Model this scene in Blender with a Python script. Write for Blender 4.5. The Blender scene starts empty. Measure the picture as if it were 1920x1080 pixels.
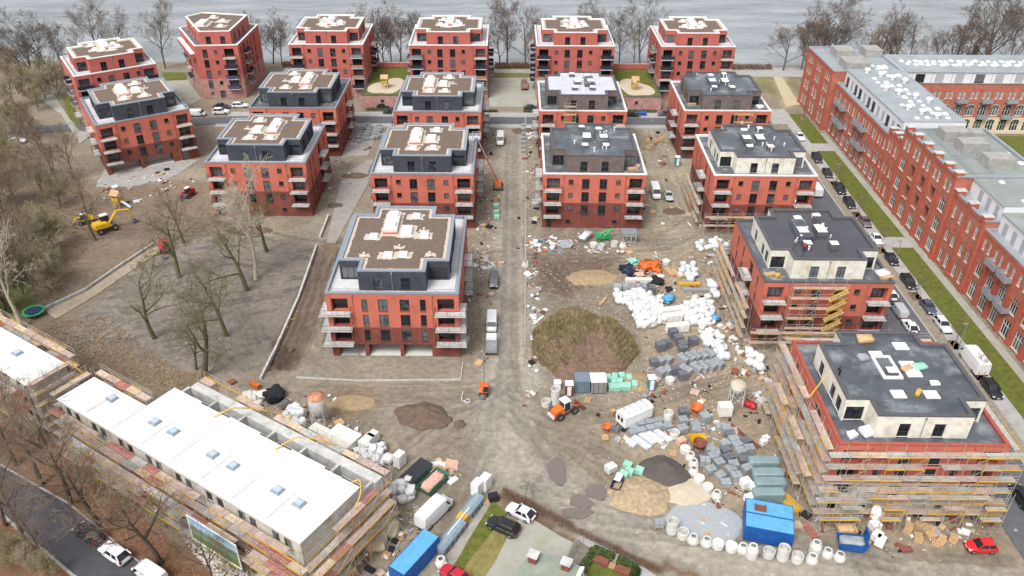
import bpy, math, random
import numpy as np
from mathutils import Vector, Matrix, noise as mnoise
R = math.radians
random.seed(7)
S = bpy.context.scene
COL = S.collection
# ------------------------------------------------------------------ camera
F_PX, PITCH, ROLL, CAM_H = 1535.46, R(32.8435), R(.35906), 84.193
cam = bpy.data.objects.new('camera', bpy.data.cameras.new('camera'))
COL.objects.link(cam)
cam.data.sensor_width = 36.0
cam.data.lens = F_PX*36.0/1920.0
cam.data.clip_start = 1.0
cam.data.clip_end = 6000.0
cam.matrix_world = Matrix.Translation((0, 0, CAM_H)) @ Matrix.Rotation(math.pi/2-PITCH, 4, 'X') @ Matrix.Rotation(ROLL, 4, 'Z')
S.camera = cam
# ------------------------------------------------------------------ sky, sun, exposure (overcast day)
SUN_EL, SUN_AZ = R(55), R(212)
wd = bpy.data.worlds.new('World'); S.world = wd; wd.use_nodes = True
nt = wd.node_tree; nt.nodes.clear()
sky = nt.nodes.new('ShaderNodeTexSky'); sky.sky_type = 'NISHITA'; sky.sun_disc = False
sky.sun_elevation = SUN_EL; sky.sun_rotation = SUN_AZ; sky.air_density = 1.0; sky.dust_density = 4.0; sky.ozone_density = 1.0
hs = nt.nodes.new('ShaderNodeHueSaturation'); hs.inputs['Saturation'].default_value = .22
bg = nt.nodes.new('ShaderNodeBackground'); bg.inputs['Strength'].default_value = .15
wo = nt.nodes.new('ShaderNodeOutputWorld')
nt.links.new(sky.outputs[0], hs.inputs['Color']); nt.links.new(hs.outputs[0], bg.inputs['Color']); nt.links.new(bg.outputs[0], wo.inputs['Surface'])
sl = bpy.data.lights.new('sun', 'SUN'); sl.energy = 1.5; sl.angle = R(22); sl.color = (1, .985, .96)
so = bpy.data.objects.new('sun', sl); COL.objects.link(so)
sd = Vector((math.sin(SUN_AZ)*math.cos(SUN_EL), math.cos(SUN_AZ)*math.cos(SUN_EL), math.sin(SUN_EL)))
so.rotation_euler = sd.to_track_quat('Z', 'Y').to_euler(); so.location = (0, 0, 200)
vs = S.view_settings; vs.view_transform = 'Standard'; vs.look = 'None'; vs.gamma = 1.0; vs.use_curve_mapping = False
vs.exposure = 0.55
# ------------------------------------------------------------------ helpers
_cp, _sp, _cr, _sr = math.cos(PITCH), math.sin(PITCH), math.cos(ROLL), math.sin(ROLL)
def G(u, v, z=0.0):
    """photo pixel (1920x1080) -> point at height z"""
    a, b = u-960, v-540
    x = (_cr*a+_sr*b)/F_PX; y = (-_sr*a+_cr*b)/F_PX
    d = (x, _cp-y*_sp, -_sp-y*_cp)
    t = (z-CAM_H)/d[2]
    return Vector((d[0]*t, d[1]*t, z))
def gang(p, q):
    a, b = G(*p), G(*q)
    return math.atan2(b.y-a.y, b.x-a.x)
def lin(c): return tuple(((x/255+.055)/1.055)**2.4 if x/255 > .04045 else x/255/12.92 for x in c)
def C(r, g, b, k=.8): return tuple(min(.85, x*k) for x in lin((r, g, b)))

class MB:
    def __init__(s): s.v = []; s.f = []; s.m = []
    def quad(s, a, b, c, d, m=0):
        n = len(s.v); s.v += [tuple(a), tuple(b), tuple(c), tuple(d)]; s.f.append((n, n+1, n+2, n+3)); s.m.append(m)
    def poly(s, pts, m=0):
        n = len(s.v); s.v += [tuple(p) for p in pts]; s.f.append(tuple(range(n, n+len(pts)))); s.m.append(m)
    def box(s, x0, y0, z0, x1, y1, z1, m=0, mt=None, M=None, bottom=True):
        P = [(x0, y0, z0), (x1, y0, z0), (x1, y1, z0), (x0, y1, z0), (x0, y0, z1), (x1, y0, z1), (x1, y1, z1), (x0, y1, z1)]
        if M is not None: P = [tuple(M @ Vector(p)) for p in P]
        n = len(s.v); s.v += P
        F = [(4, 5, 6, 7), (0, 1, 5, 4), (1, 2, 6, 5), (2, 3, 7, 6), (3, 0, 4, 7)]
        if bottom: F.append((3, 2, 1, 0))
        for i, f in enumerate(F):
            s.f.append(tuple(n+k for k in f)); s.m.append(mt if (i == 0 and mt is not None) else m)
    def cbox(s, cx, cy, cz, sx, sy, sz, rz=0, m=0, mt=None):
        M = Matrix.Translation((cx, cy, cz)) @ Matrix.Rotation(rz, 4, 'Z')
        s.box(-sx/2, -sy/2, 0, sx/2, sy/2, sz, m, mt, M)
    def hull(s, lo, hi, m=0, mt=None):
        """two equal point loops (bottom, top) -> closed solid"""
        n = len(s.v); k = len(lo); s.v += [tuple(p) for p in lo]+[tuple(p) for p in hi]
        for i in range(k):
            j = (i+1) % k; s.f.append((n+i, n+j, n+k+j, n+k+i)); s.m.append(m)
        s.f.append(tuple(n+k+i for i in range(k))); s.m.append(m if mt is None else mt)
        s.f.append(tuple(n+i for i in reversed(range(k)))); s.m.append(m)
    def prism(s, pl, z0, z1, m=0, mt=None): s.hull([(p[0], p[1], z0) for p in pl], [(p[0], p[1], z1) for p in pl], m, mt)
    def tube(s, p, q, r, n=5, m=0, r2=None, cap=False):
        p, q = Vector(p), Vector(q); d = q-p
        if d.length < 1e-6: return
        d.normalize(); a = d.orthogonal().normalized(); b = d.cross(a); r2 = r if r2 is None else r2
        k = len(s.v)
        for i in range(n):
            t = 2*math.pi*i/n; o = a*math.cos(t)+b*math.sin(t)
            s.v.append(tuple(p+o*r)); s.v.append(tuple(q+o*r2))
        for i in range(n):
            j = (i+1) % n; s.f.append((k+2*i, k+2*j, k+2*j+1, k+2*i+1)); s.m.append(m)
        if cap:
            s.f.append(tuple(k+2*i for i in reversed(range(n)))); s.m.append(m)
            s.f.append(tuple(k+2*i+1 for i in range(n))); s.m.append(m)
    def path(s, pts, r, n=5, m=0):
        for a, b in zip(pts, pts[1:]): s.tube(a, b, r, n, m)
    def lathe(s, prof, n=20, m=0, c=(0, 0, 0), M=None):
        k = len(s.v)
        for i in range(n):
            t = 2*math.pi*i/n; co, si = math.cos(t), math.sin(t)
            for (r, z) in prof:
                p = Vector((r*co+c[0], r*si+c[1], z+c[2])); s.v.append(tuple(M @ p if M is not None else p))
        L = len(prof)
        for i in range(n):
            j = (i+1) % n
            for a in range(L-1):
                s.f.append((k+i*L+a, k+j*L+a, k+j*L+a+1, k+i*L+a+1)); s.m.append(m)
    def wall(s, o, u, nrm, L, z0, z1, holes=(), zs=None, ml=1, mu=0, mr=None):
        """vertical wall with real openings; holes (u0,z0,u1,z1,depth)"""
        o, u, nrm = Vector(o), Vector(u), Vector(nrm)
        us = sorted(set([0, L]+[h[0] for h in holes]+[h[2] for h in holes]))
        zz = sorted(set([z0, z1]+([zs] if zs and z0 < zs < z1 else [])+[h[1] for h in holes]+[h[3] for h in holes]))
        us = [x for x in us if 0 <= x <= L]; zz = [z for z in zz if z0 <= z <= z1]
        P = lambda a, z, d=0: o+u*a+Vector((0, 0, z))-nrm*d
        for a, b in zip(us, us[1:]):
            for c, d in zip(zz, zz[1:]):
                x, z = (a+b)/2, (c+d)/2
                if any(h[0] < x < h[2] and h[1] < z < h[3] for h in holes): continue
                s.quad(P(a, c), P(b, c), P(b, d), P(a, d), ml if (zs and z < zs) else mu)
        for (a, c, b, d, dep) in holes:
            m = (ml if (zs and (c+d)/2 < zs) else mu) if mr is None else mr
            s.quad(P(a, c), P(a, d), P(a, d, dep), P(a, c, dep), m); s.quad(P(b, d), P(b, c), P(b, c, dep), P(b, d, dep), m)
            s.quad(P(a, d), P(b, d), P(b, d, dep), P(a, d, dep), m); s.quad(P(b, c), P(a, c), P(a, c, dep), P(b, c, dep), m)
    def mesh(s, name, mats, smooth=False):
        me = bpy.data.meshes.new(name); me.from_pydata(s.v, [], s.f)
        for m in (mats if isinstance(mats, (list, tuple)) else [mats]): me.materials.append(m)
        if len(me.materials) > 1: me.polygons.foreach_set('material_index', s.m)
        if smooth: me.polygons.foreach_set('use_smooth', [True]*len(s.f))
        me.update(); return me
def offs(pl, d):
    """inset a counter-clockwise polygon by d"""
    n = len(pl); out = []
    for i in range(n):
        p0, p1, p2 = Vector(pl[i-1]), Vector(pl[i]), Vector(pl[(i+1) % n])
        e1 = (p1-p0).normalized(); e2 = (p2-p1).normalized()
        n1 = Vector((-e1.y, e1.x)); n2 = Vector((-e2.y, e2.x))
        k = 1+n1.dot(n2); out.append(tuple(p1+(n1+n2)*(d/k)))
    return out
def obj(name, me, parent=None, loc=(0, 0, 0), rz=0, sc=None):
    o = bpy.data.objects.new(name, me); COL.objects.link(o)
    o.location = loc
    if rz: o.rotation_euler = (0, 0, rz)
    if sc is not None: o.scale = sc if isinstance(sc, (tuple, list)) else (sc, sc, sc)
    if parent is not None: o.parent = parent
    return o
def tag(o, label, cat, group=None):
    o['label'] = label; o['category'] = cat
    if group: o['group'] = group
    return o
def thing(name, label, cat, loc=(0, 0, 0), rz=0, group=None): return tag(obj(name, None, None, loc, rz), label, cat, group)
def struct(name, me, loc=(0, 0, 0)):
    o = obj(name, me, None, loc); o['kind'] = 'structure'; return o
def copytree(o, parent=None):
    c = o.copy(); COL.objects.link(c); c.parent = parent
    for ch in o.children: copytree(ch, c)
    return c
CACHE = {}
def cached(key, fn):
    if key not in CACHE: CACHE[key] = fn()
    return CACHE[key]
# ------------------------------------------------------------------ materials
def mat(name, col, rough=.8, var=.12, scale=1.5, metal=0, bump=0, bscale=20, rnd=0, detail=5, spec=.4, dirt=None, dscale=.6, stretch=None):
    m = bpy.data.materials.new(name); m.use_nodes = True; t = m.node_tree; b = t.nodes['Principled BSDF']
    b.inputs['Roughness'].default_value = rough; b.inputs['Metallic'].default_value = metal; b.inputs['Specular IOR Level'].default_value = spec
    ge = t.nodes.new('ShaderNodeNewGeometry'); vec = ge.outputs['Position']
    if stretch:
        mp = t.nodes.new('ShaderNodeMapping'); mp.inputs['Scale'].default_value = stretch; t.links.new(vec, mp.inputs[0]); vec = mp.outputs[0]
    nz = t.nodes.new('ShaderNodeTexNoise'); nz.inputs['Scale'].default_value = scale; nz.inputs['Detail'].default_value = detail; nz.inputs['Roughness'].default_value = .65
    t.links.new(vec, nz.inputs['Vector'])
    mr = t.nodes.new('ShaderNodeMapRange'); mr.inputs[1].default_value = .28; mr.inputs[2].default_value = .72
    mr.inputs[3].default_value = 1-var*1.6; mr.inputs[4].default_value = 1+var*1.6
    t.links.new(nz.outputs[0], mr.inputs[0]); fac = mr.outputs[0]
    if rnd:
        oi = t.nodes.new('ShaderNodeObjectInfo'); r2 = t.nodes.new('ShaderNodeMapRange'); r2.inputs[3].default_value = 1-rnd; r2.inputs[4].default_value = 1+rnd
        t.links.new(oi.outputs['Random'], r2.inputs[0]); mu = t.nodes.new('ShaderNodeMath'); mu.operation = 'MULTIPLY'
        t.links.new(fac, mu.inputs[0]); t.links.new(r2.outputs[0], mu.inputs[1]); fac = mu.outputs[0]
    vm = t.nodes.new('ShaderNodeVectorMath'); vm.operation = 'SCALE'; t.links.new(fac, vm.inputs['Scale'])
    src = None
    if dirt is not None:
        n2 = t.nodes.new('ShaderNodeTexNoise'); n2.inputs['Scale'].default_value = dscale; n2.inputs['Detail'].default_value = 6; n2.inputs['Roughness'].default_value = .7
        t.links.new(ge.outputs['Position'], n2.inputs['Vector'])
        r3 = t.nodes.new('ShaderNodeMapRange'); r3.inputs[1].default_value = .5; r3.inputs[2].default_value = .68; t.links.new(n2.outputs[0], r3.inputs[0])
        mx = t.nodes.new('ShaderNodeMix'); mx.data_type = 'RGBA'; mx.inputs[6].default_value = (*col, 1); mx.inputs[7].default_value = (*dirt, 1)
        t.links.new(r3.outputs[0], mx.inputs[0]); src = mx.outputs[2]
    if src is None: vm.inputs[0].default_value = col
    else: t.links.new(src, vm.inputs[0])
    t.links.new(vm.outputs[0], b.inputs['Base Color'])
    if bump:
        bn = t.nodes.new('ShaderNodeTexNoise'); bn.inputs['Scale'].default_value = bscale; bn.inputs['Detail'].default_value = 4; t.links.new(vec, bn.inputs['Vector'])
        bu = t.nodes.new('ShaderNodeBump'); bu.inputs['Strength'].default_value = bump; bu.inputs['Distance'].default_value = .05
        t.links.new(bn.outputs[0], bu.inputs['Height']); t.links.new(bu.outputs[0], b.inputs['Normal'])
    return m
def brickmat(name, c1, c2, mortar, bw=.26, bh=.085):
    m = mat(name, c1, .85, .18, .8); t = m.node_tree; b = t.nodes['Principled BSDF']
    ge = t.nodes.new('ShaderNodeNewGeometry'); sx = t.nodes.new('ShaderNodeSeparateXYZ'); t.links.new(ge.outputs['Position'], sx.inputs[0])
    ad = t.nodes.new('ShaderNodeMath'); t.links.new(sx.outputs[0], ad.inputs[0]); t.links.new(sx.outputs[1], ad.inputs[1])
    cx = t.nodes.new('ShaderNodeCombineXYZ'); t.links.new(ad.outputs[0], cx.inputs[0]); t.links.new(sx.outputs[2], cx.inputs[1])
    br = t.nodes.new('ShaderNodeTexBrick'); br.inputs['Scale'].default_value = 1; br.inputs['Brick Width'].default_value = bw; br.inputs['Row Height'].default_value = bh
    br.inputs['Mortar Size'].default_value = .008; br.inputs['Color1'].default_value = (*c1, 1); br.inputs['Color2'].default_value = (*c2, 1); br.inputs['Mortar'].default_value = (*mortar, 1)
    t.links.new(cx.outputs[0], br.inputs['Vector'])
    vm = [n for n in t.nodes if n.type == 'VECT_MATH'][0]; t.links.new(br.outputs[0], vm.inputs[0])
    return m
def glassmat(name, dark=(.012, .016, .02), light=(.2, .21, .22), amt=.6):
    m = bpy.data.materials.new(name); m.use_nodes = True; t = m.node_tree; b = t.nodes['Principled BSDF']
    b.inputs['Roughness'].default_value = .06; b.inputs['Specular IOR Level'].default_value = .55
    oi = t.nodes.new('ShaderNodeObjectInfo'); ge = t.nodes.new('ShaderNodeNewGeometry')
    nz = t.nodes.new('ShaderNodeTexNoise'); nz.inputs['Scale'].default_value = 1.1; nz.inputs['Detail'].default_value = 1.5
    ad = t.nodes.new('ShaderNodeVectorMath'); t.links.new(ge.outputs['Position'], ad.inputs[0]); t.links.new(oi.outputs['Random'], ad.inputs[1]); t.links.new(ad.outputs[0], nz.inputs['Vector'])
    a2 = t.nodes.new('ShaderNodeMath'); t.links.new(nz.outputs[0], a2.inputs[0]); t.links.new(oi.outputs['Random'], a2.inputs[1])
    mr = t.nodes.new('ShaderNodeMapRange'); mr.inputs[1].default_value = .95; mr.inputs[2].default_value = 1.35; mr.inputs[4].default_value = amt
    t.links.new(a2.outputs[0], mr.inputs[0])
    mx = t.nodes.new('ShaderNodeMix'); mx.data_type = 'RGBA'; mx.inputs[6].default_value = (*dark, 1); mx.inputs[7].default_value = (*light, 1)  # pale patches are curtains plus some sky reflection put into the colour
    t.links.new(mr.outputs[0], mx.inputs[0]); t.links.new(mx.outputs[2], b.inputs['Base Color'])
    return m
M = {}
M['plaster'] = mat('red_plaster', C(208, 118, 97), .9, .06, .5, bump=.1, bscale=30, rnd=.04, dirt=C(190, 106, 90), dscale=.22)
M['plaster_far'] = mat('red_plaster_weathered', C(194, 108, 97), .9, .07, .5, rnd=.05, dirt=C(180, 100, 90), dscale=.22)
M['brick'] = brickmat('red_brown_brick', C(142, 70, 57), C(118, 54, 46), C(132, 102, 92))
M['brick_pale'] = brickmat('pale_pink_brick', C(202, 148, 140), C(184, 130, 124), C(192, 172, 164))
M['anthracite'] = brickmat('anthracite_brick', C(76, 80, 90), C(58, 62, 72), C(70, 72, 78))
M['greybrick'] = brickmat('grey_brown_brick', C(128, 112, 106), C(106, 92, 88), C(120, 112, 106))
M['aac'] = mat('white_block_wall', C(236, 233, 220), .9, .09, .9, dirt=C(205, 195, 170), dscale=.5)
M['coping'] = mat('grey_metal_coping', C(158, 170, 182), .45, .06, .8, metal=.3)
M['coping_w'] = mat('white_coping', C(240, 238, 234), .6, .05, 1)
M['coping_d'] = mat('dark_coping', C(92, 92, 96), .6, .1, 1)
M['terr_l'] = mat('pale_terrace_pavers', C(214, 212, 214), .8, .08, .7)
M['terr_d'] = mat('dark_terrace_sealing', C(98, 102, 110), .5, .25, .5, dirt=C(165, 160, 152), dscale=.4)
M['roof_sub'] = mat('brown_roof_substrate', C(118, 101, 90), .95, .16, 2.2, bump=.5, bscale=9)
M['bitumen'] = mat('dark_bitumen', C(88, 92, 98), .38, .22, .35, dirt=C(150, 154, 160), dscale=.16)
M['bitumen_wet'] = mat('wet_dark_bitumen', C(76, 74, 80), .16, .12, .3, spec=.6)
M['bitumen_l'] = mat('pale_roof_sheet', C(205, 206, 214), .6, .08, .4)
M['gravel_b'] = mat('beige_gravel', C(205, 191, 176), .95, .16, 5)
M['white'] = mat('white_plastic', C(245, 245, 245, .82), .4, .04, 2)
M['pinkish'] = mat('pale_roof_box', C(232, 222, 214), .7, .08, 1.2)
M['frame'] = mat('anthracite_frame', C(58, 62, 68), .5, .08, 2)
M['glass'] = glassmat('window_glass')
M['concrete'] = mat('pale_concrete', C(206, 205, 202), .85, .1, .9, dirt=C(170, 166, 158), dscale=.8)
M['concrete_d'] = mat('grey_concrete', C(168, 165, 160), .88, .14, .8)
M['steel'] = mat('galvanised_steel', C(176, 178, 180), .4, .1, 3, metal=.5)
M['darksteel'] = mat('dark_steel', C(66, 68, 74), .5, .1, 3, metal=.3)
M['garage'] = mat('pale_garage_render', C(215, 215, 205), .9, .06, .8)
M['coping_r'] = mat('dull_red_edge', C(172, 88, 74), .8, .12, 1)
M['pipe'] = mat('red_downpipe', C(190, 110, 98), .5, .05, 1)
# ------------------------------------------------------------------ ground sheet (one mesh: soils, ruts, lake bed)
def pw(pts): return [G(*p).xy for p in pts]
SOIL = [  # photo outline of each soil, colour, soft edge in metres
 ([(-200,1300),(-200,600),(0,560),(140,600),(190,690),(300,780),(560,960),(640,1300)], C(136,112,92), 2),
 ([(0,870),(150,930),(420,1080),(620,1300),(-300,1300),(-300,800)], C(132,92,66), 1.5),
 ([(130,800),(230,930),(330,1000),(470,1080),(540,1080),(400,980),(260,880),(160,790)], C(152,132,112), 1.5),
 ([(-200,300),(60,280),(150,350),(230,330),(300,480),(170,560),(90,640),(-200,620)], C(134,116,98), 3),
 ([(110,350),(330,325),(480,380),(470,420),(330,440),(250,480),(130,520),(90,420)], C(146,124,106), 3),
 ([(310,475),(345,455),(470,440),(592,462),(566,560),(500,680),(430,705),(380,700),(320,690),(255,668),(200,645),(130,645),(118,628),(180,562),(240,515)], C(146,135,126), .5, .25),
 ([(150,650),(200,640),(260,668),(330,695),(410,715),(400,740),(300,745),(210,710)], C(146,126,104), 1.5),
 ([(597,460),(652,440),(640,470),(560,692),(495,705),(515,640)], C(134,114,100), .8),
 ([(512,640),(560,650),(552,692),(505,692)], C(92,74,62), .6),
 ([(555,700),(590,650),(865,668),(870,712),(560,715)], C(160,146,132), .8),
 ([(420,705),(860,715),(900,760),(900,900),(780,1080),(560,900),(430,760)], C(158,144,128), 2),
 ([(600,740),(690,725),(700,770),(620,790)], C(160,134,100), 2),
 ([(930,208),(985,208),(985,520),(980,700),(1010,800),(1100,900),(1500,1010),(1920,1060),(1920,1300),(1100,1300),(1000,980),(880,880),(880,780),(905,690),(925,420)], C(170,160,148), 1.2),
 ([(870,210),(932,208),(930,420),(910,690),(872,690),(880,420)], C(160,146,128), 1),
 ([(985,215),(1015,215),(1016,430),(985,640)], C(160,148,130), 1),
 ([(985,435),(1300,420),(1400,500),(1400,560),(1250,500),(1180,520),(985,540)], C(150,134,120), 2),
 ([(1000,480),(1150,485),(1140,530),(1050,560),(1000,540)], C(128,106,92), 1.5),
 ([(1205,230),(1270,215),(1300,330),(1310,420),(1290,470),(1210,420)], C(176,163,142), 2),
 ([(600,235),(700,230),(690,300),(620,300),(610,400),(600,460),(560,440),(640,330)], C(160,148,132), 1.5),
 ([(630,235),(715,225),(690,290),(620,295)], C(164,160,152), .8),
 ([(100,330),(200,325),(300,320),(310,240),(480,215),(470,235),(380,240),(390,330),(260,345)], C(166,152,134), 2),
 ([(1130,760),(1440,690),(1480,900),(1300,980),(1230,960),(1200,880)], C(168,150,128), 2),
 ([(1180,460),(1400,480),(1440,700),(1230,740),(1200,560)], C(170,152,130), 2),
 ([(985,540),(1010,540),(1010,740),(985,740)], C(172,164,150), .8),
 ([(1490,930),(1700,985),(1900,990),(1920,1060),(1560,1010)], C(160,142,122), 2),
 ([(940,925),(1080,1000),(1300,1080),(1300,1100),(1060,1020),(925,940)], C(126,102,80), .7),
 ([(-100,470),(60,500),(70,590),(-100,640)], C(112,122,58), 2),
 ([(1400,132),(1500,130),(1500,200),(1420,170)], C(150,140,98), 2),
 ([(1466,140),(1500,195),(1470,205),(1450,150)], C(190,176,140), 1),
 ([(690,140),(760,140),(760,160),(690,165)], C(126,134,74), 1),
 ([(1150,140),(1240,138),(1225,165),(1150,160)], C(126,134,74), 1),
 ([(915,125),(1010,125),(1010,146),(915,146)], C(128,122,78), 1),
 ([(300,135),(345,135),(350,150),(305,152)], C(104,126,50), .8),
 ([(115,180),(150,190),(155,240),(130,225)], C(92,116,40), .6),
]
TRACKS = [([(958,215),(957,400),(950,560),(945,680),(930,800),(870,880)], .9, .10), ([(968,215),(968,400),(965,560),(965,680),(975,800),(1080,900),(1400,1005),(1900,1050)], .9, .10),
 ([(985,462),(1100,462),(1230,445),(1300,400),(1280,330)], .7, .12), ([(985,475),(1120,475),(1250,465),(1330,430)], .7, .12), ([(890,470),(985,470)], .8, .08),
 ([(985,760),(1060,790),(1150,760),(1300,720),(1440,690)], .7, .10), ([(985,775),(1060,805),(1160,772),(1300,735),(1440,705)], .7, .10),
 ([(600,480),(560,600),(520,690)], .35, .2), ([(612,480),(575,600),(535,690)], .35, .2), ([(625,480),(592,600),(560,680)], .35, .16), ([(640,480),(610,560)], .3, .16),
 ([(900,740),(800,740),(700,750),(560,760)], .7, .12), ([(900,760),(820,775),(760,830),(700,900)], .7, .08), ([(920,820),(880,880),(820,960),(760,1060)], .7, .1), ([(930,840),(900,890),(850,960),(790,1060)], .7, .1),
 ([(1000,820),(1080,900),(1200,980),(1500,1060)], .6, .08), ([(960,840),(1000,920),(1100,1000),(1300,1060)], .6, .06),
 ([(1030,490),(1090,540),(1130,500)], .4, .25), ([(1050,486),(1080,520),(1150,495)], .4, .25), ([(1020,505),(1060,545)], .4, .2),
 ([(470,425),(560,445),(640,455),(700,465),(900,475)], .6, .12), ([(330,400),(430,420),(520,450)], .5, .1), ([(170,470),(240,440),(330,420)], .5, .08),
 ([(620,420),(640,340),(660,300)], .5, .08), ([(1430,700),(1380,640),(1345,560),(1320,500)], .6, .1)]
_rr = random.Random(99)
def _ruts(starts, ends, n, j=14, dep=.09):
    for i in range(n):
        a, b = _rr.choice(starts), _rr.choice(ends); m = ((a[0]+b[0])/2+_rr.gauss(0, j*1.6), (a[1]+b[1])/2+_rr.gauss(0, j*.8)); a = (a[0]+_rr.gauss(0, j*.6), a[1]+_rr.gauss(0, j*.4)); b = (b[0]+_rr.gauss(0, j), b[1]+_rr.gauss(0, j*.5)); P = []
        for k in range(9): t = k/8; P.append(((1-t)**2*a[0]+2*t*(1-t)*m[0]+t*t*b[0], (1-t)**2*a[1]+2*t*(1-t)*m[1]+t*t*b[1]))
        W = [G(*p) for p in P]; d = _rr.uniform(.5, 1.15)
        for s in (-.9, .9):
            Q = []
            for k in range(9):
                e = W[min(8, k+1)]-W[max(0, k-1)]; nn = Vector((-e.y, e.x, 0)).normalized(); Q.append((W[k]+nn*s).xy)
            RUTS.append((Q, .26, dep*d))
RUTS = []
_ruts([(955, 720), (965, 740), (940, 760)], [(720, 760), (700, 900), (830, 960), (1100, 965), (1400, 1015), (1150, 790), (1040, 860), (640, 742), (1250, 1000)], 30)
_ruts([(600, 470), (625, 470), (645, 465)], [(515, 690), (540, 690), (560, 660)], 9, 6, .14)
_ruts([(1000, 485), (1020, 500), (1010, 535)], [(1150, 490), (1140, 530), (1080, 550), (1180, 470)], 12, 8, .2)
_ruts([(990, 460), (1000, 470)], [(1300, 410), (1280, 340), (1390, 520), (1330, 440)], 10, 8)
_ruts([(130, 440), (250, 470), (180, 380)], [(330, 400), (460, 410), (480, 430), (300, 440)], 10, 12)
_ruts([(1230, 250), (1240, 280)], [(1290, 400), (1260, 420), (1220, 430)], 6, 8)
_ruts([(1050, 940), (1100, 980), (1000, 900)], [(1900, 1050), (1700, 1060), (1500, 1040)], 12, 10)
_ruts([(1100, 780), (1130, 770)], [(1440, 690), (1430, 720), (1330, 720)], 8, 8)
_ruts([(900, 740), (880, 760)], [(560, 745), (600, 730), (480, 720)], 8, 10)
_ruts([(955, 230), (962, 230)], [(955, 690), (950, 690), (965, 690)], 8, 4)
_ruts([(300, 480), (400, 500), (350, 600)], [(540, 500), (480, 640), (430, 690)], 9, 18, .05)
def noise2(x, y, s, seed):
    """cheap smooth value noise (numpy)"""
    rs = np.random.RandomState(seed); T = rs.rand(256, 256)
    X, Y = x*s+37.1, y*s+11.7
    i, j = np.floor(X).astype(int), np.floor(Y).astype(int); a, b = X-i, Y-j
    a = a*a*(3-2*a); b = b*b*(3-2*b)
    t = lambda p, q: T[p % 256, q % 256]
    return (t(i, j)*(1-a)+t(i+1, j)*a)*(1-b)+(t(i, j+1)*(1-a)+t(i+1, j+1)*a)*b
def fbm(x, y, s, seed): return .5*noise2(x, y, s, seed)+.3*noise2(x, y, s*2.3, seed+1)+.2*noise2(x, y, s*5.1, seed+2)
def segdist(x, y, P):
    d = np.full(x.shape, 1e9)
    for a, b in zip(P, P[1:]):
        vx, vy = b[0]-a[0], b[1]-a[1]; L = vx*vx+vy*vy+1e-9
        t = np.clip(((x-a[0])*vx+(y-a[1])*vy)/L, 0, 1)
        d = np.minimum(d, np.hypot(x-a[0]-t*vx, y-a[1]-t*vy))
    return d
def inside(x, y, P):
    r = np.zeros(x.shape, bool); n = len(P)
    for i in range(n):
        a, b = P[i-1], P[i]
        if abs(a[1]-b[1]) < 1e-9: continue
        c = ((a[1] > y) != (b[1] > y)) & (x < (b[0]-a[0])*(y-a[1])/(b[1]-a[1])+a[0]); r ^= c
    return r
SHORE_Y = 266.0
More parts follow.
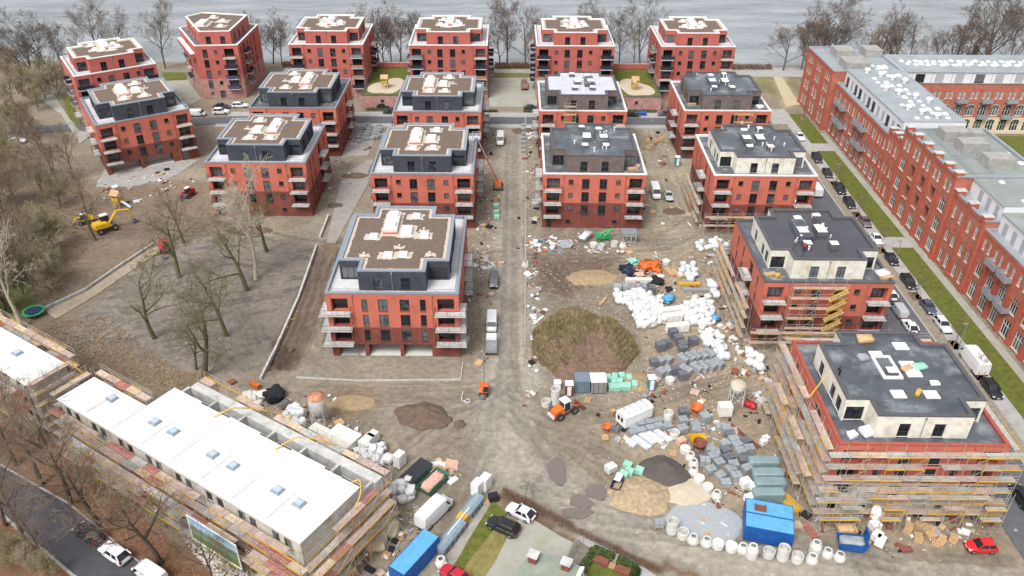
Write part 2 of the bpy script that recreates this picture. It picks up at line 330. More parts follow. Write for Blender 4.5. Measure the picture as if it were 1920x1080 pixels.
def build_ground():
    xs = np.concatenate([[-1800, -900, -500, -300, -220, -170], np.arange(-140, -76, .9), np.arange(-75, 66, .36), np.arange(66.9, 118.1, 1.0), [130, 150, 200, 300, 500, 900, 1800]])
    ys = np.concatenate([[-600, -200, 0, 30, 45], np.arange(54, 216, .36), np.arange(216.5, 264.1, .9), [265, 266, 267, 268.5, 270, 273, 280, 300, 900, 960, 1000, 2200]])
    X, Y = np.meshgrid(xs, ys); x, y = X.ravel(), Y.ravel()
    col = np.tile(np.array(C(156, 142, 125)), (len(x), 1)); z = (fbm(x, y, .05, 3)-.5)*.10+(fbm(x, y, .9, 9)-.5)*.07
    wx = x+(fbm(x, y, .35, 21)-.5)*3.4; wy = y+(fbm(x, y, .35, 31)-.5)*3.4
    for P, c, soft, *wf in SOIL:
        wf = wf[0] if wf else 1.0; P = [tuple(p) for p in pw(P)]
        x0, x1 = min(p[0] for p in P)-4, max(p[0] for p in P)+4; y0, y1 = min(p[1] for p in P)-4, max(p[1] for p in P)+4
        k = np.where((x > x0) & (x < x1) & (y > y0) & (y < y1))[0]
        if not len(k): continue
        qx, qy = x[k]+(wx[k]-x[k])*wf, y[k]+(wy[k]-y[k])*wf; d = segdist(qx, qy, P+[P[0]]); d = np.where(inside(qx, qy, P), d, -d)
        w = np.clip(d/soft*.5+.5, 0, 1)[:, None]; cc = np.array(c)[None, :]
        if wf < .5: st = np.clip((fbm(x[k]*.5+y[k]*.35, y[k]*1.5-x[k]*.6, .42, 61)-.52)*5, 0, 1); z[k] -= .08*st*w[:, 0]; cc = cc*(1-.34*st)[:, None]
        col[k] = col[k]*(1-w)+cc*w
    rut = np.zeros(len(x)); rdg = np.zeros(len(x))
    for P, wd_, dep in [([tuple(p) for p in pw(q)], w, d) for q, w, d in TRACKS]+[([tuple(p) for p in q], w, d) for q, w, d in RUTS]:
        x0, x1 = min(p[0] for p in P)-5, max(p[0] for p in P)+5; y0, y1 = min(p[1] for p in P)-5, max(p[1] for p in P)+5
        k = np.where((x > x0) & (x < x1) & (y > y0) & (y < y1))[0]
        d = segdist(x[k]+(wx[k]-x[k])*.25, y[k]+(wy[k]-y[k])*.25, P)
        w = np.clip(1.3-d/wd_, 0, 1)*(.5+.7*noise2(x[k], y[k], .25, 5)); z[k] -= dep*w
        r = np.clip(1-np.abs(d-wd_*1.6)/(wd_*.7), 0, 1); z[k] += dep*.5*r
        rut[k] = np.maximum(rut[k], w); rdg[k] = np.maximum(rdg[k], r*(.5+.5*noise2(x[k], y[k], .4, 8)))
    for P in ([(958, 225), (957, 400), (954, 560), (948, 690), (925, 800)], [(977, 225), (977, 500), (975, 690), (1000, 800)], [(1005, 830), (1100, 915), (1400, 1000), (1900, 1040)]):
        d = segdist(x+(wx-x)*.2, y, [tuple(p) for p in pw(P)]); pl = np.clip(1.2-d/.45, 0, 1)*(.4+.8*noise2(x, y, .3, 15)); col *= (1+.16*np.clip(pl, 0, 1))[:, None]
    col *= (1-.22*rut+.12*rdg*(1-np.clip(rut, 0, 1)))[:, None]; col *= (.80+.4*fbm(x, y, .22, 41))[:, None]
    m = np.clip((fbm(x, y, .13, 77)-.54)*6, 0, 1)[:, None]; col = col*(1-.28*m)+np.array(C(112, 96, 84))*.28*m
    gm = col.mean(1, keepdims=True); col = (gm+(col-gm)*.92)*.87*np.array([.985, 1.0, .965])
    lake = np.clip((y-SHORE_Y+ .02*(x)*0)/3, 0, 1)*np.clip((955-y)/30, 0, 1); z = z-.085-3.2*lake
    v = np.stack([x, y, z], 1); nx, ny = len(xs), len(ys)
    i = np.arange(nx*ny).reshape(ny, nx); f = np.stack([i[:-1, :-1].ravel(), i[:-1, 1:].ravel(), i[1:, 1:].ravel(), i[1:, :-1].ravel()], 1)
    me = bpy.data.meshes.new('ground'); me.vertices.add(len(v)); me.vertices.foreach_set('co', v.ravel().astype(np.float32))
    me.loops.add(f.size); me.loops.foreach_set('vertex_index', f.ravel().astype(np.int32)); me.polygons.add(len(f))
    me.polygons.foreach_set('loop_start', np.arange(0, f.size, 4, dtype=np.int32)); me.update(calc_edges=True)
    at = me.color_attributes.new('soil', 'FLOAT_COLOR', 'POINT'); at.data.foreach_set('color', np.concatenate([np.clip(col, 0, 1), np.ones((len(col), 1))], 1).ravel().astype(np.float32))
    me.polygons.foreach_set('use_smooth', np.ones(len(f), bool))
    m = mat('site_soil', (.2, .2, .2), .92, .2, 1.1, bump=.7, bscale=2.5, detail=10); t = m.node_tree
    ca = t.nodes.new('ShaderNodeVertexColor'); ca.layer_name = 'soil'; vm = [n for n in t.nodes if n.type == 'VECT_MATH'][0]
    # scattered pale and dark stones and clods on top of the soil colour
    ge = t.nodes.new('ShaderNodeNewGeometry'); vo = t.nodes.new('ShaderNodeTexVoronoi'); vo.inputs['Scale'].default_value = 1.7
    t.links.new(ge.outputs['Position'], vo.inputs['Vector'])
    lt = t.nodes.new('ShaderNodeMath'); lt.operation = 'LESS_THAN'; lt.inputs[1].default_value = .13; t.links.new(vo.outputs['Distance'], lt.inputs[0])
    sx = t.nodes.new('ShaderNodeSeparateXYZ'); t.links.new(vo.outputs['Color'], sx.inputs[0])
    gt = t.nodes.new('ShaderNodeMath'); gt.operation = 'GREATER_THAN'; gt.inputs[1].default_value = .82; t.links.new(sx.outputs[0], gt.inputs[0])
    mu = t.nodes.new('ShaderNodeMath'); mu.operation = 'MULTIPLY'; t.links.new(lt.outputs[0], mu.inputs[0]); t.links.new(gt.outputs[0], mu.inputs[1])
    rg = t.nodes.new('ShaderNodeMapRange'); rg.inputs[3].default_value = .05; rg.inputs[4].default_value = .62; t.links.new(sx.outputs[1], rg.inputs[0])
    mx = t.nodes.new('ShaderNodeMix'); mx.data_type = 'RGBA'; t.links.new(mu.outputs[0], mx.inputs[0]); t.links.new(ca.outputs[0], mx.inputs[6]); t.links.new(rg.outputs[0], mx.inputs[7])
    t.links.new(mx.outputs[2], vm.inputs[0])
    me.materials.append(m); struct('ground', me)
build_ground()
def sheet(name, pts, z, m, px=True, thick=None, zb=None):
    P = [G(*p).xy for p in pts] if px else [Vector(p) for p in pts]
    a = sum(P[i-1].x*P[i].y-P[i].x*P[i-1].y for i in range(len(P)))
    if a < 0: P.reverse()
    mb = MB(); mb.prism([tuple(p) for p in P], -.35 if zb is None else zb, z, 0)
    return struct(name, mb.mesh(name, m))
# water
wm = bpy.data.materials.new('lake_water'); wm.use_nodes = True
t = wm.node_tree; b = t.nodes['Principled BSDF']; b.inputs['Roughness'].default_value = .16; b.inputs['IOR'].default_value = 1.333
ge = t.nodes.new('ShaderNodeNewGeometry'); mp = t.nodes.new('ShaderNodeMapping'); mp.inputs['Scale'].default_value = (.22, .42, 1); mp.inputs['Rotation'].default_value = (0, 0, .35); t.links.new(ge.outputs['Position'], mp.inputs[0])
nz = t.nodes.new('ShaderNodeTexNoise'); nz.inputs['Scale'].default_value = 1; nz.inputs['Detail'].default_value = 7; nz.inputs['Roughness'].default_value = .62; t.links.new(mp.outputs[0], nz.inputs['Vector'])
bu = t.nodes.new('ShaderNodeBump'); bu.inputs['Strength'].default_value = .9; bu.inputs['Distance'].default_value = .8; t.links.new(nz.outputs[0], bu.inputs['Height']); t.links.new(bu.outputs[0], b.inputs['Normal'])
n2 = t.nodes.new('ShaderNodeTexNoise'); n2.inputs['Scale'].default_value = .03; n2.inputs['Detail'].default_value = 8; n2.inputs['Roughness'].default_value = .55; m2 = t.nodes.new('ShaderNodeMapping'); m2.inputs['Scale'].default_value = (1, 3.2, 1); t.links.new(ge.outputs['Position'], m2.inputs[0]); t.links.new(m2.outputs[0], n2.inputs['Vector'])
mx = t.nodes.new('ShaderNodeMix'); mx.data_type = 'RGBA'; mx.inputs[6].default_value = (.22, .24, .252, 1); mx.inputs[7].default_value = (.34, .36, .38, 1)  # paler wind ripple streaks: their sky sheen is put into the base colour
mr = t.nodes.new('ShaderNodeMapRange'); mr.inputs[1].default_value = .35; mr.inputs[2].default_value = .65; t.links.new(n2.outputs[0], mr.inputs[0]); t.links.new(mr.outputs[0], mx.inputs[0]); t.links.new(mx.outputs[2], b.inputs['Base Color'])
mb = MB(); mb.quad((-1800, SHORE_Y-2, -1.1), (1800, SHORE_Y-2, -1.1), (1800, 975, -1.1), (-1800, 975, -1.1)); struct('lake_water', mb.mesh('lake_water', wm))
# surfaces
M['asphalt'] = mat('asphalt', C(104, 106, 112, .75), .75, .10, .8, bump=.15, bscale=12, dirt=C(110, 111, 115, .75), dscale=.3)
M['asphalt_d'] = mat('dark_asphalt', C(80, 78, 84, .75), .6, .10, .5, bump=.15, bscale=12, dirt=C(86, 82, 86, .75), dscale=.25)
M['pave'] = mat('pavement_slabs', C(178, 177, 174), .85, .08, .8, dirt=C(165, 158, 146), dscale=.35)
M['pave_g'] = mat('grey_green_paving', C(172, 170, 160), .9, .12, .8, dirt=C(148, 150, 120), dscale=.4)
M['grass'] = mat('lawn_grass', C(98, 106, 40), .95, .22, 1.1, bump=.8, bscale=8, dirt=C(114, 106, 50), dscale=.35)
M['grass_dry'] = mat('dry_grass', C(140, 130, 78), .95, .22, 1.1, bump=.8, bscale=8, dirt=C(118, 104, 62), dscale=.35)
M['kerb'] = mat('kerb_stone', C(190, 188, 182), .85, .1, 2)
# right-hand street, its kerbs, pavement and lawns (they run away from the camera)
sheet('street', [(64.6, 62), (73.2, 62), (73.2, 205), (70.5, 213), (64.6, 213)], .02, M['asphalt'], False)
sheet('kerb', [(73.2, 62), (73.42, 62), (73.42, 206), (73.2, 206)], .13, M['kerb'], False)
sheet('parking_strip', [(73.42, 62), (75.5, 62), (75.5, 214), (73.42, 207)], .06, mat('strip_soil', C(150, 140, 124), .95, .2, 1.2), False)
sheet('pavement', [(75.5, 62), (78.1, 62), (78.1, 226), (73.0, 226), (71.5, 214.5), (75.5, 214.5)], .11, M['pave'], False)
for y0, y1 in ((60, 146.5), (151, 196), (201, 222)):
    sheet('lawn', [(78.1, y0), (82.6, y0), (82.6, y1), (78.1, y1)], .14, M['grass'], False)
sheet('house_apron', [(82.6, 60), (84.2, 60), (84.2, 208), (82.6, 208)], .10, M['pave_g'], False)
for y0, y1 in ((146.5, 151), (196, 201)):
    sheet('house_path', [(78.1, y0), (82.6, y0), (82.6, y1), (78.1, y1)], .115, M['pave'], False)
# cross street in front of the lakeside row
sheet('cross_street', [(-135, 209.3), (-80, 217.8), (-60, 218.3), (64.6, 218.6), (64.6, 213.2), (-60, 213), (-80, 212.3), (-135, 203.8)], .02, M['asphalt'], False)
sheet('cross_pavement', [(-80, 217.85), (-60, 218.35), (64.6, 218.65), (73, 226), (64.6, 222.2), (-60, 221.6), (-80, 221.2)], .12, M['pave'], False)
sheet('cross_kerb_wall', [(-81, 211.9), (-60, 212.95), (64.4, 213.15), (64.4, 210.6), (-60, 210.4), (-81, 209.6)], .16, M['pave'], False)
sheet('side_path', [(75, 185), (100, 176), (125, 215), (148, 245), (175, 250), (150, 270), (115, 215)], .08, M['pave_g'])
sheet('courtyard', [(305, 152), (352, 150), (378, 186), (340, 205), (300, 185)], .05, M['pave_g'])
sheet('courtyard', [(918, 146), (1010, 146), (1014, 200), (916, 200)], .05, M['pave_g'])
sheet('grass_strip', [(305, 137), (346, 136), (350, 149), (307, 151)], .09, M['grass'])
sheet('grass_strip', [(117, 178), (135, 178), (150, 212), (152, 235), (130, 222)], .09, M['grass'])
sheet('grass_strip', [(700, 141), (762, 139), (762, 152), (720, 160), (698, 158)], .09, M['grass_dry'])
sheet('grass_strip', [(1152, 141), (1228, 139), (1222, 163), (1180, 158), (1152, 150)], .09, M['grass'])
sheet('lakeside_path', [(-60, 257.2), (100, 257.2), (100, 261.2), (-60, 260.8)], .05, M['pave_g'], False)
sheet('lakeside_path', [(66, 255), (140, 255), (140, 264.5), (66, 264.5)], .055, M['pave'], False)
sheet('trodden_path', [(1448, 140), (1462, 138), (1500, 196), (1474, 200)], .03, mat('sandy_path', C(198, 184, 150), .95, .12, 1))
# bottom-left road with its kerbs
sheet('road', [(-80, 826), (-20, 862), (130, 947), (290, 1080), (420, 1200), (250, 1260), (140, 1080), (60, 1012), (0, 960), (-80, 905)], .03, M['asphalt_d'])
sheet('road_kerb', [(-80, 822), (-20, 858), (130, 943), (292, 1078), (290, 1080), (130, 947), (-20, 862), (-80, 826)], .1, M['concrete_d'])
sheet('road_kerb', [(-60, 915), (0, 958), (60, 1010), (140, 1078), (145, 1080), (136, 1082), (58, 1016), (-2, 964), (-60, 922)], .1, M['concrete_d'])
# bottom-centre yard
sheet('yard_paving', [(985, 965), (1050, 1005), (1130, 1045), (1115, 1090), (1085, 1120), (850, 1130), (900, 1060), (940, 1000)], .03, M['pave_g'])
sheet('yard_lawn', [(918, 985), (955, 1000), (930, 1050), (890, 1110), (845, 1110)], .06, M['grass_dry'])
sheet('grass_verge', [(925, 938), (950, 965), (885, 1045), (850, 1095), (838, 1085), (880, 1010)], .07, M['grass'])
sheet('yard_path', [(1080, 1010), (1090, 1004), (1210, 1066), (1260, 1100), (1230, 1110)], .05, M['pave'])
sheet('service_lane', [(905, 950), (920, 940), (925, 965), (850, 1060), (800, 1130), (780, 1120)], .025, mat('lane_concrete', C(160, 156, 146), .9, .16, .7))
# strips of the building site
sheet('concrete_strip', [(984, 212), (986, 212), (987, 470), (986, 640), (983, 640), (984, 470)], .05, M['concrete_d'])
sheet('laid_drive', [(640, 330), (690, 300), (700, 300), (690, 345), (630, 455), (612, 455)], .03, mat('compacted_grit', C(160, 155, 148), .95, .12, .6))
sheet('laid_drive', [(672, 235), (716, 235), (690, 292), (640, 292)], .03, mat('paved_grit', C(160, 160, 154), .95, .1, .6))
sheet('house_forecourt', [(196, 318), (330, 300), (372, 300), (330, 330), (250, 350), (180, 350)], .03, M['concrete_d'])
puddle = mat('puddle_water', C(126, 116, 110), .3, .05, .3, spec=.4)
def blob(cx, cy, rx, ry, n=28, seed=0, j=.18):
    rs = random.Random(seed); ph = [rs.uniform(0, 6.28) for _ in range(4)]
    return [(cx+rx*math.cos(a)*(1+j*math.sin(2*a+ph[0])+j*.6*math.sin(3*a+ph[1])+j*.3*math.sin(5*a+ph[2])), cy+ry*math.sin(a)*(1+j*math.sin(2*a+ph[0])+j*.6*math.sin(3*a+ph[1])+j*.3*math.sin(5*a+ph[2]))) for a in [2*math.pi*i/n for i in range(n)]]
for i, (u, v, ru, rv) in enumerate([(1044, 883, 20, 22), (1118, 922, 17, 16), (1090, 940, 22, 12), (1082, 962, 24, 12)]):
    sheet('puddle', blob(u, v, ru, rv, seed=i), .05, puddle)
# ------------------------------------------------------------------ windows, balconies, roof lights (shared meshes)
def win_meshes(w, h, style, t=.07):
    def mk():
        a, b = MB(), MB(); h_ = .5*t
        a.box(0, -.02, 0, t, .06, h); a.box(w-t, -.02, 0, w, .06, h); a.box(t, -.02, h-t, w-t, .06, h); a.box(t, -.02, 0, w-t, .06, t)
        n = {1: 1, 2: 2, 3: 3, 4: 2, 5: 3}[style]
        for i in range(1, n): a.box(w*i/n-h_, -.015, t, w*i/n+h_, .055, h-t)
        if style in (1, 2) and h > 2: a.box(t, -.012, .72, w-t, .05, .78)
        if style in (4, 5): a.box(t, -.012, h*.64, w-t, .05, h*.64+.06)
        a.box(-.04, -.24, -.05, w+.04, 0, -.005)
        b.quad((t, .03, t), (w-t, .03, t), (w-t, .03, h-t), (t, .03, h-t))
        return a, b
    return cached(('winmb', w, h, style, t), mk)
def window(parent, x, y, z, w, h, style, rz, fm='frame', gm='glass', name='window'):
    k = (round(w, 2), round(h, 2), style, .12 if fm == 'wframe' else .07)
    a = cached(('wf', fm)+k, lambda: win_meshes(*k)[0].mesh('window_frame', M[fm])); b = cached(('wp', gm)+k, lambda: win_meshes(*k)[1].mesh('window_pane', M[gm]))
    o = obj(name, a, parent, (x, y, z), rz); obj('pane', b, o); return o
def balc_meshes(w, d, wrap):
    def mk():
        s, r = MB(), MB(); x0 = -wrap if wrap < 0 else 0; lo = min(0, wrap); hi = w+max(0, wrap)
        s.box(lo, -d, -.2, hi, 0, 0)
        if wrap > 0: s.box(w+.02, 0, -.2, hi, 2.6, 0)
        if wrap < 0: s.box(lo, 0, -.2, -.02, 2.6, 0)
        def rail(p, q):
            p, q = Vector(p), Vector(q); L = (q-p).length; n = max(2, int(L/.26))
            for z, th in ((1.0, .028), (.1, .018)): r.tube((p.x, p.y, z), (q.x, q.y, z), th, 4)
            for i in range(n+1):
                c = p.lerp(q, i/n); r.tube((c.x, c.y, -.1 if i % 4 == 0 else .1), (c.x, c.y, 1.0), .024 if i % 4 == 0 else .009, 4)
        e = .06
        b0 = 2.55 if wrap < 0 else -.05; b1 = 2.55 if wrap > 0 else -.05
        rail((lo+e, -d+e), (hi-e, -d+e)); rail((lo+e, -d+e), (lo+e, b0)); rail((hi-e, -d+e), (hi-e, b1))
        return s, r
    return cached(('bm', w, d, wrap), mk)
SCREENS = []
def balcony(parent, x, y, z, w, d, rz, wrap=0, screen=None):
    k = (w, d, wrap)
    a = cached(('bs',)+k, lambda: balc_meshes(*k)[0].mesh('balcony_slab', M['concrete'])); b = cached(('br',)+k, lambda: balc_meshes(*k)[1].mesh('balcony_railing', M['darksteel']))
    o = obj('balcony', a, parent, (x, y, z), rz); obj('railing', b, o)
    if screen is not None:
        def sc():
            m = MB(); m.box(.09, -d+.1, .12, w-.09, -d+.115, .96); m.box(.08, -d+.1, .12, .095, -.08, .96); m.box(w-.095, -d+.1, .12, w-.08, -.08, .96); return m.mesh('balcony_screen', M[screen])
        obj('privacy_screen', cached(('bsc', screen)+k, sc), o)
    return o
for n, c in (('scr_navy', (52, 58, 78)), ('scr_grey', (150, 152, 152)), ('scr_tan', (196, 150, 130)), ('scr_blue', (92, 92, 128))): M[n] = mat(n.replace('scr_', 'screen_cloth_'), C(*c), .9, .08, 2)
def skylight(parent, x, y, z, w, d, h=.45, curb='white', name='skylight'):
    def a():
        m = MB(); m.hull([(-w/2-.12, -d/2-.12, 0), (w/2+.12, -d/2-.12, 0), (w/2+.12, d/2+.12, 0), (-w/2-.12, d/2+.12, 0)], [(-w/2, -d/2, h), (w/2, -d/2, h), (w/2, d/2, h), (-w/2, d/2, h)]); return m.mesh('skylight_curb', M[curb])
    def b():
        m = MB(); e = .04; m.hull([(-w/2-e, -d/2-e, h+.003), (w/2+e, -d/2-e, h+.003), (w/2+e, d/2+e, h+.003), (-w/2-e, d/2+e, h+.003)], [(-w/2-e, -d/2-e, h+.08), (w/2+e, -d/2-e, h+.08), (w/2+e, d/2+e, h+.08), (-w/2-e, d/2+e, h+.08)])
        i = .14; m.hull([(-w/2+i, -d/2+i, h+.08), (w/2-i, -d/2+i, h+.08), (w/2-i, d/2-i, h+.08), (-w/2+i, d/2-i, h+.08)], [(-w/4, -d/4, h+.26), (w/4, -d/4, h+.26), (w/4, d/4, h+.26), (-w/4, d/4, h+.26)]); return m.mesh('skylight_dome', M['white'])
    o = obj(name, cached(('ska', w, d, h, curb), a), parent, (x, y, z)); obj('dome', cached(('skb', w, d, h), b), o); return o
def ragged(x0, y0, x1, y1, rs, j=.22):
    P = []
    for (a, b, c, d) in ((x0, y0, x1, y0), (x1, y0, x1, y1), (x1, y1, x0, y1), (x0, y1, x0, y0)):
        n = max(2, int(math.hypot(c-a, d-b)/.5))
        for i in range(n): P.append((a+(c-a)*i/n+rs.uniform(-j, j), b+(d-b)*i/n+rs.uniform(-j, j)))
    return P
def ring(mb, P, d, z, m=0, drop=.3, out=.05):
    """flat coping ring along polygon P, width d, small outer fascia"""
    A = offs(P, -out); B = offs(P, d); n = len(P)
    for i in range(n):
        j = (i+1) % n
        mb.quad((*A[i], z), (*A[j], z), (*B[j], z), (*B[i], z), m); mb.quad((*A[i], z-drop*.5), (*A[j], z-drop*.5), (*A[j], z), (*A[i], z), m)
        mb.quad((*B[j], z-drop), (*B[i], z-drop), (*B[i], z), (*B[j], z), m); mb.quad((*A[j], z-drop*.5), (*A[i], z-drop*.5), (*P[i], z-drop*.5), (*P[j], z-drop*.5), m)
PLAN = (6.0, 1.67, 8.9, 4.8, 16.82, 5.61, 19.58)
FRONT = ((5.25, 1.0, 'S'), (8.05, 1.55, 'T'), (11.7, 1.55, 'T'), (15.05, 1.0, 'S'))
def villa(label, X, Y, rz=0, nf=4, W=21.3, D=21.7, plan=PLAN, front=FRONT, ground='plain', wm='plaster', bm='brick', pent='anthracite', cop='coping', cop2='coping', terr='terr_l', roof='finish', wrap=0, sides='R', zbrick=5.85, screens=False, seed=0, fit='AB', pentwin=True, railing=True, mirror=False, bal=True):
    rs = random.Random(seed); H = nf*3+.6; zr = H+3.3
    T = thing('apartment_building', label, 'apartment building', (X, Y, 0), rz, 'red apartment buildings')
    DZ = {'S': (1.0, 1.05, 1.15, 1), 'T': (1.55, 2.25, .12, 2), 'N': (.95, 2.25, .12, 1)}
    hf, wins = [], []
    for f in range(1, nf):
        z = 3*f
        for (u, w, k) in front:
            ww, hh, zz, st = DZ[k]; hf.append((u, z+zz, u+ww, z+zz+hh, .2)); wins.append((u, z+zz, ww, hh, st, .13))
        for u in (.75, W-3.45): hf.append((u, z+.02, u+2.7, z+2.5, 1.3)); wins.append((u+.03, z+.04, 2.64, 2.44, 3, 1.2))
    if ground == 'garage':
        for u0, u1 in ((1.2, 5.4), (6.1, 11.3), (11.9, 16.6)): hf.append((u0, .05, u1, 2.4, 3.4))
    elif ground == 'garage2':
        for u0, u1 in ((.8, 7.6), (8.4, 15.2)): hf.append((u0, .05, u1, 2.4, 3.4))
        hf.append((17.4, .05, 19.0, 2.3, .25)); wins.append((17.4, .05, 1.6, 2.25, 2, .2))
    else:
        for u in (4.95, 14.9): hf.append((u, 1.0, u+1.0, 1.85, .2)); wins.append((u, 1.0, 1.0, .85, 1, .13))
        hf.append((.8, .05, 1.9, 2.25, .25)); wins.append((.8, .05, 1.1, 2.2, 2, .2))
    mb = MB()
    mb.wall((-W/2, 0, 0), (1, 0, 0), (0, -1, 0), W, 0, H-.15, hf, zbrick)
    if ground.startswith('garage'):
        for h in hf:
            if h[4] > 3: mb.quad((-W/2+h[0], h[4], h[1]), (-W/2+h[2], h[4], h[1]), (-W/2+h[2], h[4], h[3]), (-W/2+h[0], h[4], h[3]), 2); mb.box(-W/2+h[0]+.01, .02, -.05, -W/2+h[2]-.01, h[4]-.01, .07, 2)
    for s in 'RL':
        hs_, ws = [], []
        b0 = 11.4 if s == 'R' else 6.2
        if D > 24: b0 = 14.5
        if s in sides:
            cols = (3.4, 6.6, b0+6.2) if s == 'R' else (3.2, 13.2, 17.2)
            for f in range(1, nf):
                for c in cols: hs_.append((c, 3*f+.12, c+.95, 3*f+2.37, .2)); ws.append((c, 3*f+.12, .95, 2.25, 1, .13))
                hs_.append((b0+.7, 3*f+.02, b0+3.5, 3*f+2.45, .5)); ws.append((b0+.73, 3*f+.04, 2.74, 2.4, 3, .4))
            for c in cols[:2]: hs_.append((c, 1.1, c+.95, 1.9, .2)); ws.append((c, 1.1, .95, .8, 1, .13))
        if s == 'R':
            mb.wall((W/2, 0, 0), (0, 1, 0), (1, 0, 0), D, 0, H-.15, hs_, zbrick)
            for (u, z, w, h, st, d) in ws: window(T, W/2-d, u, z, w, h, st, R(90))
            for f in range(1, nf if bal else 1): balcony(T, W/2, b0, 3*f, 4.2, 1.55, R(90), 0, rs.choice(['scr_navy', 'scr_grey', None]) if screens else None)
        else:
            mb.wall((-W/2, D, 0), (0, -1, 0), (-1, 0, 0), D, 0, H-.15, [(D-h[2], h[1], D-h[0], h[3], h[4]) for h in hs_], zbrick)
            for (u, z, w, h, st, d) in ws: window(T, -W/2+d, u+w, z, w, h, st, R(-90))
            for f in range(1, nf if bal else 1): balcony(T, -W/2, b0+4.2, 3*f, 4.2, 1.55, R(-90), 0, rs.choice(['scr_navy', 'scr_grey', None]) if screens else None)
    mb.wall((W/2, D, 0), (-1, 0, 0), (0, 1, 0), W, 0, H-.15, (), zbrick)
    obj('wall', mb.mesh('building_wall', [M[wm], M[bm], M['garage']]), T)
    for (u, z, w, h, st, d) in wins: window(T, -W/2+u, d, z, w, h, st, 0)
    for f in range(1, nf if bal else 1):
        for u, wr in ((.2, -wrap), (W-3.9, wrap)):
            balcony(T, -W/2+u, 0, 3*f, 3.7, 1.35, 0, wr, rs.choice(['scr_navy', 'scr_grey', 'scr_tan', 'scr_navy', None]) if screens else None)
    # downpipes
    pm = cached(('pipe', nf), lambda: (lambda m: (m.tube((0, -.07, .1), (0, -.07, H-.5), .055, 6), m.box(-.14, -.2, H-.6, .14, -.003, H-.3), m.mesh('downpipe', M['pipe']))[2])(MB()))
    for u in (4.25, W-4.25): obj('downpipe', pm, T, (-W/2+u, 0, 0))
    # terrace: floor, parapet coping, railing
    P = [(-W/2, 0), (W/2, 0), (W/2, D), (-W/2, D)]
    m = MB(); ring(m, P, .42, H, 0, .45); obj('parapet_coping', m.mesh('parapet_coping', M[cop]), T)
    I = offs(P, .41); m = MB(); m.poly([(*p, H-.42) for p in I]); obj('terrace_floor', m.mesh('terrace_floor', M[terr]), T)
    if railing:
        m = MB(); Q = offs(P, .55)
        for a, b in zip(Q, Q[1:]+Q[:1]):
            a, b = Vector(a), Vector(b); n = int((b-a).length/1.5)
            for zz in (H+.08, H+.42): m.tube((*a, zz), (*b, zz), .02, 4)
            for i in range(n+1): c = a.lerp(b, i/n); m.tube((c.x, c.y, H-.4), (c.x, c.y, H+.42), .022, 4)
        obj('terrace_railing', m.mesh('terrace_railing', M['darksteel']), T)
    # penthouse
    b, f0, a, n0, n1, c, n2 = plan
    PP = [(-b, f0), (b, f0), (b, n0), (a, n0), (a, n1), (c, n1), (c, n2), (-c, n2), (-c, n1), (-a, n1), (-a, n0), (-b, n0)]
    z0 = H-.42; m = MB()
    for i in range(len(PP)):
        p, q = Vector(PP[i]), Vector(PP[(i+1) % len(PP)]); u = (q-p).normalized(); L = (q-p).length; n = Vector((u.y, -u.x)); hh = []; rzz = math.atan2(u.y, u.x)
        if i == 0: W_ = [(L/2-3.0, 1.45, 2), (L/2+1.4, 1.45, 2)]
        elif i in (2, 10): W_ = [(.25, L-.55, 3)]
        elif i == 3 or i == 9: W_ = [(2.0, 1.6, 2), (L/2+.8, 1.6, 2), (L-2.8, 1.6, 2)]
        else: W_ = []
        for (uu, w, st) in W_: hh.append((uu, z0+.15, uu+w, z0+2.35, .22))
        m.wall((p.x, p.y, 0), (u.x, u.y, 0), (n.x, n.y, 0), L, z0, zr-.1, hh)
        for (uu, w, st) in W_:
            o = p+u*uu-n*.15; window(T, o.x, o.y, z0+.15, w, 2.2, st, rzz)
    obj('penthouse_wall', m.mesh('penthouse_wall', [M[pent], M[pent]]), T)
    m = MB(); ring(m, PP, .55, zr, 0, .35); obj('roof_coping', m.mesh('roof_coping', M[cop2]), T)
    I = offs(PP, .53); zf = zr-.28
    rm = {'finish': 'roof_sub', 'bit': 'bitumen', 'wet': 'bitumen_wet', 'pale': 'bitumen_l'}[roof]
    m = MB(); m.poly([(*p, zf) for p in I]); obj('roof_covering', m.mesh('roof_covering', M[rm]), T)
    m = MB(); m.tube((0, f0-.08, z0+.2), (0, f0-.08, zr-.35), .05, 6); m.box(-.13, f0-.2, zr-.6, .13, f0-.003, zr-.3); obj('downpipe', m.mesh('downpipe', M['steel']), T)
    sx = -1 if mirror else 1; k = n2/19.58
    if roof == 'finish':
        A, B = offs(PP, .6), offs(PP, 1.12); m = MB()
        for i in range(12):
            j = (i+1) % 12; nn = max(2, int((Vector(A[j])-Vector(A[i])).length/.6))
            e = [(Vector(B[i]).lerp(Vector(B[j]), t/nn)+Vector((rs.uniform(-.09, .09), rs.uniform(-.09, .09)))) for t in range(nn+1)]
            e[0], e[-1] = Vector(B[i]), Vector(B[j])
            for t in range(nn):
                p, q = Vector(A[i]).lerp(Vector(A[j]), t/nn), Vector(A[i]).lerp(Vector(A[j]), (t+1)/nn)
                m.quad((*p, zf+.03), (*q, zf+.03), (*e[t+1], zf+.03), (*e[t], zf+.03))
        obj('gravel_border', m.mesh('gravel_border', M['gravel_b']), T)
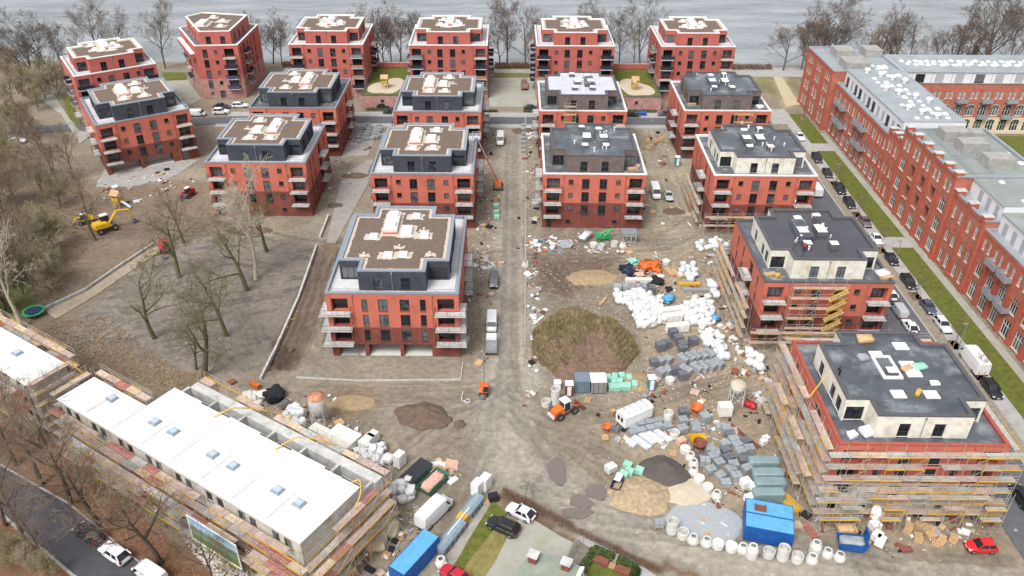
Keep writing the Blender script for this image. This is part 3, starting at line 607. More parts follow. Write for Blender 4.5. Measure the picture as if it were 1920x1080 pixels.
        items = {'AB': [(-2.1, 11.3, 'lift'), (1.1, 10.8, 'big'), (2.1, 15.9, 's'), (-2.3, 6.0, 's'), (2.0, 6.0, 's'), (3.6, 10.8, 'p')],
                 'A': [(-2.1, 17.4, 'lift'), (1.3, 15.0, 'big'), (2.3, 19.9, 's'), (-4.1, 12.3, 's'), (4.3, 12.7, 's'), (-1.4, 6.7, 's'), (1.5, 6.7, 's'), (-5.2, 7, 'p'), (5.3, 7.1, 'p'), (4.0, 15.2, 'p'), (.1, 8.7, 'p')],
                 'K': [(0, 12.2, 'lift'), (-2.6, 9.4, 's'), (-1, 8.0, 's'), (1.4, 8.0, 's'), (3, 9.6, 's'), (2.6, 12.2, 's'), (-3, 12, 'p'), (0, 6.6, 'p'), (-2.2, 14.6, 's')]}[fit]
        items = [(x+rs.uniform(-.35, .35), y+rs.uniform(-.5, .5), kd) for x, y, kd in items if kd != 'p' or rs.random() < .8]; beds = MB(); zi = 0
        for (x, y, kd) in items:
            x *= sx; bx = {'lift': (1.7, 4.3), 'big': (1.7, 2.1), 's': (1.35, 1.1), 'p': (.9, .55)}[kd]
            beds = MB(); beds.poly([(*q, zf+.035+.004*zi) for q in ragged(x-bx[0]-(.3 if kd == 's' else 0), y-bx[1], x+bx[0], y+bx[1], rs)]); zi += 1; obj('gravel_bed', beds.mesh('gravel_bed', M['gravel_b']), T)
        zz = zf+.02
        for (x, y, kd) in items:
            x *= sx
            if kd == 'lift':
                q = MB(); q.box(-1.15, -3.4, 0, 1.15, 3.4, .75, 0, 1); q.box(-1.25, -3.55, 0, 1.25, -3.4, .3, 2); obj('lift_overrun', q.mesh('lift_overrun', [M['pinkish'], M['pinkish'], M['plaster']]), T, (x, y, zz))
                skylight(T, x, y-1.6, zz+.75, 1.5, 1.7, .35); skylight(T, x, y+2.2, zz+.75, 1.5, 1.4, .35)
            elif kd == 'big': skylight(T, x, y, zz, 1.7, 2.6, .55)
            elif kd == 's': skylight(T, x, y, zz, 1.25, 1.1, .45)
            else:
                q = cached('vent', lambda: (lambda w: (w.lathe([(0, 0), (.28, 0), (.28, .1), (.12, .14), (.12, .5), (.2, .5), (.2, .62), (0, .66)], 10), w.mesh('roof_vent', M['pinkish']))[1])(MB()))
                obj('roof_vent', q, T, (x, y, zz))
    else:
        zz = zf+.005
        if fit == 'G': return T
        dk = 'coping_d' if roof != 'flat' else 'white'
        q = MB(); q.box(-1.2, -3.4, 0, 1.2, 3.2, .8); obj('lift_overrun', q.mesh('lift_overrun', M['bitumen']), T, (1.9*sx, 11.6*k, zz))
        skylight(T, 2.3*sx, 11.6*k-1.4, zz+.8, 1.6, 1.8, .3, dk); skylight(T, 1.7*sx, 11.6*k+3.6, zz, 1.3, 1.1, .8, dk)
        for (x, y, w, d) in ((-1+rs.uniform(-.3, .3), 11.3, 1.6, 2.6), (-2.0, 16.4, 1.2, 1.0), (-1.9, 6.3, 1.25, 1.2), (2.5, 6.4, 1.25, 1.2)): skylight(T, x*sx, y*k, zz, w, d, .75, dk)
        q = cached('stub', lambda: (lambda w: (w.lathe([(0, 0), (.12, 0), (.12, .55), (.18, .55), (.18, .7), (0, .72)], 8), w.mesh('vent_pipe', M['white']))[1])(MB()))
        for i in range(14): obj('vent_pipe', q, T, (rs.gauss(.5, 2.4), 11.5*k+rs.gauss(0, 3.6), zz), 0, rs.uniform(.7, 1.3))
    return T
VS = [
 dict(label='wide red apartment block with open ground-floor garages and wrap-around corner balconies', X=-19.2, Y=109.18, D=26.4, plan=(5.4, 1.4, 8.95, 4.75, 20.7, 5.4, 23.9), front=((5.65, .95, 'N'), (8.3, 1.55, 'T'), (11.8, 1.55, 'T'), (15.05, .95, 'N')), ground='garage', wrap=1.4, fit='A', seed=1),
 dict(label='red apartment block with brown roof beside the orange telescopic lift', X=-18.7, Y=153.98, seed=2),
 dict(label='red apartment block with brown roof and a roof ladder beside the cross street', X=-18.4, Y=189.4, seed=3),
 dict(label='red apartment block with dark roof behind the green machine and the graffiti container', X=17.0, Y=154.48, rz=R(-.3), pent='greybrick', cop='coping_w', cop2='coping_d', terr='terr_d', roof='bit', sides='L', seed=4, railing=False),
 dict(label='red apartment block with pale grey roof sheet and a yellow scaffold tower', X=17.1, Y=190.6, pent='greybrick', cop='coping_w', cop2='coping_d', terr='terr_d', roof='pale', sides='L', seed=5, railing=False),
 dict(label='red apartment block with cream block top floor and white parapet beside two parked vans', X=52.14, Y=154.23, rz=R(-.4), pent='aac', cop='coping_w', cop2='coping_d', terr='terr_d', roof='bit', sides='L', seed=6, railing=False, mirror=True),
 dict(label='red apartment block with grey-brown brick top floor and timber piles on its terrace', X=52.37, Y=191.3, pent='greybrick', cop='coping_w', cop2='coping_d', terr='terr_d', roof='bit', sides='L', seed=7, railing=False, mirror=True),
 dict(label='red apartment block with wet black roof, white block top floor and workers on the roof', X=52.04, Y=113.31, rz=R(-.26), pent='aac', cop='coping_d', cop2='coping_d', terr='terr_d', roof='wet', sides='L', seed=8, railing=False, mirror=True),
 dict(label='apartment block fully wrapped in scaffolding with black roof and white block top floor', X=51.72, Y=75.43, rz=R(-.5), pent='aac', cop='coping_r', cop2='coping_d', terr='bitumen', roof='bit', sides='L', seed=9, railing=False, mirror=True, bal=False, bm='aac', fit='G'),
 dict(label='red apartment block with brown roof half hidden behind the big bare plane tree', X=-54.36, Y=159.05, seed=10, mirror=True),
 dict(label='red apartment block with brown roof next to the rows of stacked paving slabs', X=-53.9, Y=191.36, seed=11, mirror=True, terr='terr_d'),
 dict(label='red apartment block standing askew with two open garages, near the parked white van', X=-87.6, Y=184.62, rz=R(32.5), ground='garage2', seed=12),
]
LAKE = dict(nf=5, wm='plaster_far', bm='brick_pale', pent='plaster_far', cop='coping_w', cop2='coping_w', terr='terr_l', fit='K', screens=True, zbrick=5.85)
VS += [
 dict(LAKE, label='five-storey red lakeside block standing askew behind the bare lakeside trees', X=-103.9, Y=210.2, rz=R(33.8), W=20.3, D=20, plan=(5.7, 1.67, 8.5, 4.5, 15.5, 5.3, 18), sides='R', seed=21),
 dict(LAKE, label='five-storey red lakeside block between the five-sided block and a play tower', X=-53.7, Y=234.1, rz=R(.5), seed=22, sides='R'),
 dict(LAKE, label='five-storey red lakeside block between the sandpit and the dark green container', X=-18.7, Y=234.0, rz=R(.5), W=22.5, plan=(6.2, 1.67, 9.4, 4.8, 16.82, 5.8, 19.58), sides='R', seed=23),
 dict(LAKE, label='five-storey red lakeside block beside the parked flatbed lorry', X=17.8, Y=234.1, rz=R(.5), W=22.4, plan=(6.2, 1.67, 9.4, 4.8, 16.82, 5.8, 19.58), sides='L', seed=24),
 dict(LAKE, label='five-storey red lakeside block next to the open meadow with a long navy terrace screen', X=52.9, Y=234.2, rz=R(.6), sides='L', seed=25),
]
for v in VS: villa(**v)
# the five-sided lakeside block
def pentagon():
    T = thing('apartment_building', 'five-sided red lakeside block with a stepped terrace and a striped awning', 'apartment building', (0, 0, 0), 0, 'red apartment buildings')
    H = 15.6; P = [(-90.6, 231.9), (-78.6, 233.1), (-78.4, 254.6), (-96, 258), (-101.2, 250.4)]
    mb = MB(); rs = random.Random(5)
    for i in range(5):
        p, q = Vector(P[i]), Vector(P[(i+1) % 5]); u = (q-p).normalized(); L = (q-p).length; n = Vector((u.y, -u.x)); rz = math.atan2(u.y, u.x); hh, ww, bb = [], [], []
        if i in (0, 1, 4):
            for f in range(1, 5):
                cs = {0: ((2.0, 1.35, 2.25, .12, 2), (5.2, .95, 1.0, 1.15, 1), (8.0, 2.7, 2.4, .04, 3)), 1: ((2.2, .95, 2.2, .12, 1), (8.5, .95, 2.2, .12, 1), (11.5, .95, 2.2, .12, 1), (15, .95, 2.2, .12, 1), (4.4, 2.4, 2.4, .04, 3)), 4: ((3, .95, 2.2, .12, 1), (7.5, 2.4, 2.4, .04, 3), (12, .95, 2.2, .12, 1), (16, .95, 2.2, .12, 1))}[i]
                for (a, w, h, z, st) in cs: hh.append((a, 3*f+z, a+w, 3*f+z+h, .9 if st == 3 else .2)); ww.append((a, 3*f+z, w, h, st, .8 if st == 3 else .13))
                if i == 0: bb.append((7.6, 3*f, 3.5))
                if i == 1: bb.append((4.0, 3*f, 3.2))
                if i == 4: bb.append((7.1, 3*f, 3.2))
            if i == 0: hh += [(2.2, 1.2, 3.1, 1.9, .2), (4.8, .05, 6.4, 2.3, .5)]; ww += [(2.2, 1.2, .9, .7, 1, .13), (4.8, .05, 1.6, 2.25, 2, .4)]
        mb.wall((p.x, p.y, 0), (u.x, u.y, 0), (n.x, n.y, 0), L, 0, H-.15, hh, 5.85)
        for (a, z, w, h, st, d) in ww: o = p+u*a-n*d; window(T, o.x, o.y, z, w, h, st, rz)
        for (a, z, w) in bb: o = p+u*a; balcony(T, o.x, o.y, z, w, 1.3, rz, 0, rs.choice(['scr_navy', 'scr_grey', 'scr_blue', None]))
    obj('wall', mb.mesh('building_wall', [M['plaster_far'], M['brick_pale']]), T)
    m = MB(); ring(m, P, .45, H, 0, .45); obj('parapet_coping', m.mesh('parapet_coping', M['coping_w']), T)
    m = MB(); m.poly([(*p, H-.42) for p in offs(P, .44)]); obj('terrace_floor', m.mesh('terrace_floor', M['terr_d']), T)
    Q = offs(P, 2.2); zr = H+3.3; m = MB()
    for i in range(5):
        p, q = Vector(Q[i]), Vector(Q[(i+1) % 5]); u = (q-p).normalized(); L = (q-p).length; n = Vector((u.y, -u.x)); rz = math.atan2(u.y, u.x)
        cs = [a for a in (1.6, 5.6) if a+1.4 < L] if i == 0 else ([3, 7, 11] if i in (1, 4) else [])
        m.wall((p.x, p.y, 0), (u.x, u.y, 0), (n.x, n.y, 0), L, H-.42, zr-.1, [(a, H-.3, a+1.4, H+1.8, .2) for a in cs])
        for a in cs: o = p+u*a-n*.13; window(T, o.x, o.y, H-.3, 1.4, 2.1, 2, rz)
    obj('penthouse_wall', m.mesh('penthouse_wall', [M['plaster_far'], M['plaster_far']]), T)
    m = MB(); ring(m, Q, .55, zr, 0, .35); obj('roof_coping', m.mesh('roof_coping', M['coping_w']), T)
    m = MB(); m.poly([(*p, zr-.28) for p in offs(Q, .53)]); obj('roof_covering', m.mesh('roof_covering', M['roof_sub']), T)
    zi = 0
    for (x, y, a, b) in ((-91, 243, 2.4, 3.2), (-86, 246, 2, 1.6), (-85, 240.5, 1.6, 1.3), (-90, 250, 1.6, 1.2)): m = MB(); m.poly([(*q, zr-.24+.004*zi) for q in ragged(x-a, y-b, x+a, y+b, rs, .3)]); zi += 1; obj('gravel_bed', m.mesh('gravel_bed', M['gravel_b']), T)
    q = MB(); q.box(-1.2, -2.6, 0, 1.2, 2.6, .8); obj('lift_overrun', q.mesh('lift_overrun', M['pinkish']), T, (-91, 243, zr-.26))
    for (x, y) in ((-86, 246), (-85, 240.5), (-90, 250)): skylight(T, x, y, zr-.26, 1.3, 1.1)
    # lower step on the left side
    p, q = Vector(P[4]), Vector(P[0]); u = (q-p).normalized(); n = Vector((u.y, -u.x)); s = p+u*1.5+n*.05; e = q-u*.6+n*.05; so_ = n*1.3
    m = MB(); m.hull([(*s, 11.6), (*e, 11.6), (*(e+so_), 11.6), (*(s+so_), 11.6)], [(*s, 13.1), (*e, 13.1), (*(e+so_), 13.1), (*(s+so_), 13.1)], 0, 1); obj('side_terrace', m.mesh('side_terrace', [M['plaster_far'], M['coping_w']]), T)
pentagon()
# ------------------------------------------------------------------ converted brick factory on the right
M['fbrick'] = brickmat('orange_red_brick', C(196, 112, 90), C(174, 94, 76), C(178, 138, 118))
M['fbrick_d'] = mat('red_brick_pilaster', C(190, 98, 76), .9, .12, 1)
M['cream'] = mat('cream_render', C(232, 212, 178), .9, .06, .6)
M['wframe'] = mat('white_window_frame', C(236, 236, 230), .5, .04, 2)
M['wpanel'] = mat('white_cladding', C(232, 234, 236), .6, .04, .7)
M['gpanel'] = mat('grey_shutter', C(176, 180, 184), .6, .04, .7)
M['froof'] = mat('grey_roof_felt', C(162, 168, 172), .7, .08, .25, dirt=C(150, 158, 158), dscale=.15)
M['froof_g'] = mat('greenish_roof_felt', C(150, 156, 154), .7, .08, .25, dirt=C(138, 148, 134), dscale=.2)
M['zinc'] = mat('zinc_sheet', C(172, 178, 184), .4, .06, .8, metal=.3)
M['glass2'] = glassmat('green_grey_glass', (.02, .03, .032), (.2, .24, .24), .5)
FB = thing('factory_building', 'long converted brick factory with grey roofs, pilasters and white penthouse storey', 'building', (0, 0, 0))
def fwin(x, y, z, w, h, st): window(FB, x+.14, y+w/2, z, w, h, st, R(-90), 'wframe', 'glass2')
def fsection(y0, y1, x, H, depth, rows, bays, pil=True, caps=False, roofm='froof', proud=.22):
    """brick block whose long face looks towards -x; rows: (z, [(offset, w, h, style, reveal)])"""
    mb = MB(); L = y1-y0; hh = []; bw = L/bays
    for (z, items, every) in rows:
        for b in range(bays):
            if every is not None and b not in every: continue
            for (o, w, h, st, dep) in items:
                u = (b+.5)*bw+o; hh.append((u-w/2, z, u+w/2, z+h, dep))
                if dep < .6: fwin(x, y1-u, z, w, h, st)
                else: window(FB, x+dep-.05, y1-u+w/2, z+.02, w, h-.02, st, R(-90), 'frame', 'glass')
                if dep >= .6: q = MB(); q.box(-.2, -w/2, 0, 0, w/2, .16); obj('sill', cached(('fsill', w), lambda: q.mesh('window_sill', M['concrete'])), FB, (x, y1-u, z-.06))
    mb.wall((x, y1, 0), (0, -1, 0), (-1, 0, 0), L, 0, H, hh)
    mb.quad((x, y0, 0), (x+depth, y0, 0), (x+depth, y0, H), (x, y0, H)); mb.quad((x+depth, y1, 0), (x, y1, 0), (x, y1, H), (x+depth, y1, H)); mb.quad((x+depth, y0, 0), (x+depth, y1, 0), (x+depth, y1, H), (x+depth, y0, H))
    obj('wall', mb.mesh('factory_wall', [M['fbrick'], M['fbrick']]), FB)
    m = MB(); P = [(x, y0), (x+depth, y0), (x+depth, y1), (x, y1)]; ring(m, P, .5, H+.03, 0, .55, .12); obj('parapet', m.mesh('factory_parapet', M['zinc']), FB)
    m = MB(); m.poly([(*p, H-.5) for p in offs(P, .48)]); obj('roof', m.mesh('factory_roof', M[roofm]), FB)
    if pil:
        pm = cached(('pil', H, proud), lambda: (lambda q: (q.box(-proud, -.36, 0, -.002, .36, H-.3), q.box(-proud-.12, -.45, 0, -.002, .45, .7), q.mesh('pilaster', M['fbrick_d']))[2])(MB()))
        for b in range(bays+1): obj('pilaster', pm, FB, (x, min(max(y1-b*bw, y0+.37), y1-.37), 0))
        if caps:
            cm = cached('pcap', lambda: (lambda q: (q.box(-.3, -.6, -.3, 1.3, .6, .55), q.box(-.42, -.7, .55, 1.42, .7, .72, 1), q.mesh('pilaster_cap', [M['fbrick_d'], M['concrete']]))[2])(MB()))
            for b in range(bays+1): obj('pilaster_cap', cm, FB, (x, min(max(y1-b*bw, y0+.72), y1-.72), H+.032))
        cn = MB(); cn.box(x-.1, y0+.01, H*.52, x-.001, y1-.01, H*.52+.22); cn.box(x-.14, y0+.01, H-.75, x-.001, y1-.01, H-.45); obj('string_course', cn.mesh('string_course', M['fbrick_d']), FB)
def fbalcony(x, y, z, w=2.7, d=1.4):
    def mk():
        m = MB(); m.box(-d, 0, -.15, 0, w, 0); m.box(-d, 0, 0, -d+.05, w, .95); m.box(-d+.052, 0, 0, 0, .05, .95); m.box(-d+.052, w-.05, 0, 0, w, .95); return m.mesh('factory_balcony', M['zinc'])
    obj('balcony', cached(('fbal', w, d), mk), FB, (x, y, z))
def dome_light():
    m = MB(); m.box(-.62, -.62, 0, .62, .62, .22); m.hull([(-.56, -.56, .22), (.56, -.56, .22), (.56, .56, .22), (-.56, .56, .22)], [(-.3, -.3, .5), (.3, -.3, .5), (.3, .3, .5), (-.3, .3, .5)]); return m.mesh('roof_light', M['white'])
def roof_vent_big():
    m = MB(); m.lathe([(0, 0), (.5, 0), (.5, .5), (.75, .6), (.75, 1.0), (.5, 1.15), (0, 1.2)], 12); return m.mesh('roof_ventilator', M['white'])
def flights(x0, y0, x1, y1, z, dx, dy, seed, vent=True):
    rs = random.Random(seed); nx = max(1, round((x1-x0)/dx)); ny = max(1, round((y1-y0)/dy))
    for i in range(nx+1):
        for j in range(ny+1):
            px, py = x0+(x1-x0)*i/nx+rs.uniform(-.35, .35), y0+(y1-y0)*j/ny+rs.uniform(-.35, .35)
            if vent and (i+j) % 5 == 2: obj('roof_ventilator', cached('rvb', roof_vent_big), FB, (px, py, z))
            elif rs.random() < .62: obj('roof_light', cached('dl', dome_light), FB, (px, py, z), 0, rs.uniform(.7, 1.0))
def fpent(x0, x1, y0, y1, z0, z1, roofm, face='W', step=3.0, seed=0):
    rs = random.Random(seed); m = MB(); m.box(x0, y0, z0, x1, y1, z1-.12); obj('penthouse_wall', m.mesh('factory_penthouse', M['wpanel']), FB)
    m = MB(); m.box(x0-.25, y0-.02, z1-.12, x1+.1, y1+.02, z1, 0, 1); obj('roof', m.mesh('factory_roof', [M['zinc'], M[roofm]]), FB)
    if face == 'W':
        y = y0+1.2
        while y+1.6 < y1:
            if rs.random() < .5: window(FB, x0-.06, y+1.5, z0+.15, 1.5, 2.3, 3, R(-90), 'frame', 'glass')
            else: q = MB(); q.box(-.05, 0, 0, -.003, 1.3, 2.4); obj('shutter', cached('fshut', lambda: q.mesh('shutter', M['gpanel'])), FB, (x0, y, z0+.1))
            y += step
# far tower
fsection(210.8, 232.4, 83.8, 16.3, 18.2, [(1.0, [(-1.1, 1.3, 2.9, 4, .2), (1.1, 1.3, 2.9, 4, .2)], None), (5.4, [(-1.1, 1.3, 2.9, 4, .2), (1.1, 1.3, 2.9, 4, .2)], None), (9.8, [(-1.3, .8, 2.0, 1, .2), (0, .8, 2.0, 1, .2), (1.3, .8, 2.0, 1, .2)], None), (12.9, [(-1.3, .8, 1.7, 1, .2), (0, .8, 1.7, 1, .2), (1.3, .8, 1.7, 1, .2)], None)], 3, caps=False)
# gallery wing between the towers
fsection(173.6, 210.8, 85.2, 13.3, 16, [(.5, [(0, 2.2, 3.0, 5, .2)], None), (4.9, [(0, 2.2, 2.8, 5, .2)], None), (9.4, [(-.85, 1.0, 2.3, 4, .2), (.85, 1.0, 2.3, 4, .2)], None)], 11)
for y in (200.5, 204.2, 186.5, 190): fbalcony(85.2, y, 9.2); fbalcony(85.2, y-1.2, 4.8)
fpent(87.2, 101.1, 173.7, 210.7, 12.8, 16.8, 'froof', seed=3)
flights(91, 176, 98, 208, 16.8, 2.3, 2.7, 4)
# tall block with loggias, and its lower shoulder
LG = (1, 2, 3)
fsection(142, 166.2, 84.3, 18.3, 17, [(1.0, [(0, 2.2, 2.9, 5, .2)], None), (5.4, [(0, 2.2, 2.8, 5, .2)], (0, 4)), (5.4, [(0, 2.1, 2.9, 3, 1.3)], LG), (9.8, [(0, 2.2, 2.6, 5, .2)], (0, 4)), (9.8, [(0, 2.1, 2.9, 3, 1.3)], LG), (14.3, [(-.85, 1.0, 2.3, 4, .2), (.85, 1.0, 2.3, 4, .2)], None)], 5, caps=True, roofm='froof_g')
fsection(166.25, 173.55, 84.5, 15.1, 16.6, [(1.0, [(-.8, .9, 2.6, 4, .2), (.8, .9, 2.6, 4, .2)], None), (5.6, [(-.8, .9, 2.6, 4, .2), (.8, .9, 2.6, 4, .2)], None), (10.6, [(-.8, .9, 2.4, 4, .2), (.8, .9, 2.4, 4, .2)], None)], 2, caps=True)
fsection(130, 141.95, 84.8, 15.2, 16, [(1.0, [(-1.3, 1.15, 2.8, 4, .2), (1.3, 1.15, 2.8, 4, .2)], None), (5.6, [(-1.3, 1.15, 2.8, 4, .2), (1.3, 1.15, 2.8, 4, .2)], None), (10.6, [(-1.3, .95, 2.5, 4, .2), (1.3, .95, 2.5, 4, .2)], None)], 2, caps=True)
fsection(60, 129.95, 85.3, 13.7, 16, [(.4, [(0, 2.2, 3.2, 5, .2)], None), (5.0, [(0, 2.0, 2.9, 5, .2)], None), (10.0, [(-.95, .8, 2.2, 4, .2), (.95, .8, 2.2, 4, .2)], None)], 17)
for y in (118, 122, 104, 100, 90): fbalcony(85.3, y, 9.6, 3.1); fbalcony(85.3, y-2, 4.8, 3.1)
fpent(87.4, 101.2, 130.2, 141.9, 14.7, 18.0, 'froof_g', seed=5); fpent(87.4, 101.2, 60, 129.9, 13.2, 16.9, 'froof_g', seed=6)
flights(91, 98, 98, 127, 16.9, 2.6, 3.2, 8, False); flights(92, 132, 98, 140, 18.0, 3, 3.4, 9, False)
# plant boxes with railings on the flat roofs
def plant(x, y, z, sx, sy, h):
    m = MB(); m.box(-sx/2, -sy/2, 0, sx/2, sy/2, h); obj('roof_plant_box', m.mesh('roof_plant_box', M['concrete_d']), FB, (x, y, z))
for (x, y) in ((92, 161.5), (93, 155.5), (94.5, 148)): plant(x, y, 17.8, 5.2, 3.6, 2.2)
plant(98, 164, 17.8, 3, 2.6, .9); flights(97, 145, 100, 158, 17.8, 3, 4, 14, False)
for (x, y, sx, sy) in ((91, 226, 5, 5), (99, 226.5, 4.5, 5), (90.5, 215.5, 6, 6)): plant(x, y, 15.8, sx, sy, 2.0)
flights(96, 213.5, 99, 216, 15.8, 1.6, 1.6, 2, False)
m = MB()
for (x0, y0, x1, y1, z) in ((88, 152, 96.5, 164.5, 17.85), (88, 144, 92, 151, 17.85), (87.5, 213, 95, 230, 15.85)):
    for zz in (.55, 1.1):
        for a, b in (((x0, y0), (x1, y0)), ((x1, y0), (x1, y1)), ((x1, y1), (x0, y1)), ((x0, y1), (x0, y0))): m.tube((*a, z+zz), (*b, z+zz), .04, 4)
    for a in ((x0, y0), (x1, y0), (x1, y1), (x0, y1)): m.tube((*a, z-.1), (*a, z+1.1), .04, 4)
obj('roof_railing', m.mesh('roof_railing', M['zinc']), FB)
# right-hand wing facing the camera
def fwing():
    T = thing('factory_wing', 'brick factory wing with arched windows, cream ground floor and grey balconies', 'building', (0, 0, 0))
    x0, x1, y, H = 102.1, 150, 208.7, 13.8; mb = MB(); hh = []; n = 0; u = 1.5
    while u+2 < x1-x0:
        hh.append((u, .8, u+2.2, 3.4, .25)); window(T, x0+u, y+.18, .8, 2.2, 2.6, 5, 0, 'wframe', 'glass2')
        hh.append((u, 5.0, u+2.2, 7.4, .25)); window(T, x0+u, y+.18, 5.0, 2.2, 2.4, 5, 0, 'wframe', 'glass2')
        for d in (.1, 1.3): hh.append((u+d, 9.7, u+d+.75, 11.7, .2)); window(T, x0+u+d, y+.14, 9.7, .75, 2.0, 4, 0, 'wframe', 'glass2')
        a = MB()
        for z in (3.4, 7.4):   # segmental arch of glazing and its brick ring
            P = [(1.1+1.1*math.cos(t), .75*math.sin(t)) for t in [math.pi*i/8 for i in range(9)]]
            a.poly([(p[0], -.012, z+p[1]) for p in P], 0)
            for p, q in zip(P, P[1:]): a.tube((p[0], -.02, z+p[1]), (q[0], -.02, z+q[1]), .06, 4, 1)
        obj('arch_light', cached('archl', lambda: a.mesh('arch_light', [M['glass2'], M['wframe']])), T, (x0+u, y, 0))
        if n % 2 == 0:
            for z in (4.7, 9.0):
                q = MB(); q.box(-.2, -1.4, -.15, 2.6, -.002, 0); q.box(-.2, -1.4, 0, 2.6, -1.35, .95); q.box(-.2, -1.348, 0, -.15, -.002, .95); q.box(2.55, -1.348, 0, 2.6, -.002, .95)
                obj('balcony', cached('wbal', lambda: q.mesh('wing_balcony', M['zinc'])), T, (x0+u, y, z))
        u += 3.3; n += 1
    mb.wall((x0, y, 0), (1, 0, 0), (0, -1, 0), x1-x0, 0, H, hh, 4.6); mb.quad((x1, y, 0), (x1, y+15, 0), (x1, y+15, H), (x1, y, H)); mb.quad((x1, y+15, 0), (x0, y+15, 0), (x0, y+15, H), (x1, y+15, H))
    obj('wall', mb.mesh('wing_wall', [M['fbrick'], M['cream']]), T)
    m = MB(); m.box(x0, y+.35, H, x1, y+15, 16.6); obj('penthouse_wall', m.mesh('wing_penthouse', M['wpanel']), T)
    m = MB(); m.box(x0-.01, y-.15, H-.02, x1, y+.36, H+.12); obj('cornice', m.mesh('cornice', M['zinc']), T)
    m = MB(); m.box(x0, y+.1, 16.6, x1, y+15.1, 16.75); obj('roof', m.mesh('wing_roof', M['froof']), T)
    for k in range(8):
        if k % 3 == 0: window(T, x0+2.5+k*5.2, y+.3, H+.25, 2.4, 2.1, 3, 0, 'frame', 'glass')
        else: q = MB(); q.box(0, -.04, 0, 2.2, -.003, 2.2); obj('shutter', cached('wshut', lambda: q.mesh('wing_shutter', M['gpanel'])), T, (x0+2.5+k*5.2, y+.35, H+.2))
        q = MB(); q.box(-.05, -.05, 0, .05, 0, 2.6); obj('downpipe', cached('wdp', lambda: q.mesh('wing_downpipe', M['zinc'])), T, (x0+1.6+k*5.2, y+.348, H+.1))
    rs = random.Random(3)
    for k in range(14):
        for (dx, dy) in ((0, 9), (1.6, 8.2), (.8, 6.4), (2.6, 5.6)):
            if x0+3+k*3.3+dx < x1-1: obj('roof_light', cached('dl', dome_light), T, (x0+2+k*3.3+dx+rs.uniform(-.3, .3), y+dy+rs.uniform(-.3, .3), 16.75), 0, rs.uniform(.7, .95))
    sheet('garden_lawn', [(102, 190), (150, 190), (150, 207), (102, 207)], .05, M['grass'], False)
fwing()
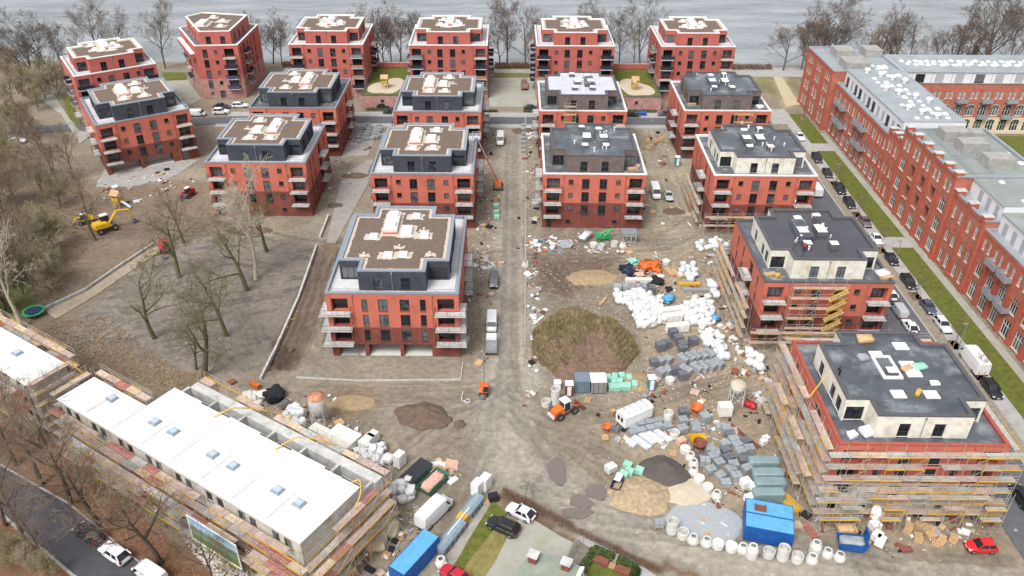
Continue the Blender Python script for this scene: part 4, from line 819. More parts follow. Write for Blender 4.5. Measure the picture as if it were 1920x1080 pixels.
# ------------------------------------------------------------------ scaffolding
for n, c in (('dk_wood', (196, 172, 160)), ('dk_grey', (188, 188, 182)), ('dk_red', (178, 112, 98)), ('dk_tan', (206, 184, 158))): M[n] = mat(n.replace('dk_', 'scaffold_deck_'), C(*c), .8, .2, 1.3, rnd=.15)
M['yellow'] = mat('yellow_toe_board', C(226, 184, 52), .6, .1, 1)
M['tube'] = mat('scaffold_tube', C(204, 194, 184), .45, .12, 1.5, metal=.3)
M['orange_t'] = mat('orange_scaffold_frame', C(222, 158, 62), .6, .1, 1)
def scaffold(label, runs, lifts, seed=0, width=1.0, lift=2.0, decks=('dk_wood', 'dk_grey', 'dk_grey', 'dk_tan', 'dk_wood'), pyel=.55, z0=0, skip=0, deckp=.92):
    """runs: list of (start xy, end xy); the wall lies on the left of the walking direction"""
    rs = random.Random(seed); o0 = Vector(runs[0][0]); T = thing('scaffolding', label, 'scaffolding', (o0.x, o0.y, z0), 0, 'facade scaffolding'); H = lifts*lift
    for (a, b) in runs:
        a, b = Vector(a)-o0, Vector(b)-o0; L = (b-a).length; u = (b-a)/L; n = Vector((u.y, -u.x)); nb = max(1, round(L/2.5)); bl = L/nb; rz = math.atan2(u.y, u.x)
        um = cached(('upr', lifts, lift), lambda: (lambda m: (m.tube((0, 0, 0), (0, 0, H+1.1), .035, 5), m.box(-.09, -.09, 0, .09, .09, .03), m.mesh('scaffold_upright', M['tube']))[2])(MB()))
        for i in range(nb+1):
            for s in (0, width): p = a+u*(bl*i)+n*s; obj('upright', um, T, (p.x, p.y, 0))
        k = round(bl, 2)
        for l in range(1, lifts+1):
            for i in range(nb):
                p = a+u*(bl*i); z = l*lift
                if skip and rs.random() < skip: continue
                if rs.random() < deckp:
                    dm = rs.choice(decks)
                    def mk():
                        m = MB()
                        for q in range(3 if width > 1.05 else 2): m.box(.03, -width+.08+q*.32, -.05, k-.03, -width+.08+q*.32+.29, 0)
                        return m.mesh('scaffold_deck', M[dm])
                    obj('deck', cached(('sdk', k, width, dm), mk), T, (p.x, p.y, z+rs.uniform(0, .02)), rz)
                def mr():
                    m = MB()
                    m.tube((0, -width, 1.0), (k, -width, 1.0), .03, 4); m.tube((0, -width, .5), (k, -width, .5), .03, 4); m.tube((.02, -width, .48), (.02, -width, 1.02), .02, 4); m.tube((k-.02, -width, .48), (k-.02, -width, 1.02), .02, 4)
                    return m.mesh('guard_rail', M['tube'])
                obj('guard_rail', cached(('srl', k, width), mr), T, (p.x, p.y, z), rz)
                def mi():
                    m = MB(); m.tube((0, -.02, 1.0), (k, -.02, 1.0), .03, 4); m.tube((0, -.02, 1.0), (0, -width, 1.0), .03, 4); return m.mesh('inner_ledger', M['tube'])
                if (i+l) % 2: obj('ledger', cached(('sil', k, width), mi), T, (p.x, p.y, z-lift+.9), rz)
                if rs.random() < pyel:
                    def mt(): m = MB(); m.box(.05, -width-.03, 0, k-.05, -width+.005, .16); return m.mesh('toe_board', M['yellow'])
                    obj('toe_board', cached(('stb', k, width), mt), T, (p.x, p.y, z), rz)
                if i % 3 == 1:
                    def mbc(): m = MB(); m.tube((0, -width-.04, 0), (k, -width-.04, lift), .028, 4); return m.mesh('scaffold_brace', M['tube'])
                    obj('brace', cached(('sbr', k, width, lift), mbc), T, (p.x, p.y, z-lift), rz)
                if i % 5 == 3:
                    def mo():
                        m = MB(); m.tube((0, -width, 0), (0, -width, lift), .05, 4); m.tube((0, -width, lift-.05), (k, -width, lift-.05), .05, 4); return m.mesh('scaffold_frame', M['orange_t'])
                    obj('frame', cached(('sfo', k, width, lift), mo), T, (p.x, p.y, z-lift), rz)
    return T
W2 = 21.3/2
# block G: all four sides
gx, gy = 51.72, 75.43
scaffold('scaffolding along the street side and back of the black-roofed block with the white top floor', [((gx+W2+.4, gy-.2), (gx+W2+.4, gy+22)), ((gx+W2, gy+22.2), (gx-W2-.4, gy+22.2))], 6, 3)
scaffold('tall multi-level scaffolding before the front of the block with the white top floor', [((gx-W2-1.6, gy-.5), (gx+W2+1.4, gy-.5)), ], 6, 1, 1.3)
scaffold('second lower scaffolding row in front of the tall scaffolded front, above the timber pallets', [((gx-W2-1.2, gy-1.9), (gx+W2+1.0, gy-1.9))], 3, 5, 1.0, skip=.25)
scaffold('tall scaffolding along the yard side of the block with the white top floor', [((gx-W2-.5, gy+22), (gx-W2-.5, gy-.3))], 6, 2, 1.2)
scaffold('outer lower scaffolding row along the yard side of the block with the white top floor', [((gx-W2-1.8, gy+20), (gx-W2-1.8, gy+1))], 4, 6, 1.1, skip=.15)
fx, fy = 52.04, 113.31
scaffold('scaffolding along the yard side of the block with the wet black roof', [((fx-W2-1.75, fy+22), (fx-W2-1.75, fy-1))], 4, 7, 1.0)
scaffold('partial front scaffolding with a yellow stair tower on the block with the wet black roof', [((fx-6.2, fy-.35), (fx+2.6, fy-.35))], 6, 8, 1.0, decks=('dk_tan', 'dk_wood'), pyel=.3)
scaffold('low scaffolding across the front of the block with the wet black roof', [((fx-W2-1.5, fy-1.7), (fx+W2+.4, fy-1.7))], 2, 9, 1.0, decks=('dk_tan', 'dk_wood', 'dk_grey'))
ex, ey = 52.14, 154.23
scaffold('scaffolding along the yard side of the block with the cream top floor', [((ex-W2-1.75, ey+15), (ex-W2-1.75, ey-.5))], 3, 10, 1.0)
scaffold('low scaffolding across the front of the block with the cream top floor', [((ex-W2-1.2, ey-1.6), (ex+W2-4, ey-1.6))], 2, 11, 1.0, decks=('dk_tan', 'dk_wood'))
scaffold('narrow yellow scaffold tower on the block with the pale grey roof', [((12.4, 189.9), (15.2, 189.9))], 7, 12, 1.0, decks=('dk_tan',), pyel=.9)
scaffold('small scaffold high on the front of the block with grey-brown top floor', [((54.0, 190.8), (58.4, 190.8))], 6, 13, 1.0, decks=('dk_tan',), pyel=.8, skip=.3)
def stair_tower(x, y, lifts):
    T = thing('scaffold_stairs', 'zigzag yellow stair flights on the scaffolding under the wet black roof', 'stairs', (x, y, 0))
    m = MB()
    for s in (0, .75):
        m.hull([(0, -s, 0), (2.9, -s, 1.95), (2.9, -s-.05, 1.95), (0, -s-.05, 0)], [(0, -s, .2), (2.9, -s, 2.15), (2.9, -s-.05, 2.15), (0, -s-.05, .2)]); m.tube((0, -s, 1.0), (2.9, -s, 2.95), .03, 4)
    fl = m.mesh('stair_flight', M['yellow']); q = MB(); q.box(-.14, -.75, -.02, .14, -.05, .02); st = q.mesh('stair_tread', M['dk_tan'])
    for l in range(lifts):
        f = obj('flight', fl, T, (0, 0, l*2.0))
        for k in range(9): obj('tread', st, f, (.2+k*.31, 0, .2+k*.21))
stair_tower(fx-.3, fy-1.4, 6)
# ------------------------------------------------------------------ terrace of town houses with white roofs (bottom left)
M['membrane'] = mat('white_roof_membrane', C(238, 238, 236), .6, .04, .5, dirt=C(224, 223, 218), dscale=.35)
M['rawwall'] = mat('raw_block_wall', C(202, 198, 188), .9, .12, .7, dirt=C(176, 158, 136), dscale=.5)
TA = R(-32.144); TO = (-62.56, 86.56)
def town(label, x0, x1, dep, H, units, win=True, seed=0):
    T = thing('town_house_terrace', label, 'building', (TO[0], TO[1], 0), TA, 'town houses under construction'); mb = MB(); hh = []
    uw = (x1-x0)/units
    for f in range(3):
        for k in range(units):
            for o in (.28, .62): u = k*uw+uw*o-.55; hh.append((u, f*3.1+.95, u+1.15, f*3.1+2.55, .25)); window(T, x0+u, .17, f*3.1+.95, 1.15, 1.6, 2, 0)
    mb.wall((x0, 0, 0), (1, 0, 0), (0, -1, 0), x1-x0, 0, H-.1, hh)
    for a, b in (((x1, 0), (x1, dep)), ((x1, dep), (x0, dep)), ((x0, dep), (x0, 0))): mb.quad((*a, 0), (*b, 0), (*b, H-.1), (*a, H-.1))
    obj('wall', mb.mesh('town_house_wall', [M['rawwall'], M['rawwall']]), T); return T
def roofslab(T, x0, y0, x1, y1, H):
    m = MB(); m.box(x0, y0, H-.12, x1, y1, H, 0); obj('roof', m.mesh('flat_roof', M['membrane']), T)
def rooflight(T, x, y, H):
    m = MB(); m.hull([(-.75, -.65, 0), (.75, -.65, 0), (.75, .65, 0), (-.75, .65, 0)], [(-.6, -.5, .3), (.6, -.5, .3), (.6, .5, .3), (-.6, .5, .3)])
    o = obj('roof_light', cached('trl', lambda: m.mesh('town_roof_light', M['coping'])), T, (x, y, H)); q = MB(); q.box(-.5, -.4, .301, .5, .4, .36); obj('pane', cached('trp', lambda: q.mesh('town_roof_light_pane', M['skyglass'])), o)
M['skyglass'] = mat('roof_light_glass', C(190, 202, 214), .1, .05, 1)
TB = town('long terrace of white-roofed town houses wrapped in scaffolding beside the billboard', 0, 45.7, 5.4, 9.6, 8)
for k in range(8):
    roofslab(TB, 5.7125*k+.004-(.2 if k == 0 else 0), -.2, 5.7125*(k+1)-.004+(.2 if k == 7 else 0), 5.6 if k < 2 else (10.0 if k % 2 else 10.25), 9.6)
    q = MB(); q.box(-.06, 0, 0, .06, 4.9, .07); 
    if k: obj('roof_seam', cached('rseam', lambda: q.mesh('roof_seam', M['concrete'])), TB, (5.7125*k, .4, 9.602))
m = MB()
m.box(11.45, 5.42, 0, 45.7, 10.0, 9.47); m.box(11.45, 10.02, 0, 45.7, 13.4, 6.4)
m.box(11.45, 12.5, 6.41, 46.0, 13.9, 8.1); m.box(11.45, 13.42, 0, 46.0, 13.9, 6.4)
for k in range(2, 9): m.box(5.7125*k-.2-(.2 if k == 8 else 0), 10.02, 6.41, 5.7125*k+.2-(.2 if k == 8 else 0), 12.49, 8.2)
obj('rear_wall', m.mesh('rear_wall', M['concrete']), TB)
for k in range(2, 8):
    q = MB(); q.box(.9, 10.03, 6.42, 4.8, 10.06, 8.8); obj('terrace_door', cached('tdoor', lambda: q.mesh('terrace_door', M['glass'])), TB, (5.7125*k, 0, 0))
    q = MB(); q.box(.5, 10.4, 6.405, 5.2, 12.3, 6.44); obj('bay_floor_shade', cached('tshade', lambda: q.mesh('bay_floor_shade', mat('painted_bay_shade', C(48, 46, 36), .3, .2, 1))), TB, (5.7125*k, 0, 0))  # dark sheet: shade of the deep rear bays put into its colour
for (x, y) in ((6.2, 4.0), (15.2, 4.1), (18.8, 4.2), (26.5, 4.1), (30.2, 4.1), (37.9, 4.2), (41.6, 4.1)): rooflight(TB, x, y, 9.6)
TC = town('short town house block with white roof at the end of the terrace under construction', -34, -6.8, 5.3, 9.4, 5)
roofslab(TC, -34, -.7, -6.7, 5.4, 9.4); rooflight(TC, -15, 3, 9.4); rooflight(TC, -26, 3, 9.4)
def tw(x, y): c, s = math.cos(TA), math.sin(TA); return (TO[0]+c*x-s*y, TO[1]+s*x+c*y)
dks = ('dk_wood', 'dk_wood', 'dk_wood', 'dk_red', 'dk_grey', 'dk_tan')
scaffold('inner scaffolding along the street front of the white-roofed town houses', [(tw(-1, -.35), tw(46.8, -.35))], 4, 21, 1.1, decks=dks)
scaffold('outer scaffolding row before the town houses carrying the billboard', [(tw(1, -1.7), tw(47, -1.7))], 3, 22, 1.1, decks=dks, skip=.12)
scaffold('broad scaffolding at the gable end of the white-roofed town houses facing the white van', [(tw(46.1, -.6), tw(46.1, 14.2))], 4, 23, 1.2, decks=dks, pyel=.8)
scaffold('outer gable scaffolding row of the town houses above the cream sacks', [(tw(47.6, -.6), tw(47.6, 13.0))], 3, 24, 1.2, decks=dks, pyel=.8)
scaffold('scaffolding along the garden side of the white-roofed town houses', [(tw(46.2, 14.2), tw(11.2, 14.2))], 4, 25, 1.1, decks=dks)
scaffold('scaffolding around the low step of the town house terrace', [(tw(11.0, 5.9), tw(-.4, 5.9)), (tw(-.6, 5.6), tw(-.6, -.3))], 5, 26, 1.1, decks=dks)
scaffold('scaffolding round the short white-roofed town house block', [(tw(-6.4, -.8), tw(-6.4, 5.6)), (tw(-6.6, 5.9), tw(-33, 5.9))], 5, 27, 1.2, decks=dks)
scaffold('street scaffolding of the short white-roofed town house block', [(tw(-33, -1.0), tw(-6.4, -1.0))], 4, 28, 1.2, decks=dks)
# billboard on the scaffold
def billboard():
    T = thing('billboard', 'large advertising banner with a green landscape picture on the town house scaffolding', 'billboard', (*tw(29.2, -2.95), 2.6), TA)
    w, h = 8.6, 4.2; m = bpy.data.materials.new('banner_print'); m.use_nodes = True; t = m.node_tree; b = t.nodes['Principled BSDF']; b.inputs['Roughness'].default_value = .6
    tc = t.nodes.new('ShaderNodeTexCoord'); sx = t.nodes.new('ShaderNodeSeparateXYZ'); t.links.new(tc.outputs['Generated'], sx.inputs[0])
    nz = t.nodes.new('ShaderNodeTexNoise'); nz.inputs['Scale'].default_value = 7; nz.inputs['Detail'].default_value = 6; t.links.new(tc.outputs['Generated'], nz.inputs['Vector'])
    ad = t.nodes.new('ShaderNodeMath'); ad.operation = 'MULTIPLY_ADD'; ad.inputs[1].default_value = .35; t.links.new(nz.outputs[0], ad.inputs[0]); t.links.new(sx.outputs[2], ad.inputs[2])
    cr = t.nodes.new('ShaderNodeValToRGB'); e = cr.color_ramp.elements; e[0].position = .12; e[0].color = (*C(120, 150, 80), 1); e[1].position = 1.05; e[1].color = (*C(150, 190, 225), 1)
    for p, c in ((.35, (88, 112, 62)), (.6, (128, 140, 120)), (.75, (96, 116, 88)), (.9, (190, 210, 225))): q = e.new(p); q.color = (*C(*c), 1)
    t.links.new(ad.outputs[0], cr.inputs[0]); t.links.new(cr.outputs[0], b.inputs['Base Color'])
    q = MB(); q.box(0, 0, 0, w, .04, h); obj('banner', q.mesh('banner', m), T)
    q = MB(); 
    for a in ((-.08, -.04, -.08, .06, .08, h+.08), (w-.06, -.04, -.08, w+.08, .08, h+.08), (.06, -.04, -.08, w-.06, .08, .06), (.06, -.04, h-.06, w-.06, .08, h+.08)): q.box(*a)
    obj('frame', q.mesh('banner_frame', M['white']), T)
billboard()
# ------------------------------------------------------------------ vehicles
def paint(name, c, rough=.28): return cached(('paint', name), lambda: mat(name+'_paint', C(*c), rough, .03, .8, spec=.6))
M['tyre'] = mat('tyre_rubber', C(40, 40, 42), .9, .1, 3); M['rim'] = mat('wheel_rim', C(176, 178, 182), .35, .05, 3, metal=.6)
M['carglass'] = mat('car_glass', (.015, .018, .022), .05, .05, 1, spec=.7); M['red_l'] = mat('tail_light', C(170, 30, 30), .3, .05, 1); M['head_l'] = mat('headlight', C(225, 228, 232), .15, .03, 1); M['trim'] = mat('black_trim', C(44, 44, 46), .7, .05, 1)
def wheel_mesh(r, w):
    def mk():
        m = MB(); Mx = Matrix.Rotation(math.pi/2, 4, 'X')
        m.lathe([(r*.62, -w/2), (r*.93, -w/2), (r, -w*.3), (r, w*.3), (r*.93, w/2), (r*.62, w/2)], 16, 0, M=Mx); return m.mesh('tyre', M['tyre'])
    def mk2():
        m = MB(); Mx = Matrix.Rotation(math.pi/2, 4, 'X'); m.lathe([(0, -w*.42), (r*.2, -w*.46), (r*.62, -w*.38), (r*.64, 0), (r*.62, w*.38), (r*.2, w*.46), (0, w*.42)], 12, 0, M=Mx); return m.mesh('rim', M['rim'])
    return cached(('tyre', r, w), mk), cached(('rim', r, w), mk2)
def add_wheel(T, x, y, r, w):
    a, b = wheel_mesh(r, w); o = obj('wheel', a, T, (x, y, r)); obj('rim', b, o)
#        L    W    H    belt  nose  cowl_x roof0 roof1 rear_x  hood_z
KIND = {'hatch': (4.1, 1.76, 1.48, .93, .70, .66, .20, .52, .03, .88), 'suv': (4.6, 1.88, 1.68, 1.05, .82, .70, .14, .56, .02, 1.0),
        'sedan': (4.6, 1.80, 1.44, .92, .68, .66, .30, .52, .14, .86), 'estate': (4.7, 1.82, 1.50, .94, .70, .68, .12, .54, .02, .88), 'mini': (3.7, 1.66, 1.50, .93, .74, .72, .14, .54, .02, .90)}
def car(kind, label, u, v, hd, color, cname, group=None, world=None):
    L, W, H, zb, zn, cx, r0, r1, rx, zh = KIND[kind]; pm = paint(cname, color)
    p = G(u, v) if world is None else Vector((*world, 0)); T = thing('car', label, 'car', (p.x, p.y, .03), hd, group); X = lambda f: -L/2+f*L
    def body():
        m = MB(); st = [(0, .42, .70, .80), (.02, .30, zb-.22, .92), (.06, .22, zb-.04, .97), (max(.1, rx+.02), .20, zb, 1), (.35, .20, zb, 1), (cx-.06, .20, zb, 1), (cx+.04, .20, zh, .99), (.86, .21, (zh+zn)/2+.03, .97), (.95, .24, zn, .90), (.99, .32, zn-.16, .80), (1, .40, zn-.25, .74)]
        rows = []
        for (f, z0, zt, k) in st:
            w = W/2*k; x = X(f); rows.append([(x, -w*.86, z0), (x, -w, z0+.16), (x, -w, min(.62, zt-.12)), (x, -w*.965, zt-.07), (x, -w*.84, zt), (x, -w*.3, zt+.025), (x, w*.3, zt+.025), (x, w*.84, zt), (x, w*.965, zt-.07), (x, w, min(.62, zt-.12)), (x, w, z0+.16), (x, w*.86, z0)])
        n = len(rows[0])
        for a, b in zip(rows, rows[1:]):
            for i in range(n-1): m.quad(a[i], a[i+1], b[i+1], b[i])
            m.quad(a[n-1], a[0], b[0], b[n-1])
        m.poly(list(reversed(rows[0]))); m.poly(rows[-1])
        # roof panel and pillars
        w2 = W/2*.74; w1 = W/2*.94; z1 = H-.055
        m.hull([(X(r0), -w2, z1), (X(r1), -w2, z1), (X(r1), w2, z1), (X(r0), w2, z1)], [(X(r0)+.06, -w2*.86, H), (X(r1)-.1, -w2*.86, H), (X(r1)-.1, w2*.86, H), (X(r0)+.06, w2*.86, H)])
        for s in (-1, 1):
            for (f0, f1, t) in ((cx, r1, .05), (.5*(cx+rx)-.02, .5*(r0+r1), .06), (rx+.01, r0, .11)):
                a, b = Vector((X(f0), s*w1*1.0, zb-.03)), Vector((X(f1), s*w2*1.015, z1+.01)); m.tube(a, b, t, 4)
        return m.mesh('car_body', pm)
    def glass():
        m = MB(); w1, w2 = W/2*.93, W/2*.735; m.hull([(X(rx), -w1*.96, zb-.02), (X(cx), -w1*.96, zb-.02), (X(cx), w1*.96, zb-.02), (X(rx), w1*.96, zb-.02)], [(X(r0), -w2, H-.05), (X(r1), -w2, H-.05), (X(r1), w2, H-.05), (X(r0), w2, H-.05)]); return m.mesh('car_windows', M['carglass'])
    k = (kind, cname); obj('body', cached(('cb',)+k, body), T); obj('windows', cached(('cg', kind), glass), T)
    r = .33 if kind != 'suv' else .37
    for f in (.19, .81):
        for s in (-1, 1): add_wheel(T, X(f), s*(W/2-.09), r, .22)
    def lamp(): m = MB(); m.hull([(-.12, -.2, -.07), (.06, -.2, -.07), (.06, .2, -.07), (-.12, .2, -.07)], [(-.16, -.2, .08), (.0, -.17, .08), (.0, .17, .08), (-.16, .2, .08)]); return m.mesh('headlight', M['head_l'])
    def tail(): m = MB(); m.box(-.05, -.14, -.16, .12, .14, .12); return m.mesh('tail_light', M['red_l'])
    def mirror(): m = MB(); m.hull([(-.06, -.1, 0), (.08, -.1, 0), (.08, .1, 0), (-.06, .1, 0)], [(-.05, -.1, .14), (.05, -.1, .14), (.05, .1, .14), (-.05, .1, .14)]); return m.mesh('wing_mirror', pm)
    def plate(): m = MB(); m.box(-.015, -.26, -.055, .015, .26, .055); return m.mesh('number_plate', M['white'])
    for s in (-1, 1):
        obj('headlight', cached('hl', lamp), T, (X(.965), s*W*.36, zn-.08)); obj('tail_light', cached('tl', tail), T, (X(.012), s*W*.385, zb-.22)); obj('wing_mirror', cached(('mi', cname), mirror), T, (X(cx-.06), s*(W/2+.06), zb+.02))
    for f in (.003, .997): obj('number_plate', cached('np', plate), T, (X(f), 0, .55))
    return T
VAN = {'van': (5.5, 2.02, 2.35), 'minivan': (4.9, 1.92, 1.95), 'small': (4.4, 1.8, 1.82), 'box': (5.9, 2.05, 2.6), 'camper': (6.6, 2.2, 2.75)}
def van(kind, label, u, v, hd, color, cname, side_glass=True, cat='van', world=None):
    L, W, H = VAN[kind]; p = G(u, v) if world is None else Vector((*world, 0)); T = thing('van', label, cat, (p.x, p.y, .03), hd); pm = paint(cname, color)
    X = lambda f: -L/2+f*L; w = W/2; hz = H*.52; cz = .80 if kind != 'camper' else .84
    st = [(0, .35, H-.16, .93), (.015, .28, H-.04, .97), (.12, .26, H, 1), (.5, .26, H, 1), (cz-.12, .26, H-.02, 1), (cz-.03, .26, H-.16, .99), (cz+.09, .26, hz+.12, .98), (.95, .28, hz-.1, .93), (.99, .34, hz-.3, .84), (1, .4, hz-.42, .76)]
    def body():
        m = MB(); rows = []
        for (f, z0, zt, k) in st:
            x = X(f); a = w*k; t = a*(.90 if zt > hz+.2 else .92); rows.append([(x, -a*.9, z0), (x, -a, z0+.2), (x, -a, max(z0+.25, zt*.62)), (x, -t, zt-.12), (x, -t*.88, zt), (x, 0, zt+.03), (x, t*.88, zt), (x, t, zt-.12), (x, a, max(z0+.25, zt*.62)), (x, a, z0+.2), (x, a*.9, z0)])
        n = len(rows[0])
        for a, b in zip(rows, rows[1:]):
            for i in range(n-1): m.quad(a[i], a[i+1], b[i+1], b[i])
            m.quad(a[n-1], a[0], b[0], b[n-1])
        m.poly(list(reversed(rows[0]))); m.poly(rows[-1]); return m.mesh('van_body', pm)
    obj('body', cached(('vb', kind, cname), body), T)
    def ws():
        m = MB(); x0, z0, x1, z1 = X(cz-.035), H-.2, X(cz+.085), hz+.16; e = .035
        m.hull([(x1+e, -w*.84, z1), (x0+e, -w*.76, z0), (x0+e, w*.76, z0), (x1+e, w*.84, z1)], [(x1+e+.02, -w*.84, z1+.03), (x0+e+.02, -w*.76, z0+.03), (x0+e+.02, w*.76, z0+.03), (x1+e+.02, w*.84, z1+.03)]); return m.mesh('windscreen', M['carglass'])
    obj('windscreen', cached(('vw', kind), ws), T)
    def sg(): m = MB(); m.hull([(-.5, -.02, 0), (.5, -.02, 0), (.5, .02, 0), (-.5, .02, 0)], [(-.46, -.02, .55), (.2, -.02, .55), (.2, .02, .55), (-.46, .02, .55)]); return m.mesh('side_window', M['carglass'])
    for s in (-1, 1):
        sp = [cz-.05]+([cz-.28] if side_glass else [])
        for f in sp: o = obj('side_window', cached('vsg', sg), T, (X(f), s*(w*.975), H*.55)); o.rotation_euler = (s*.09, 0, 0)
        q = MB(); q.box(-.03, -.32, 0, .02, .32, .5); obj('rear_window', cached('vrw', lambda: q.mesh('rear_window', M['carglass'])), T, (X(.008), s*w*.45, H*.58))
        q = MB(); q.box(-.05, -.1, -.25, .1, .06, .25); obj('tail_light', cached('vtl', lambda: q.mesh('van_tail_light', M['red_l'])), T, (X(.01), s*w*.86, H*.42))
        q = MB(); q.box(-.12, -.16, -.1, .08, .16, .12); obj('headlight', cached('vhl', lambda: q.mesh('van_headlight', M['head_l'])), T, (X(.975), s*w*.70, hz-.34))
        q = MB(); q.box(-.07, -.12, 0, .07, .12, .28); obj('wing_mirror', cached('vmi', lambda: q.mesh('van_mirror', M['trim'])), T, (X(cz-.0), s*(w+.1), H*.55))
        for f in (.18, .82): add_wheel(T, X(f), s*(w-.1), .35, .24)
    q = MB(); q.box(X(0)-.03, -w*.9, .3, X(.02), w*.9, .5); obj('bumper', cached(('vbu', kind), lambda: q.mesh('bumper', M['trim'])), T)
    return T
UP, DN = R(90), R(-90)
WH, BK, SV = (244, 244, 244), (42, 44, 48), (196, 200, 204)
car('sedan', 'white saloon car parked where the brick block tower meets the lawn strip', 1499, 260, DN, WH, 'white')
car('suv', 'black off-road car parked beside the white saloon by the far lawn', 1531, 301, DN, BK, 'black')
car('hatch', 'black hatchback parked between two tree pits beside the long lawn', 1551, 329, DN, BK, 'black')
car('suv', 'black high-roofed car parked opposite the white delivery van', 1574, 359, DN, BK, 'black')
car('estate', 'black estate car parked next to the plum grey saloon', 1592, 385, DN, BK, 'black')
car('sedan', 'plum grey saloon car parked behind the white coupe', 1621, 420, DN, (120, 104, 112), 'plum_grey')
car('sedan', 'white coupe parked by the path through the lawn', 1642, 452, DN, WH, 'white')
car('hatch', 'black rounded car parked across from the scaffolded wet roof block', 1671, 491, DN, BK, 'black')
car('estate', 'black estate car parked beside a fenced tree pit', 1702, 533, DN, BK, 'black')
car('sedan', 'dark blue-grey saloon car in front of the silver estate car', 1739, 580, DN, (84, 92, 112), 'blue_grey')
car('estate', 'silver white estate car parked ahead of the white camper', 1766, 614, DN, (224, 226, 228), 'pearl')
van('camper', 'white camper van with roof hatch parked by the long lawn', 1822, 684, UP, WH, 'white', cat='camper van')
car('suv', 'black car parked behind the white camper van', 1857, 735, DN, BK, 'black')
van('van', 'white delivery van on the street beside the cream-topped block', 1527, 362, UP, WH, 'white')
car('hatch', 'small white car half hidden by the balcony of the wet roof block', 1667, 556, UP, WH, 'white')
van('small', 'silver people carrier on the street next to the wet roof block', 1684, 588, UP, SV, 'silver', cat='car')
car('hatch', 'white hatchback just behind the roof of the scaffolded block', 1704, 616, UP, WH, 'white')
car('suv', 'black car beside the corner of the front scaffolding', 1914, 938, UP, BK, 'black')
ca = 0.0
van('small', 'small white van on the cross street beside the askew red block', 371, 217, R(4), WH, 'white', False)
car('suv', 'white off-road car on the cross street behind the small white van', 415, 213, R(4), WH, 'white')
car('sedan', 'dark blue saloon car parked by the hedge of the five-sided block', 416, 203, R(4), (58, 62, 84), 'navy')
car('estate', 'white estate car parked next to the dark blue saloon', 451, 201, R(4), (236, 236, 232), 'white')
car('hatch', 'black car on the cross street by the hedge of the pink wall', 720, 203, 0, BK, 'black')
car('sedan', 'dark car on the cross street half behind the ladder block', 733, 213, R(180), (52, 54, 62), 'charcoal')
car('sedan', 'dark blue car on the cross street near the paved courtyard', 997, 206, 0, (54, 58, 72), 'navy')
car('mini', 'bright green hatchback on the cross street', 1184, 205, R(180), (118, 200, 60), 'green')
car('mini', 'white and turquoise hatchback on the cross street', 1211, 205, R(180), (190, 232, 240), 'ice_blue')
car('hatch', 'dark car beside the blue trailer on the cross street', 1186, 219, 0, BK, 'black')
car('hatch', 'charcoal car on the cross street by the grey-brown topped block', 1246, 217, R(180), (92, 96, 104), 'grey')
car('sedan', 'white car half hidden by the bare trees at the street end', 32, 268, R(10), WH, 'white')
van('van', 'white van with ladder rack standing on the dirt road by the lift', 938, 267, DN, WH, 'white', False)
van('small', 'dark grey pickup van beside the pallet waste', 926, 532, DN, (92, 98, 106), 'dark_grey', cat='car')
van('minivan', 'silver white van parked in front of the flatbed lorry', 922, 611, DN, (230, 232, 236), 'pearl')
van('van', 'white van parked beside the silver saloon in front of the cream-topped block', 1228, 366, DN, WH, 'white')
car('sedan', 'silver saloon parked next to the white van by the dark round puddle', 1253, 371, DN, SV, 'silver')
van('box', 'big white panel van between the green skips and the grey troughs', 815, 968, gang((790, 990), (845, 935)), WH, 'white')
car('suv', 'black off-road car parked on the grass yard', 943, 993, gang((968, 1000), (918, 978)), BK, 'black')
car('hatch', 'white hatchback parked by the brown hedge', 976, 966, gang((1000, 975), (950, 950)), WH, 'white')
car('mini', 'red hatchback parked beside the pallets under the front scaffolding', 1836, 1030, R(180), (222, 42, 50), 'red')
car('hatch', 'red car cut off below the blue shipping container', 852, 1084, gang((880, 1100), (835, 1072)), (196, 40, 58), 'crimson')
ra = gang((130, 975), (300, 1090))
car('suv', 'black off-road car parked on the tree-lined road', 168, 1006, ra+math.pi, BK, 'black')
car('suv', 'white crossover parked behind the black car on the tree-lined road', 217, 1043, ra+math.pi, WH, 'white')
van('minivan', 'white van parked behind the white crossover on the tree-lined road', 283, 1082, ra+math.pi, WH, 'white')
def flatbed(label, u, v, hd, cc, cn, bed, Lb=2.9):
    p = G(u, v); T = thing('flatbed_lorry', label, 'lorry', (p.x, p.y, .03), hd); pm = paint(cn, cc)
    m = MB(); m.hull([(.9, -.95, .4), (2.6, -.95, .4), (2.6, .95, .4), (.9, .95, .4)], [(.95, -.85, 1.95), (2.0, -.85, 1.95), (2.0, .85, 1.95), (.95, .85, 1.95)]); obj('cab', m.mesh('lorry_cab', pm), T)
    m = MB(); m.hull([(2.60, -.8, 1.05), (2.13, -.76, 1.85), (2.13, .76, 1.85), (2.60, .8, 1.05)], [(2.64, -.8, 1.06), (2.17, -.76, 1.86), (2.17, .76, 1.86), (2.64, .8, 1.06)]); obj('windscreen', m.mesh('lorry_windscreen', M['carglass']), T)
    m = MB(); x0 = .8-Lb; m.box(x0, -1.0, .75, .8, 1.0, .85)
    for a in ((x0, -1.0, .85, .8, -.95, 1.2), (x0, .95, .85, .8, 1.0, 1.2), (x0, -.95, .85, x0+.05, .95, 1.2), (.75, -.95, .85, .8, .95, 1.3)): m.box(*a)
    obj('bed', m.mesh('lorry_bed', bed), T)
    for f in (x0+.6, 1.9):
        for s in (-1, 1): add_wheel(T, f, s*.86, .34, .22)
    return T
flatbed('white flatbed lorry loaded with tools behind the silver white van', 921, 655, UP, WH, 'white', M['steel'])
